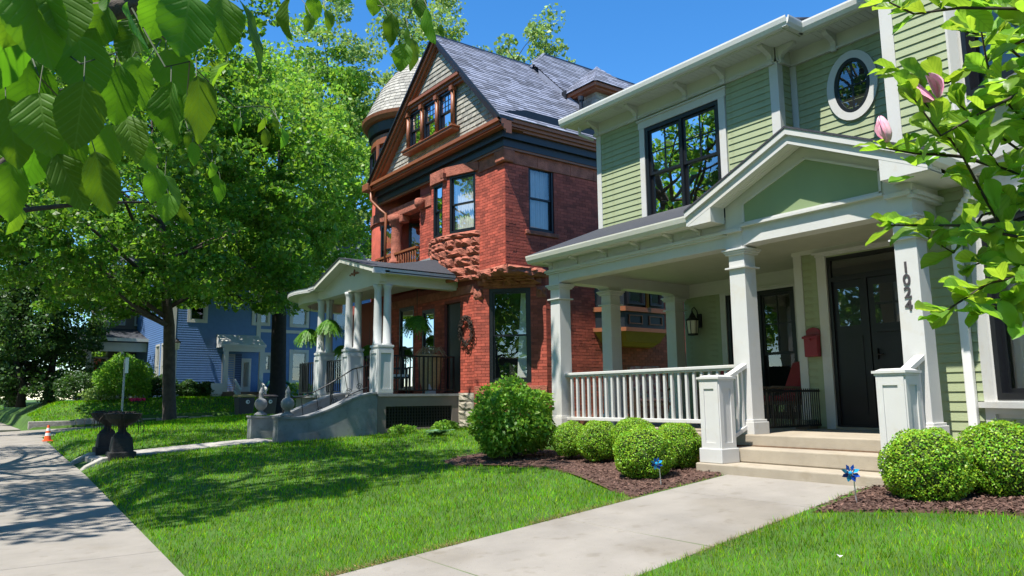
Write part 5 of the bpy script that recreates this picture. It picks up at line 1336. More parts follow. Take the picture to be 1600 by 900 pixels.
# urns
UM = [(.17, .0), (.17, .10), (.13, .13), (.10, .34), (.13, .40)]
def urn(x, y, label):
    z = gzf(x, y); t = thing('stone_urn', (x, y, z), label, 'urn', 'stone urns at the red house walk')
    O('pedestal', MB().taper(x - .21, x + .21, y - .21, y + .21, z - .05, z + .42, .78), stonem, t, bevel=.02)
    O('plinth', MB().box(x - .235, x + .235, y - .235, y + .235, z - .05, z + .14), stonem, t, bevel=.02)
    O('bowl', MB().lathe([(.16, .42), (.15, .46), (.08, .52), (.065, .58), (.10, .63), (.22, .69), (.30, .76), (.33, .84), (.35, .86), (.30, .87), (.2, .83)], (x, y, z), 20), stonem, t, smooth=False)
    s = MB(); ru = random.Random(int(x * 100 + y))
    for k in range(46):
        a = ru.uniform(0, 6.28); r = ru.uniform(.2, .55); h = ru.uniform(-.3, .08); s.tube([(x + .05 * math.cos(a), y + .05 * math.sin(a), z + .84), (x + r * .6 * math.cos(a), y + r * .6 * math.sin(a), z + .90), (x + r * .8 * math.cos(a), y + r * .8 * math.sin(a), z + .84 + h * .7), (x + r * .8 * math.cos(a), y + r * .82 * math.sin(a), z + .75 + h)], .006, 3, False)
    O('dry_vines', s, twigm, t)
urn(2.78, 16.5, 'dark stone urn on pedestal nearest the camera beside the stone walk'); urn(2.80, 18.35, 'dark stone urn on pedestal on the far side of the stone walk')
# cone, sign post, lamp, bins
cz_ = .16; cn = thing('traffic_cone', (2.40, 25.7, cz_), 'orange traffic cone with white bands at the lawn corner', 'cone')
O('base', MB().box(2.27, 2.53, 25.57, 25.83, cz_, cz_ + .03), orange, cn, bevel=.01)
cp_ = [(.10, .03), (.03, .46)]
for a, b, m_ in ((.03, .16, orange), (.16, .24, wstripe), (.24, .30, orange), (.30, .38, wstripe), (.38, .46, orange)):
    f = lambda z: .10 + (.03 - .10) * (z - .03) / .43
    O('band', MB().lathe([(f(a), a), (f(b), b)], (2.40, 25.7, cz_), 14), m_, cn)
sx_, sy_ = 5.0, 30.0; sz_ = gzf(sx_, sy_)
sg = thing('sign_post', (sx_, sy_, sz_), 'grey metal sign post seen edge on beyond the urns', 'sign')
O('post', MB().box(sx_ - .03, sx_ + .03, sy_ - .03, sy_ + .03, sz_ - .1, sz_ + 2.35), galv, sg)
O('sign_plate', MB().box(sx_ - .02, sx_ + .09, sy_ - .20, sy_ - .18, sz_ + 1.85, sz_ + 2.4), metalw, sg)
lpx, lpy = 8.25, 36.95; lpz = .50
ld = thing('street_lamp', (lpx, lpy, lpz), 'slim grey street lamp with lantern head in front of the blue house', 'street lamp')
O('pole', MB().tube([(lpx, lpy, lpz - .1), (lpx, lpy, lpz + .25), (lpx, lpy, lpz + .26), (lpx, lpy, lpz + 3.1)], [.09, .08, .05, .04], 10), galv, ld)
O('lamp_glass', MB().lathe([(.07, 0), (.13, .06), (.16, .32)], (lpx, lpy, lpz + 3.1), 10), lampg, ld)
O('lamp_cap', MB().lathe([(.19, .32), (.19, .35), (.08, .46), (.03, .5), (.02, .56)], (lpx, lpy, lpz + 3.1), 10), iron, ld)
O('base_plate', MB().box(lpx - .16, lpx + .16, lpy - .16, lpy + .16, lpz - .05, lpz + .05), stone2, ld)
def bin_(x, y, label, lidm):
    z = float(alley_z(x)) + .02; t = thing('wheelie_bin', (x, y, z), label, 'bin', 'wheelie bins by the side road')
    O('body', MB().taper(x - .34, x + .34, y - .36, y + .36, z + .98, z + .08, .82), binm, t, bevel=.03)
    O('lid', MB().prism([(-.40, 1.0), (.40, 1.0), (.38, 1.08), (.0, 1.12), (-.40, 1.06)], x - .38, x + .38, lambda p, q: (q, y + p[0], z + p[1])), lidm, t, bevel=.02)
    for s_ in (-.30, .30): O('wheel', MB().tube([(x + s_ - .03, y - .30, z + .12), (x + s_ + .03, y - .30, z + .12)], .12, 14), iron, t)
    O('emblem', MB().tube([(x + .04, y - .365, z + .80), (x + .04, y - .372, z + .80)], .085, 16), wstripe, t)
    O('emblem_mark', MB().tube([(x + .06, y - .373, z + .80), (x + .06, y - .376, z + .80)], .035, 10), binm, t)
bin_(10.2, 33.0, 'dark wheelie bin with a tan lid left of the stair wall', bint); bin_(11.3, 33.4, 'dark wheelie bin mostly hidden behind the ball finial', binm)
# garden things by the blue house
ca_ = thing('garden_canopy', (13.7, 39.4, 1.2), 'small teal wire garden arch near the blue house steps', 'canopy')
for a in (13.2, 14.6): O('leg', MB().tube([(a, 39.4, 1.1), (a, 39.4, 2.05)], .025, 5), teal, ca_)
O('top', MB().prism([(13.2, 2.03), (13.5, 2.30), (13.9, 2.38), (14.3, 2.28), (14.6, 2.03), (14.3, 2.20), (13.9, 2.30), (13.5, 2.22)], 39.1, 39.7, lambda p, t: (p[0], t, p[1])), teal, ca_)
fp = thing('flower_pot', (6.95, 38.8, 1.15), 'low pot of magenta flowers under the round bush', 'flower pot')
O('pot', MB().lathe([(.2, 0), (.28, .2)], (7.05, 38.7, 1.1), 12), binm, fp)
fm2 = MB(); rf_ = random.Random(8)
for k in range(60): fm2.ball((7.05 + rf_.uniform(-.3, .3), 38.7 + rf_.uniform(-.2, .2), 1.36 + rf_.uniform(-.05, .06)), .05, 6, 4)
O('blossoms', fm2, magenta, fp)
# ------------------------------------------------------------ vegetation
def rnd_dirs(n, g):
    v = g.normal(size=(n, 3)); return v / np.linalg.norm(v, axis=1, keepdims=True)
def leaf_quads(P, L, Wd, g, up=.6, axis=None, droop=.0, fold=.18, nb=None):
    """one folded leaf face per point"""
    n = len(P); N = rnd_dirs(n, g) + np.array([0, 0, up]) + (0 if nb is None else nb); N /= np.linalg.norm(N, axis=1, keepdims=True)
    A = rnd_dirs(n, g) if axis is None else axis + rnd_dirs(n, g) * .6
    A = A - N * (A * N).sum(1, keepdims=True); A[:, 2] -= droop; A /= np.linalg.norm(A, axis=1, keepdims=True)
    B = np.cross(N, A); L = np.broadcast_to(L, n)[:, None]; Wd = np.broadcast_to(Wd, n)[:, None]
    V = np.stack([P - A * L * .5, P + B * Wd * .5 + N * L * fold - A * L * .05, P + A * L * .5, P - B * Wd * .5 + N * L * fold - A * L * .05], 1).reshape(-1, 3)
    return V, np.arange(4 * n).reshape(-1, 4)
def clumps_in(c, r, n, g, shell=.5, zcut=None):
    d = rnd_dirs(n * 3, g); rad = g.uniform(0, 1, n * 3) ** (1 / 3); rad = shell + (1 - shell) * rad
    wob = 1 + .18 * np.sin(d[:, 0] * 5 + c[0]) * np.cos(d[:, 1] * 4 + c[1]) + .12 * np.sin(d[:, 2] * 7)
    P = np.array(c) + d * rad[:, None] * np.array(r) * wob[:, None]
    if zcut is not None: P = P[P[:, 2] > zcut]
    return P[:n]
def crown_mesh(name, C_, nleaf, cr, size, m, g, up=.6, flat=.6, aspect=.75):
    k = g.integers(0, len(C_), nleaf); sp = cr * g.uniform(.6, 1.25, len(C_))[k][:, None]
    off = g.normal(size=(nleaf, 3)); off /= np.maximum(1., np.linalg.norm(off, axis=1, keepdims=True) / 1.5)
    P = C_[k] + off * sp * np.array([.62, .62, .62 * flat])
    L = size * g.uniform(.45, 1.5, nleaf)
    V, Q = leaf_quads(P, L, L * aspect, g, up)
    return V, Q
def limb(mb, a, b, r0, r1, g, bend=.15, n=6, sag=.0, seg=7):
    a, b = np.array(a, float), np.array(b, float); L = np.linalg.norm(b - a); off = g.normal(size=3) * bend * L
    pts = []
    for i in range(n + 1):
        t = i / n; p = a + (b - a) * t + off * math.sin(math.pi * t) * .5; p[2] += sag * L * math.sin(math.pi * t); pts.append(tuple(p))
    mb.tube(pts, [r0 + (r1 - r0) * (i / n) ** .8 for i in range(n + 1)], seg)
    return pts
def tree(name, label, base, fork, cc, cr_, nc, nleaf, clump, size, lm, bm, tr, seed, cat='tree', group=None, shell=.45, zcut=None, up=.6, nl=18, flat=.6, top=None):
    g = np.random.default_rng(seed); bx, by_, bz_ = base
    t = thing(name, base, label, cat, group)
    C_ = clumps_in(cc, cr_, nc, g, shell, zcut)
    mb = MB(); tp = top or (cc[0], cc[1], cc[2] + cr_[2] * .55)
    p0 = np.array(base, float); p1 = np.array([bx + (tp[0] - bx) * .15, by_ + (tp[1] - by_) * .15, fork]); p2 = np.array(tp, float)
    tr_pts = [p0 + [0, 0, -.15], p0 + [0, 0, .25], p0 * .6 + p1 * .4 + g.normal(size=3) * .04, p1] + [p1 + (p2 - p1) * s + g.normal(size=3) * .12 for s in (.25, .5, .75, 1.)]
    mb.tube([tuple(p) for p in tr_pts], [tr * 1.35, tr * 1.08, tr * .95, tr * .86, tr * .62, tr * .42, tr * .25, tr * .08], 12)
    idx = g.permutation(len(C_))[:nl]
    for q, i in enumerate(idx):
        c = C_[i]; h = min(max(fork, c[2] - np.hypot(c[0] - p1[0], c[1] - p1[1]) * .55), tp[2]); s = max(0, (h - fork) / max(.1, tp[2] - fork)); st_ = p1 + (p2 - p1) * s
        pts = limb(mb, st_, c, tr * (.42 - .3 * s), .02, g, .10, 6, .06)
        for k in range(2):
            j = g.integers(0, len(C_)); d = C_[np.argsort(np.linalg.norm(C_ - np.array(pts[3 + k]), axis=1))[g.integers(1, 5)]]; limb(mb, pts[3 + k], d, tr * .10, .012, g, .1, 4, .05, 5)
    O('trunk', mb, bm, t, smooth=True)
    V, Q = crown_mesh('crown', C_, nleaf, clump, size, lm, g, up, flat)
    me = fast_mesh('crown', V - np.array(base), Q, lm); I('crown', me, t, base)
    return t
tree('maple_tree', 'maple with straight trunk and wide low crown on the lawn before the side road', (7.25, 33.0, .36), 4.3, (5.8, 32.6, 10.0), (7.2, 6.2, 6.2), 340, 72000, .95, .19, lf_maple, bark, .25, 1, zcut=5.2, group='trees along the block', flat=.42)
tree('maple_tree', 'dark-trunked forked maple behind the cement stair wall', (13.0, 36.9, .5), 5.6, (12.9, 37.5, 11.5), (5.2, 5.2, 7.2), 240, 42000, .95, .20, lf_bright, darkbark, .40, 2, zcut=6.6, group='trees along the block')
tree('broadleaf_tree', 'bright green tree filling the sky left of the round tower', (20.5, 47.5, 1.2), 6, (18.6, 47.5, 14.0), (7.6, 6.0, 11.5), 300, 46000, 1.15, .27, lf_bright, darkbark, .4, 3, zcut=3.5, group='trees behind the red house')
tree('tall_tree', 'tall pale-leaved tree rising behind the front gable', (25.5, 44.0, 1), 9, (23.6, 45.0, 20.0), (7.6, 5.0, 11.5), 270, 32000, 1.15, .26, lf_pale, bark, .4, 4, group='trees behind the red house', shell=.3)
tree('tall_tree', 'pale-leaved tree top showing above the slate roof ridge', (30.2, 37.5, 1), 12, (30.2, 37.5, 19.6), (4.6, 3.6, 7.6), 85, 9500, .75, .26, lf_pale, bark, .32, 5, group='trees behind the red house', shell=.08, flat=1.1)
tree('street_tree', 'dark leafy street tree whose lower crown fills the top left', (-1.6, 17.0, 0), 4.0, (-.2, 17.5, 9.6), (5.4, 6.4, 4.6), 150, 20000, .72, .15, lf_maple, bark, .26, 6, zcut=5.4, group='trees along the block', flat=.5)
tree('dark_tree', 'dense dark evergreen at the far left beyond the side road', (4.2, 46.0, 1.2), 2.5, (4.2, 46.0, 5.4), (2.5, 2.5, 5.0), 150, 20000, .7, .16, lf_dark, darkbark, .22, 7, zcut=1.6, group='trees across the side road', shell=.6)
tree('dark_tree', 'second dense dark evergreen left of the grey house porch', (2.9, 44.5, 1.2), 2.2, (2.9, 44.5, 4.4), (1.7, 1.9, 4.2), 110, 12000, .6, .15, lf_dark, darkbark, .18, 8, zcut=1.3, group='trees across the side road', shell=.6)
tree('broadleaf_tree', 'mid green tree arching over the far left corner', (3.0, 52.0, 1.2), 4, (3.4, 52, 10.0), (6.0, 5, 7.5), 190, 24000, 1.0, .22, lf_bright, darkbark, .3, 9, zcut=2.5, group='trees across the side road')
tree('broadleaf_tree', 'tree crown over the roof of the grey house', (14.5, 60.0, 1.5), 5, (13.5, 59, 14), (8, 6, 10), 200, 22000, 1.2, .28, lf_maple, darkbark, .35, 10, group='trees across the side road')
tree('broadleaf_tree', 'far tree closing the gap at the left edge of the view', (-1.0, 62.0, 1.5), 4, (-.5, 62, 8), (6, 5, 7.5), 150, 14000, 1.2, .27, lf_bright, darkbark, .3, 13, group='trees across the side road')
# trees across the street: reflected in the window panes; copies below added to block skylight
tree('broadleaf_tree', 'large tree across the street', (-14.5, 18.0, 0), 3, (-14, 18, 7.5), (5.0, 7.5, 7.0), 190, 17000, 1.2, .32, lf_bright, darkbark, .35, 11, group='trees across the street')
tree('broadleaf_tree', 'second large tree across the street', (-15, 33.0, 0), 3, (-15, 33, 8.5), (5.5, 7.5, 8.5), 190, 17000, 1.2, .34, lf_maple, darkbark, .35, 12, group='trees across the street')
srcs = [o for o in bpy.data.objects if o.get('group') == 'trees across the street']
for k, (x, y, rz) in enumerate(((-14.5, 3.5, .8), (-15.5, -11, 2.0), (-15, 48, 3.1), (-14, -26, 4.2))):  # unseen copies added to cut sky light on the house fronts and ground
    r0 = srcs[k % 2]; c = r0.copy(); COL.objects.link(c); c.location = (x, y, 0); c.rotation_euler.z = rz; ORG[c] = Vector((x, y, 0))
    c['label'] = ['third large tree across the street', 'fourth large tree across the street', 'fifth large tree across the street', 'sixth large tree across the street'][k]
    for ch in r0.children:
        d = ch.copy(); COL.objects.link(d); d.parent = c
# ---- near street tree: its limb and leaves hang into the top left corner
NT = tree('walnut_tree', 'street tree whose thick limb and large leaves hang into the top left corner', (-1.7, 8.4, 0), 3.2, (-.6, 10.6, 9.4), (3.9, 3.6, 2.7), 85, 10500, .66, .16, lf_maple, bark, .30, 14, zcut=7.0, nl=12, flat=.6)
g_ = np.random.default_rng(3)
lb_ = MB(); lb_.tube([(-1.6, 8.3, 2.9), (-1.3, 6.6, 2.75), (-.9, 4.6, 2.6), (-.35, 3.1, 2.35), (.0, 2.72, 2.36), (.04, 2.75, 2.43), (.21, 2.75, 2.50), (.37, 2.72, 2.58), (.52, 2.70, 2.72), (.9, 2.9, 3.1)], [.12, .10, .075, .05, .042, .038, .036, .034, .03, .015], 10)
lb_.tube([(-.9, 4.6, 2.6), (-.3, 3.1, 2.05), (.0, 2.72, 1.92), (.07, 2.77, 1.98), (.16, 2.78, 2.09), (.22, 2.75, 2.2)], [.035, .025, .018, .015, .011, .007], 8)
O('limb', lb_, bark, NT, smooth=True)
NEAR_LEAVES = [
 (0.393, 1.82, 2.22, -0.079, -0.032, -0.996, -0.095, -0.995, 0.039, 0.154, 0.132),
 (0.509, 1.995, 2.336, 0.144, 0.094, -0.985, -0.063, -0.993, -0.104, 0.157, 0.102),
 (0.518, 1.86, 2.263, 0.483, -0.12, -0.868, 0.702, -0.539, 0.465, 0.19, 0.118),
 (0.52, 2.731, 2.477, 0.419, 0.011, -0.908, -0.329, -0.93, -0.163, 0.159, 0.144),
 (0.389, 1.951, 2.046, 0.134, 0.285, -0.949, -0.783, -0.557, -0.278, 0.156, 0.097),
 (0.438, 1.906, 2.057, 0.265, 0.202, -0.943, 0.444, -0.894, -0.067, 0.165, 0.102),
 (0.434, 2.659, 2.53, -0.395, 0.176, -0.902, -0.448, -0.894, 0.022, 0.161, 0.116),
 (0.063, 1.761, 2.127, 0.302, 0.135, -0.944, -0.263, -0.94, -0.219, 0.19, 0.119),
 (0.064, 1.975, 2.13, -0.223, 0.057, -0.973, 0.736, -0.644, -0.206, 0.217, 0.135),
 (0.094, 2.126, 2.097, 0.063, 0.332, -0.941, -0.161, -0.927, -0.338, 0.16, 0.136),
 (0.109, 1.887, 1.927, 0.212, -0.045, -0.976, -0.352, -0.935, -0.034, 0.145, 0.118),
 (0.181, 1.77, 1.93, -0.007, 0.298, -0.954, -0.026, -0.954, -0.298, 0.149, 0.1),
 (0.193, 2.148, 1.959, -0.113, 0.27, -0.956, -0.128, -0.958, -0.256, 0.158, 0.116),
 (0.172, 2.15, 1.871, 0.5, 0.078, -0.863, -0.144, -0.975, -0.171, 0.156, 0.095),
 (0.325, 2.426, 2.065, -0.091, 0.069, -0.993, 0.047, -0.996, -0.074, 0.157, 0.091),
 (0.227, 1.898, 1.818, 0.288, 0.234, -0.929, -0.068, -0.962, -0.263, 0.149, 0.078),
 (0.333, 2.253, 2.044, 0.27, -0.189, -0.944, -0.042, -0.982, 0.184, 0.146, 0.085),
 (0.461, 2.873, 2.206, 0.464, -0.093, -0.881, -0.054, -0.996, 0.077, 0.16, 0.083),
 (0.568, 2.994, 2.121, -0.079, 0.085, -0.993, -0.044, -0.996, -0.081, 0.134, 0.086),
 (0.636, 3.117, 2.061, -0.08, -0.033, -0.996, -0.008, -0.999, 0.034, 0.117, 0.083),
 (0.563, 2.833, 2.051, 0.57, -0.177, -0.802, 0.542, -0.653, 0.529, 0.117, 0.072),
 (0.674, 3.155, 2.064, 0.428, -0.032, -0.903, -0.882, -0.232, -0.41, 0.13, 0.08),
 (0.322, 2.67, 2.553, -0.277, 0.477, -0.834, -0.203, -0.877, -0.435, 0.158, 0.127),
 (0.181, 1.965, 2.113, 0.24, -0.065, -0.969, -0.078, -0.996, 0.048, 0.152, 0.119),
 (0.086, 2.211, 1.855, -0.017, 0.285, -0.958, -0.36, -0.896, -0.26, 0.16, 0.09),
 (0.132, 2.976, 1.922, -0.122, 0.083, -0.989, 0.78, -0.608, -0.148, 0.119, 0.074),
 (0.643, 2.852, 2.239, -0.011, 0.148, -0.989, -0.42, -0.898, -0.13, 0.073, 0.037),
 (0.638, 2.781, 2.177, 0.201, 0.23, -0.952, -0.003, -0.972, -0.235, 0.087, 0.043),
 (0.733, 2.874, 2.145, -0.021, 0.223, -0.975, 0.294, -0.93, -0.219, 0.063, 0.039),
 (0.83, 3.119, 2.153, 0.035, 0.182, -0.983, -0.095, -0.978, -0.185, 0.102, 0.051),
 (0.759, 2.927, 2.122, 0.198, 0.05, -0.979, -0.757, -0.626, -0.185, 0.059, 0.036),
 (0.863, 2.99, 2.386, -0.142, 0.26, -0.955, -0.552, -0.822, -0.142, 0.068, 0.034),
 (0.864, 2.693, 2.293, -0.052, 0.454, -0.889, 0.569, -0.719, -0.4, 0.062, 0.038),
 (0.888, 2.744, 2.27, 0.076, 0.208, -0.975, -0.16, -0.963, -0.218, 0.073, 0.036),
 (1.008, 2.916, 2.351, 0.029, -0.001, -1.0, 0.61, -0.792, 0.019, 0.089, 0.055),
 (0.93, 2.749, 2.32, 0.007, 0.315, -0.949, -0.831, -0.526, -0.18, 0.053, 0.033),
 (0.439, 2.369, 2.507, -0.154, 0.381, -0.912, -0.164, -0.92, -0.357, 0.161, 0.111),
 (0.116, 1.774, 2.139, 0.239, -0.175, -0.955, -0.006, -0.984, 0.178, 0.149, 0.106),
 (0.062, 1.786, 2.133, -0.202, 0.319, -0.926, -0.17, -0.943, -0.287, 0.152, 0.101),
 (0.295, 2.099, 2.119, 0.011, 0.265, -0.964, -0.226, -0.939, -0.26, 0.155, 0.097),
 (0.054, 2.034, 1.951, 0.241, 0.197, -0.95, -0.024, -0.978, -0.209, 0.164, 0.095),
 (0.374, 2.45, 2.301, 0.264, 0.083, -0.961, -0.202, -0.969, -0.139, 0.159, 0.091),
 (0.141, 2.321, 1.959, -0.106, 0.336, -0.936, 0.12, -0.93, -0.347, 0.145, 0.095),
 (0.958, 2.743, 2.82, 0.131, 0.28, -0.951, -0.977, -0.124, -0.171, 0.157, 0.097),
 (1.034, 2.679, 2.822, 0.101, 0.154, -0.983, -0.317, -0.932, -0.178, 0.094, 0.067),
 (1.016, 2.659, 2.733, -0.127, 0.136, -0.983, -0.208, -0.972, -0.107, 0.071, 0.043),
 (0.985, 2.426, 2.64, 0.242, 0.169, -0.955, 0.253, -0.962, -0.106, 0.075, 0.047),
 (1.229, 2.535, 2.843, 0.03, 0.175, -0.984, -0.345, -0.922, -0.175, 0.093, 0.066),
 (1.232, 2.391, 2.688, 0.047, 0.256, -0.966, -0.666, -0.713, -0.221, 0.119, 0.062),
 (1.291, 2.396, 2.586, -0.081, 0.257, -0.963, -0.591, -0.79, -0.162, 0.108, 0.077),
 (1.346, 2.45, 2.645, 0.124, -0.048, -0.991, 0.445, -0.89, 0.099, 0.126, 0.078),
 (1.349, 2.33, 2.721, 0.052, -0.084, -0.995, -0.986, 0.155, -0.065, 0.149, 0.093),
 (1.382, 2.46, 2.844, 0.105, 0.071, -0.992, -0.459, -0.881, -0.112, 0.093, 0.06),
 (1.309, 2.413, 2.664, -0.083, -0.038, -0.996, -0.991, 0.109, 0.079, 0.083, 0.052),
 (1.505, 2.491, 2.771, 0.157, 0.083, -0.984, -0.981, -0.099, -0.165, 0.056, 0.035),
]
MAG = [
 [(3.862, 1.134, 1.638), (3.726, 1.265, 1.79), (3.578, 1.322, 2.061), (3.437, 1.349, 2.259), (3.306, 1.377, 2.384), (3.184, 1.386, 2.481)],
 [(3.586, 1.407, 2.303), (3.484, 1.458, 2.307), (3.376, 1.518, 2.308), (3.255, 1.587, 2.328)],
 [(3.513, 0.942, 2.494), (3.404, 1.087, 2.459), (3.304, 1.221, 2.382), (3.206, 1.334, 2.302), (3.056, 1.366, 2.449)],
 [(3.811, 1.0, 2.827), (3.698, 1.159, 2.794), (3.602, 1.31, 2.706), (3.509, 1.412, 2.634), (3.349, 1.535, 2.692)],
 [(3.517, 0.914, 2.784), (3.392, 1.051, 2.794), (3.234, 1.224, 2.826), (3.104, 1.35, 2.813), (2.984, 1.388, 2.843)],
 [(3.639, 1.037, 1.928), (3.525, 1.185, 1.883), (3.369, 1.361, 1.95), (3.251, 1.45, 1.952), (3.131, 1.532, 1.953)],
 [(3.565, 1.034, 1.736), (3.448, 1.174, 1.719), (3.342, 1.264, 1.69), (3.248, 1.327, 1.623), (3.153, 1.381, 1.56)],
 [(3.901, 1.098, 2.118), (3.782, 1.257, 2.083), (3.668, 1.385, 2.041), (3.582, 1.485, 1.875), (3.47, 1.534, 1.938)],
 [(4.042, 1.114, 2.385), (3.925, 1.282, 2.348), (3.782, 1.364, 2.466), (3.646, 1.422, 2.563)],
 [(4.036, 1.074, 2.769), (3.905, 1.233, 2.78), (3.771, 1.281, 2.871), (3.646, 1.364, 2.9)],
 [(3.673, 1.081, 1.593), (3.55, 1.218, 1.626), (3.454, 1.28, 1.6), (3.364, 1.32, 1.572)],
 [(3.791, 1.059, 2.176), (3.668, 1.207, 2.178), (3.561, 1.263, 2.216), (3.443, 1.281, 2.327)],
 [(3.83, 1.044, 2.438), (3.705, 1.195, 2.443), (3.563, 1.257, 2.563), (3.39, 1.215, 2.82)],
 [(4.029, 1.157, 1.914), (3.907, 1.32, 1.883), (3.807, 1.389, 1.869), (3.709, 1.461, 1.826)],
]
def veined(m, k=46., rib=.035):
    """fine side veins and a paler midrib, in the leaf's own coordinates"""
    N = m.node_tree; L = N.links; b = N.nodes['Principled BSDF']
    tc = N.nodes.new('ShaderNodeTexCoord'); sp = N.nodes.new('ShaderNodeSeparateXYZ'); L.new(tc.outputs['Object'], sp.inputs[0])
    ab = N.nodes.new('ShaderNodeMath'); ab.operation = 'ABSOLUTE'; L.new(sp.outputs['X'], ab.inputs[0])
    mu = N.nodes.new('ShaderNodeMath'); mu.operation = 'MULTIPLY_ADD'; mu.inputs[1].default_value = -.75; L.new(ab.outputs[0], mu.inputs[0]); L.new(sp.outputs['Y'], mu.inputs[2])
    m2 = N.nodes.new('ShaderNodeMath'); m2.operation = 'MULTIPLY'; m2.inputs[1].default_value = k * 1.6; L.new(mu.outputs[0], m2.inputs[0])
    si = N.nodes.new('ShaderNodeMath'); si.operation = 'SINE'; L.new(m2.outputs[0], si.inputs[0])
    pw = N.nodes.new('ShaderNodeMath'); pw.operation = 'POWER'; pw.inputs[1].default_value = 14; a2 = N.nodes.new('ShaderNodeMath'); a2.operation = 'ABSOLUTE'; L.new(si.outputs[0], a2.inputs[0]); L.new(a2.outputs[0], pw.inputs[0])
    lt = N.nodes.new('ShaderNodeMath'); lt.operation = 'LESS_THAN'; lt.inputs[1].default_value = rib * .5; L.new(ab.outputs[0], lt.inputs[0])
    mx = N.nodes.new('ShaderNodeMath'); mx.operation = 'MAXIMUM'; L.new(pw.outputs[0], mx.inputs[0]); L.new(lt.outputs[0], mx.inputs[1])
    bp = N.nodes.new('ShaderNodeBump'); bp.inputs['Strength'].default_value = .3; bp.inputs['Distance'].default_value = .01; bp.invert = True
    L.new(mx.outputs[0], bp.inputs['Height']); L.new(bp.outputs[0], b.inputs['Normal'])
    tr = [n for n in N.nodes if n.type == 'BSDF_TRANSLUCENT'][0]; src = tr.inputs['Color'].links[0].from_socket
    mc = N.nodes.new('ShaderNodeMix'); mc.data_type = 'RGBA'; mc.blend_type = 'MULTIPLY'; mf = N.nodes.new('ShaderNodeMath'); mf.operation = 'MULTIPLY'; mf.inputs[1].default_value = .42; L.new(mx.outputs[0], mf.inputs[0])
    L.new(mf.outputs[0], mc.inputs[0]); L.new(src, mc.inputs[6]); mc.inputs[7].default_value = (.35, .45, .2, 1); L.new(mc.outputs[2], tr.inputs['Color'])
    bs = b.inputs['Base Color'].links[0].from_socket; m3 = N.nodes.new('ShaderNodeMix'); m3.data_type = 'RGBA'; L.new(mf.outputs[0], m3.inputs[0]); L.new(bs, m3.inputs[6]); m3.inputs[7].default_value = (.16, .30, .05, 1); L.new(m3.outputs[2], b.inputs['Base Color'])
veined(lf_near, 15.); veined(lf_mag, 12.)
def leaf_mesh(name, m, prof, n=22, fold=.10, curl=.12, wave=.02, seed=0):
    """unit leaf: base at origin, tip at +y, normal +z, full width 1"""
    r = random.Random(seed); vs = []; fs = []
    ph = r.uniform(0, 6)
    for i in range(n + 1):
        t = i / n; w_ = float(np.interp(t, [p[0] for p in prof], [p[1] for p in prof])) * .5
        z = -curl * t * t + .03 * math.sin(t * 5 + ph)
        for s_ in (-1, -.5, 0, .5, 1):
            ww = w_ * (1 + (.05 if (i % 2 and abs(s_) == 1) else 0))
            vs.append((s_ * ww, t, z + fold * abs(s_) * w_ * 2 + (wave * math.sin(t * 14 + s_ * 2 + ph) * abs(s_))))
    for i in range(n):
        for k in range(4): a = i * 5 + k; fs.append((a, a + 1, a + 6, a + 5))
    return M1(MB().add(vs, fs), name, m, True)
OV = [(0, .05), (.06, .42), (.2, .82), (.38, 1.0), (.58, .95), (.75, .72), (.88, .42), (.96, .16), (1, .01)]
OB = [(0, .06), (.1, .24), (.3, .58), (.5, .86), (.68, 1.0), (.82, .88), (.92, .55), (.97, .25), (1, .02)]
NLM = [leaf_mesh('leaf', lf_near, OV, fold=f, curl=c, seed=s) for f, c, s in ((.10, .12, 1), (.16, .05, 2), (.06, .2, 3))]
MLM = [leaf_mesh('leaf', lf_mag, OB, n=10, fold=f, curl=c, wave=.03, seed=s) for f, c, s in ((.14, .15, 4), (.2, -.08, 5), (.08, .28, 6), (.16, .02, 7))]
def place_leaf(me, parent, base, ax, nr, ln, wd):
    y = Vector(ax).normalized(); z = Vector(nr); z = (z - y * z.dot(y)).normalized(); x = y.cross(z)
    o = I('leaf', me, parent, base); o.rotation_euler = Matrix((x, y, z)).transposed().to_euler(); o.scale = (wd, ln, ln); return o
tws = MB(); rl_ = random.Random(6)
twig_roots = [(-.1, 3.6, 3.0), (.3, 3.7, 3.1), (.75, 3.6, 3.15), (1.2, 3.4, 3.2), (1.55, 3.2, 3.25)]
for i, q in enumerate(NEAR_LEAVES):
    b = Vector(q[0:3]); place_leaf(NLM[i % 3], NT, b, q[3:6], q[6:9], q[9], q[10])
    # stalk from a neighbouring twig
    up_ = b + Vector((rl_.uniform(-.03, .03), rl_.uniform(.05, .12), rl_.uniform(.05, .10)))
    tws.tube([b, (b + up_) / 2 + Vector((0, 0, .01)), up_], [.0012, .0013, .0016], 5, False)
def chain(ids, root):
    pts = [Vector(NEAR_LEAVES[i][0:3]) + Vector((0, .08, .07)) for i in ids]
    p = [Vector(root)] + pts; tws.tube(p, [.0035] + [.002] * (len(p) - 2) + [.0012], 6, False)
chain([23, 38, 37, 22, 6, 36, 0, 1, 2], (.0, 2.75, 2.42)); chain([8, 9, 10, 12, 13], (-.02, 2.75, 2.36)); chain([11, 39, 14, 15], (.1, 2.75, 2.46)); chain([3, 16, 17, 18, 19], (.25, 2.75, 2.52)); chain([4, 5, 26, 27, 29], (.4, 2.72, 2.6))
chain([43, 44], (.6, 2.75, 2.8)); chain([47, 48, 49], (.85, 2.85, 3.05)); chain([52, 51, 50], (.9, 2.9, 3.1)); chain([31, 32, 35, 34], (.4, 2.72, 2.6)); chain([24, 25], (.02, 2.73, 1.94))
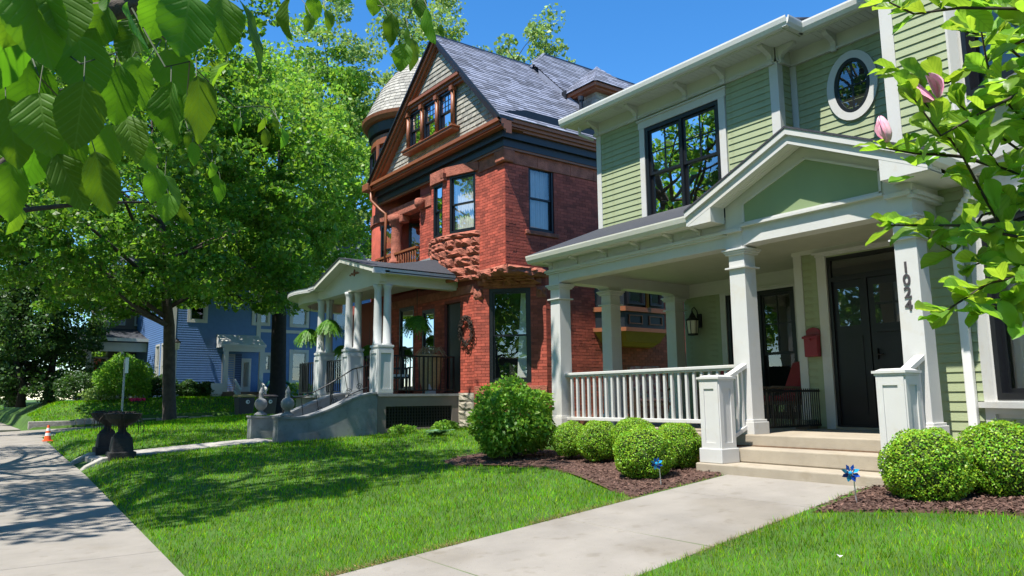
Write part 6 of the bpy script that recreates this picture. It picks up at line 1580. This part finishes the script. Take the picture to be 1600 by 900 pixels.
for k in range(58):      # extra leaves added up the sun direction to shade the spray below
    q = NEAR_LEAVES[rl_.randrange(42)]; b = Vector(q[0:3]) + SUN * rl_.uniform(.18, .75) + Vector((rl_.uniform(-.2, .12), rl_.uniform(-.05, .3), rl_.uniform(-.05, .1)))
    ax = Vector((rl_.uniform(-.6, .6), rl_.uniform(-.6, .4), rl_.uniform(-1, -.3))); nr = Vector((rl_.uniform(-.8, .3), rl_.uniform(-.9, .1), rl_.uniform(.2, 1))); ln = rl_.uniform(.10, .16)
    place_leaf(NLM[k % 3], NT, b, ax, nr, ln, ln * .62)
O('twigs', tws, greent, NT)
# ---- magnolia at the right edge
MT = thing('magnolia_tree', (5.2, .55, .2), 'magnolia with large fresh leaves and two pink flowers at the right edge', 'tree')
mg = MB(); mg.tube([(5.2, .55, .1), (5.15, .6, .9), (4.9, .75, 1.6), (4.6, .9, 2.3), (4.5, .9, 3.2)], [.09, .08, .06, .045, .02], 10)
gm = np.random.default_rng(8); rm = random.Random(12)
for row in MAG:
    pts = [Vector(p) for p in row]; a = Vector((4.75, .85, max(1.2, pts[0].z - .3)))
    mg.tube([a] + pts, [.014] + [.0085 - .0065 * i / len(pts) for i in range(len(pts))], 7)
O('trunk', mg, twigm, MT, smooth=True)
nleaf_ = 0
for row in MAG:
    pts = [Vector(p) for p in row]; n = len(pts) - 1
    L_ = sum((pts[i + 1] - pts[i]).length for i in range(n)); cnt = int(L_ / .036)
    for k in range(cnt):
        t = (k + rm.random() * .7) / cnt * n; t = max(.55, min(n - .02, t)); p = lerp_path([tuple(q) for q in pts], t); i = min(int(t), n - 1); d = (pts[i + 1] - pts[i]).normalized()
        side = Vector((rm.uniform(-1, 1), rm.uniform(-1, 1), rm.uniform(-.35, .75))); ax = (d * rm.uniform(.25, 1.0) + side * .8).normalized()
        nr = Vector((rm.uniform(-1.0, .1), rm.uniform(-.6, .2), rm.uniform(.2, 1.0)))
        ln = rm.uniform(.10, .175); place_leaf(MLM[rm.randrange(4)], MT, p, ax, nr, ln, ln * rm.uniform(.44, .56)); nleaf_ += 1
    for k in range(3):
        d = (pts[-1] - pts[-2]).normalized(); ax = (d + Vector((rm.uniform(-.7, .7), rm.uniform(-.7, .7), rm.uniform(-.3, .6)))).normalized(); ln = rm.uniform(.08, .14)
        place_leaf(MLM[rm.randrange(4)], MT, pts[-1], ax, (rm.uniform(-.5, .1), rm.uniform(-.4, .2), 1), ln, ln * .5)
# the rest of the foliage towards the right edge, past what can be picked apart
VV = []; FF = []
for k in range(170):
    row = MAG[rm.randrange(len(MAG))]; p = lerp_path(row, rm.uniform(0, 1.6)) + Vector((rm.uniform(-.12, .12), rm.uniform(-.12, .12), rm.uniform(-.12, .12)))
    y = Vector((rm.uniform(-1, .4), rm.uniform(-.5, .8), rm.uniform(-.4, .6))).normalized(); z = Vector((rm.uniform(-1, .1), rm.uniform(-.6, .2), rm.uniform(.2, 1))); z = (z - y * z.dot(y)).normalized(); x = y.cross(z); ln = rm.uniform(.09, .165)
    me = MLM[k % 4]; k0 = len(VV)
    VV += [tuple(p + x * (v.co.x * ln * .5) + y * (v.co.y * ln) + z * (v.co.z * ln)) for v in me.vertices]; FF += [tuple(i + k0 for i in q.vertices) for q in me.polygons]
O('leaves', MB().add(VV, FF), leafmat('magnolia_leaf_mass', (.15, .28, .028), (.40, .64, .04), .5, .28, .38), MT, smooth=True, kind='stuff')
PET = [(0, .25), (.15, .55), (.4, .95), (.6, 1.0), (.8, .75), (.93, .38), (1, .05)]
def flower(c, ax, open_, ln, label):
    fl = []
    ax = Vector(ax).normalized(); u = ax.orthogonal().normalized(); v = ax.cross(u); first = None
    for k in range(7):
        a = k * 2 * math.pi / 7 + (.4 if k % 2 else 0); out_ = (u * math.cos(a) + v * math.sin(a)); op_ = open_ * (1 if k % 2 else .75)
        y = (ax + out_ * op_).normalized(); me = PETM; o = place_leaf(me, MT if first is None else first, Vector(c) + out_ * .008, y, -out_ + ax * op_, ln, ln * .34); o.name = 'petal' if first is not None else 'flower'
        if first is None:
            first = o; o['label'] = label
            # keep the remaining petals as parts of the tree
            first = MT
PETM = leaf_mesh('petal', pinkm, PET, 8, fold=-.28, curl=-.12, wave=.01, seed=2)
bv = []; bf = []; nb2, nz2 = 30, 12
for j in range(nz2 + 1):
    t = j / nz2; rr_ = float(np.interp(t, [0, .08, .3, .5, .75, .92, 1], [.006, .017, .0265, .027, .021, .012, .004]))
    for i in range(nb2):
        a = 2 * math.pi * i / nb2; lobe = 1 + (.06 + .14 * t) * math.cos(5 * a + .6)
        bv.append((3.215 + rr_ * lobe * math.cos(a) - .02 * t, 1.558 + rr_ * lobe * math.sin(a) + .012 * t, 2.34 + .112 * t * (1 + .09 * math.cos(5 * a + .6) * (t > .6))))
for j in range(nz2):
    for i in range(nb2): bf.append((j * nb2 + i, j * nb2 + (i + 1) % nb2, (j + 1) * nb2 + (i + 1) % nb2, (j + 1) * nb2 + i))
fb_ = O('flower', MB().add(bv, bf), pinkm, MT, smooth=True); fb_['label'] = 'closed pink magnolia bud'
place_leaf(PETM, MT, (3.205, 1.55, 2.345), (-.35, .25, 1), (.9, -.3, .3), .10, .04).name = 'petal'
flower((3.144, 1.312, 2.44), (-.4, .3, .8), .55, .11, 'opened pale pink magnolia flower')
# ---- clipped boxwood balls
def ball_mesh(name, seed, n=11500, size=.068):
    g = np.random.default_rng(seed); d = rnd_dirs(n, g); d = d[d[:, 2] > -.82]; n = len(d)
    lump = 1 + .06 * np.sin(d[:, 0] * 6 + seed) * np.sin(d[:, 1] * 5.2 + seed * 2) + .035 * np.sin(d[:, 2] * 8 + d[:, 0] * 5 + seed) + .02 * np.sin(d[:, 1] * 17 + d[:, 2] * 13)
    r = lump * (1 - .11 * g.uniform(0, 1, n) ** 2 + .05 * g.uniform(0, 1, n) * (g.uniform(0, 1, n) > .94))
    thin = (np.sin(d[:, 0] * 9 + seed * 3) * np.sin(d[:, 1] * 8 + seed) * np.sin(d[:, 2] * 7 + seed * 5) > .42) & (g.uniform(0, 1, n) < .55); r = np.where(thin, r * .93, r)
    P = d * r[:, None]; V, Q = leaf_quads(P, size * g.uniform(.5, 1.4, n), size * .66, g, .35, axis=d * .35, nb=d * .9)
    return fast_mesh(name, V, Q, lf_box)
BM = [ball_mesh('foliage', s) for s in (1, 2, 3, 4)]
CORE = M1(MB().ball((0, 0, 0), .88, 20, 12), 'inner_twigs', mat('boxwood_inside', (.03, .045, .01), .95, .3, 20), True)
BOX = [(7.32, 8.44, .28, .635, 'leftmost boxwood ball in the row along the porch railing', 0), (7.28, 7.80, .31, .64, 'second boxwood ball from the left along the porch railing', 1), (7.48, 7.32, .31, .68, 'boxwood ball at the back behind the largest front one', 2), (7.34, 6.46, .315, .63, 'boxwood ball just left of the white newel post', 3),
  (6.58, 6.30, .345, .59, 'largest front boxwood ball left of the walk behind the dark blue pinwheel', 0), (6.90, 3.25, .365, .605, 'boxwood ball right of the walk nearest the steps', 1), (7.44, 2.84, .385, .645, 'boxwood ball at the right edge under the bay window', 2)]
for x, y, r, z, lb, k in BOX:
    t = thing('boxwood_shrub', (x, y, gzf(x, y)), lb, 'shrub', 'clipped boxwood balls')
    o = I('foliage', BM[k], t, (x, y, z), (0, 0, x * 7 + y * 3), (r, r, r * .95)); I('inner_twigs', CORE, t, (x, y, z), (0, 0, 0), (r, r, r * .93))
    O('stem', MB().tube([(x, y, gzf(x, y) - .02), (x, y, z - r * .3)], .025, 6), twigm, t)
# ---- loose bush and other plants
def bush(name, label, c, r, n, size, m, seed, cat='bush', nst=14, up=.5, group=None, zmin=-.72, inner=.45, droop=.1, lift=.80):
    g = np.random.default_rng(seed); x, y = c; z0 = gzf(x, y); t = thing(name, (x, y, z0), label, cat, group)
    d = rnd_dirs(n * 2, g); d = d[d[:, 2] > zmin][:n]; n = len(d)
    lump = 1 + .10 * np.sin(d[:, 0] * 5 + seed) * np.sin(d[:, 1] * 6 + 1) + .08 * np.sin(d[:, 2] * 7 + d[:, 1] * 4)
    rad = lump * (1 - inner * g.uniform(0, 1, n) ** 1.6) * (1 + .05 * (g.uniform(0, 1, n) > .95))
    cz = z0 + r[2] * lift
    P = np.array([x, y, cz]) + d * rad[:, None] * np.array(r)
    L = size * g.uniform(.6, 1.3, n); V, Q = leaf_quads(P, L, L * .52, g, up, axis=d, droop=droop)
    I('foliage', fast_mesh('foliage', V - np.array([x, y, cz]), Q, m), t, (x, y, cz))
    s = MB()
    for k in range(nst):
        a = g.uniform(0, 6.28); q = g.uniform(.3, .8); s.tube([(x + .06 * math.cos(a), y + .06 * math.sin(a), z0 - .05), (x + .3 * q * r[0] * math.cos(a), y + .3 * q * r[1] * math.sin(a), z0 + r[2] * .5), (x + q * r[0] * math.cos(a), y + q * r[1] * math.sin(a), z0 + r[2] * g.uniform(.9, 1.4))], [.016, .012, .005], 5)
    O('stems', s, twigm, t)
    return t
bush('green_bush', 'large loose bright green bush at the left corner of the porch', (6.98, 9.42), (.62, .62, .60), 9500, .075, lf_bush, 1, nst=22, lift=.98, zmin=-.9)
bush('round_bush', 'round pale green bush in front of the cream porch', (6.6, 39.6), (1.25, 1.2, 1.15), 7000, .15, lf_bush, 2)
for k, (x, y, r, lb) in enumerate(((8.35, 39.8, .75, 'dark shrub right of the maple trunk at the blue house corner'), (9.7, 40.2, .6, 'low dark shrub under the blue wall behind the street lamp'), (10.6, 40.2, .55, 'low dark shrub left of the blue house steps'), (4.9, 41.0, 1.0, 'dark shrub below the evergreens across the side road'), (14.0, 39.9, .5, 'small shrub right of the teal garden arch'))):
    bush('dark_shrub', lb, (x, y), (r, r, r * .8), 2600, .13, lf_dark if k < 4 else lf_bush, 20 + k, 'shrub', 8, group='shrubs around the blue house')
bush('leafy_plant', 'pale flowering plant below the round bush', (5.6, 39.2), (.8, .5, .35), 900, .12, lf_pale, 31, 'plant', 5)
bush('leafy_plant', 'fresh green plants behind the stair wall finials', (14.9, 38.8), (.9, .5, .45), 1200, .12, lf_bush, 32, 'plant', 5)
bush('leafy_plant', 'low green plant left of the blue-green hosta at the porch base', (8.5, 15.75), (.35, .22, .12), 500, .07, lf_bush, 33, 'plant', 4)
bush('leafy_plant', 'low green plant right of the blue-green hosta at the porch base', (9.6, 15.6), (.35, .22, .12), 500, .07, lf_bush, 34, 'plant', 4)
HLM = leaf_mesh('leaf', lf_hosta, OV, 8, fold=.12, curl=.55, seed=9)
hx_, hy_ = 8.55, 14.2; hz_ = gzf(hx_, hy_); HS = thing('hosta', (hx_, hy_, hz_), 'blue-green hosta with broad leaves in front of the porch lattice', 'hosta')
for k in range(26):
    a = k * 2.4; e = rm.uniform(.15, .9); ax = Vector((math.cos(a) * math.cos(e), math.sin(a) * math.cos(e), math.sin(e))); ln = rm.uniform(.22, .36)
    place_leaf(HLM, HS, (hx_, hy_, hz_), ax, (-.2 * math.cos(a), -.2 * math.sin(a), 1), ln, ln * .72)
# ---- mulch beds
def poly_mask(poly, X, Y):
    ins = np.zeros(X.shape, bool); n = len(poly)
    for i in range(n):
        (x0, y0), (x1, y1) = poly[i], poly[(i + 1) % n]
        c = ((y0 > Y) != (y1 > Y)) & (X < (x1 - x0) * (Y - y0) / (y1 - y0 + 1e-12) + x0); ins ^= c
    return ins
BEDS = [[(5.55, 5.48), (7.2, 5.64), (8.02, 6.1), (8.02, 10.0), (7.7, 10.5), (6.9, 10.55), (6.2, 10.2), (6.05, 9.6), (6.35, 8.9), (6.6, 8.2), (6.35, 7.3), (6.0, 6.5), (5.72, 5.95)],
        [(5.85, 3.74), (7.2, 3.93), (8.6, 3.5), (8.6, 1.0), (7.5, .6), (6.95, 1.6), (6.62, 2.4), (6.3, 3.1), (6.05, 3.5)]]
gmul = np.random.default_rng(4)
for k, poly in enumerate(BEDS):
    x0, x1 = min(p[0] for p in poly), max(p[0] for p in poly); y0, y1 = min(p[1] for p in poly), max(p[1] for p in poly)
    cx_, cy_ = sum(p[0] for p in poly) / len(poly), sum(p[1] for p in poly) / len(poly)
    mb = MB(); n = len(poly); rings = []
    for f in (1, .97, .8, .5, .2):
        rings.append([(cx_ + (p[0] - cx_) * f, cy_ + (p[1] - cy_) * f) for p in poly])
    vs = [(x, y, gzf(x, y) + (-.02 if j == 0 else .022 + .01 * math.sin(x * 9) * math.sin(y * 8))) for j, R_ in enumerate(rings) for x, y in R_]
    fs = [(j * n + i, j * n + (i + 1) % n, (j + 1) * n + (i + 1) % n, (j + 1) * n + i) for j in range(4) for i in range(n)] + [tuple(range(4 * n, 5 * n))]
    tag(O('mulch_bed', mb.add(vs, fs), soil), ['brown mulch bed left of the walk under the boxwoods', 'brown mulch bed right of the walk under the boxwoods'][k], 'mulch', kind='structure')
    m = 30000; X = gmul.uniform(x0, x1, m); Y = gmul.uniform(y0, y1, m); ok = poly_mask(poly, X, Y) & (gmul.uniform(0, 1, m) < np.clip(30 / (X * X + Y * Y), .12, .8)); X, Y = X[ok], Y[ok]
    P = np.stack([X, Y, gz(X, Y) + .028 + gmul.uniform(0, .012, len(X))], -1); L = gmul.uniform(.02, .065, len(X))
    V, Q = leaf_quads(P, L, np.clip(L * .35, .008, .02), gmul, 2.2, fold=.05)
    o = bpy.data.objects.new('mulch_chips', fast_mesh('mulch_chips', V, Q, mulchm)); COL.objects.link(o)
    tag(o, ['shredded bark chips covering the left bed', 'shredded bark chips covering the right bed'][k], 'mulch', kind='stuff')
# ---- lawn grass
gg = np.random.default_rng(77)
def lawn_points(n, xr, yr_, rho):
    X = gg.uniform(*xr, n); Y = gg.uniform(*yr_, n)
    r = X - xs(Y); ok = (r > -.03 * gg.uniform(0, 1, n)) & (Y < alley_y(X) - .05)
    wlx = 5.10 + .105 * (X - 2.25); wrx = 3.50 + .128 * (X - 3.54)
    ok &= ~((Y < wlx - .03 * gg.uniform(0, 1, n)) & (Y > wrx + .03 * gg.uniform(0, 1, n)) & (X < 7.4))
    for p in BEDS: ok &= ~poly_mask(p, X, Y)
    ok &= ~((X > 7.15) & (Y > 1) & (Y < 9.75)) & ~((X > 10.4) & (Y > 14.2)) & ~((X > 8.15) & (Y > 16.4) & (Y < 23.5)) & ~((X > 5.78) & (Y > 16.38) & (Y < 18.55)) & ~((X > 2.1) & (X < 6) & (Y > 16.72) & (Y < 18.08)) & ~((X > 2.05) & (X < 2.8) & (Y > 16.4) & (Y < 18.4))
    # in front of the lens and inside the field of view
    az = np.arctan2(X, Y) - math.radians(36.65); ok &= (np.abs(az) < .66)
    d = np.hypot(X, Y); area = (xr[1] - xr[0]) * (yr_[1] - yr_[0])
    ok &= gg.uniform(0, 1, n) < rho(d) / (n / area)
    return X[ok], Y[ok]
rho_ = lambda d: np.clip(100000 / d ** 2, 200, 5600)
XS, YS = [], []
for xr, yr_, n in (((1.2, 8.2), (.4, 6.5), 245000), ((1.2, 8.2), (6.5, 12), 90000), ((1.2, 10.5), (12, 20), 52000), ((1.8, 11), (20, 34), 34000)):
    X, Y = lawn_points(n, xr, yr_, rho_); XS.append(X); YS.append(Y)
nb_ = 16000; X = gg.uniform(2.9, 15, nb_); Y = gg.uniform(36.85, 41, nb_); XS.append(X); YS.append(Y)
X = np.concatenate(XS); Y = np.concatenate(YS); D = np.hypot(X, Y); n = len(X); Z = gz(X, Y)
Hh = (.031 + .0014 * D) * gg.uniform(.55, 1.35, n); Wb = np.clip(.00085 * D, .0034, .03) * gg.uniform(.7, 1.4, n)
patch = .5 + .5 * np.sin(X * 3.1 + np.sin(Y * 2.3) * 1.7) * np.cos(Y * 2.7 + np.sin(X * 1.9)); Hh *= (.8 + .35 * patch)
th = gg.uniform(0, 2 * math.pi, n); ln_ = gg.uniform(0.1, .9, n) * Hh; ph = gg.uniform(0, 2 * math.pi, n)
A = np.stack([X - np.cos(th) * Wb * .5, Y - np.sin(th) * Wb * .5, Z - .004], -1); B = np.stack([X + np.cos(th) * Wb * .5, Y + np.sin(th) * Wb * .5, Z - .004], -1)
T = np.stack([X + np.cos(ph) * ln_, Y + np.sin(ph) * ln_, Z + Hh], -1)
V = np.stack([A, B, T], 1).reshape(-1, 3)
o = bpy.data.objects.new('lawn_grass', fast_mesh('lawn_grass', V, np.arange(3 * n).reshape(-1, 3), grassm, 3)); COL.objects.link(o)
tag(o, 'short mown green grass blades covering the lawns', 'grass', kind='stuff')
# thin straw-coloured grass along the walk edges
m = 5200; X = gg.uniform(1.9, 5.8, m); e = gg.exponential(.045, m); left = gg.uniform(0, 1, m) < .6
Y = np.where(left, 5.10 + .105 * (X - 2.25) + e - .015, 3.50 + .128 * (X - 3.54) - e + .015); keep = (np.sin(X * 2.7 + 1) + np.sin(X * 6.1) + gg.normal(0, .6, m)) > -.2; X, Y = X[keep], Y[keep]; m = len(X); Z = gz(X, Y)
th = gg.uniform(0, 6.28, m); hh = gg.uniform(.008, .03, m); ln_ = gg.uniform(.01, .05, m)
V = np.stack([np.stack([X, Y, Z + .008], -1), np.stack([X + .005, Y + .003, Z + .008], -1), np.stack([X + np.cos(th) * ln_, Y + np.sin(th) * ln_, Z + hh + .008], -1)], 1).reshape(-1, 3)
o = bpy.data.objects.new('dry_grass', fast_mesh('dry_grass', V, np.arange(3 * m).reshape(-1, 3), mat('straw', (.26, .17, .07), .9, .3, 20, isl=.5), 3)); COL.objects.link(o)
tag(o, 'thin straw-coloured dry grass along the front walk edges', 'grass', kind='stuff')
# fallen petal in the grass
fpz = gzf(4.55, 2.72); pt = MB().add([(4.54, 2.71, fpz + .05), (4.57, 2.705, fpz + .06), (4.575, 2.73, fpz + .055), (4.545, 2.735, fpz + .065)], [(0, 1, 2, 3)])
tag(O('fallen_petal', pt, wstripe), 'single white petal fallen on the grass by the walk', 'petal')
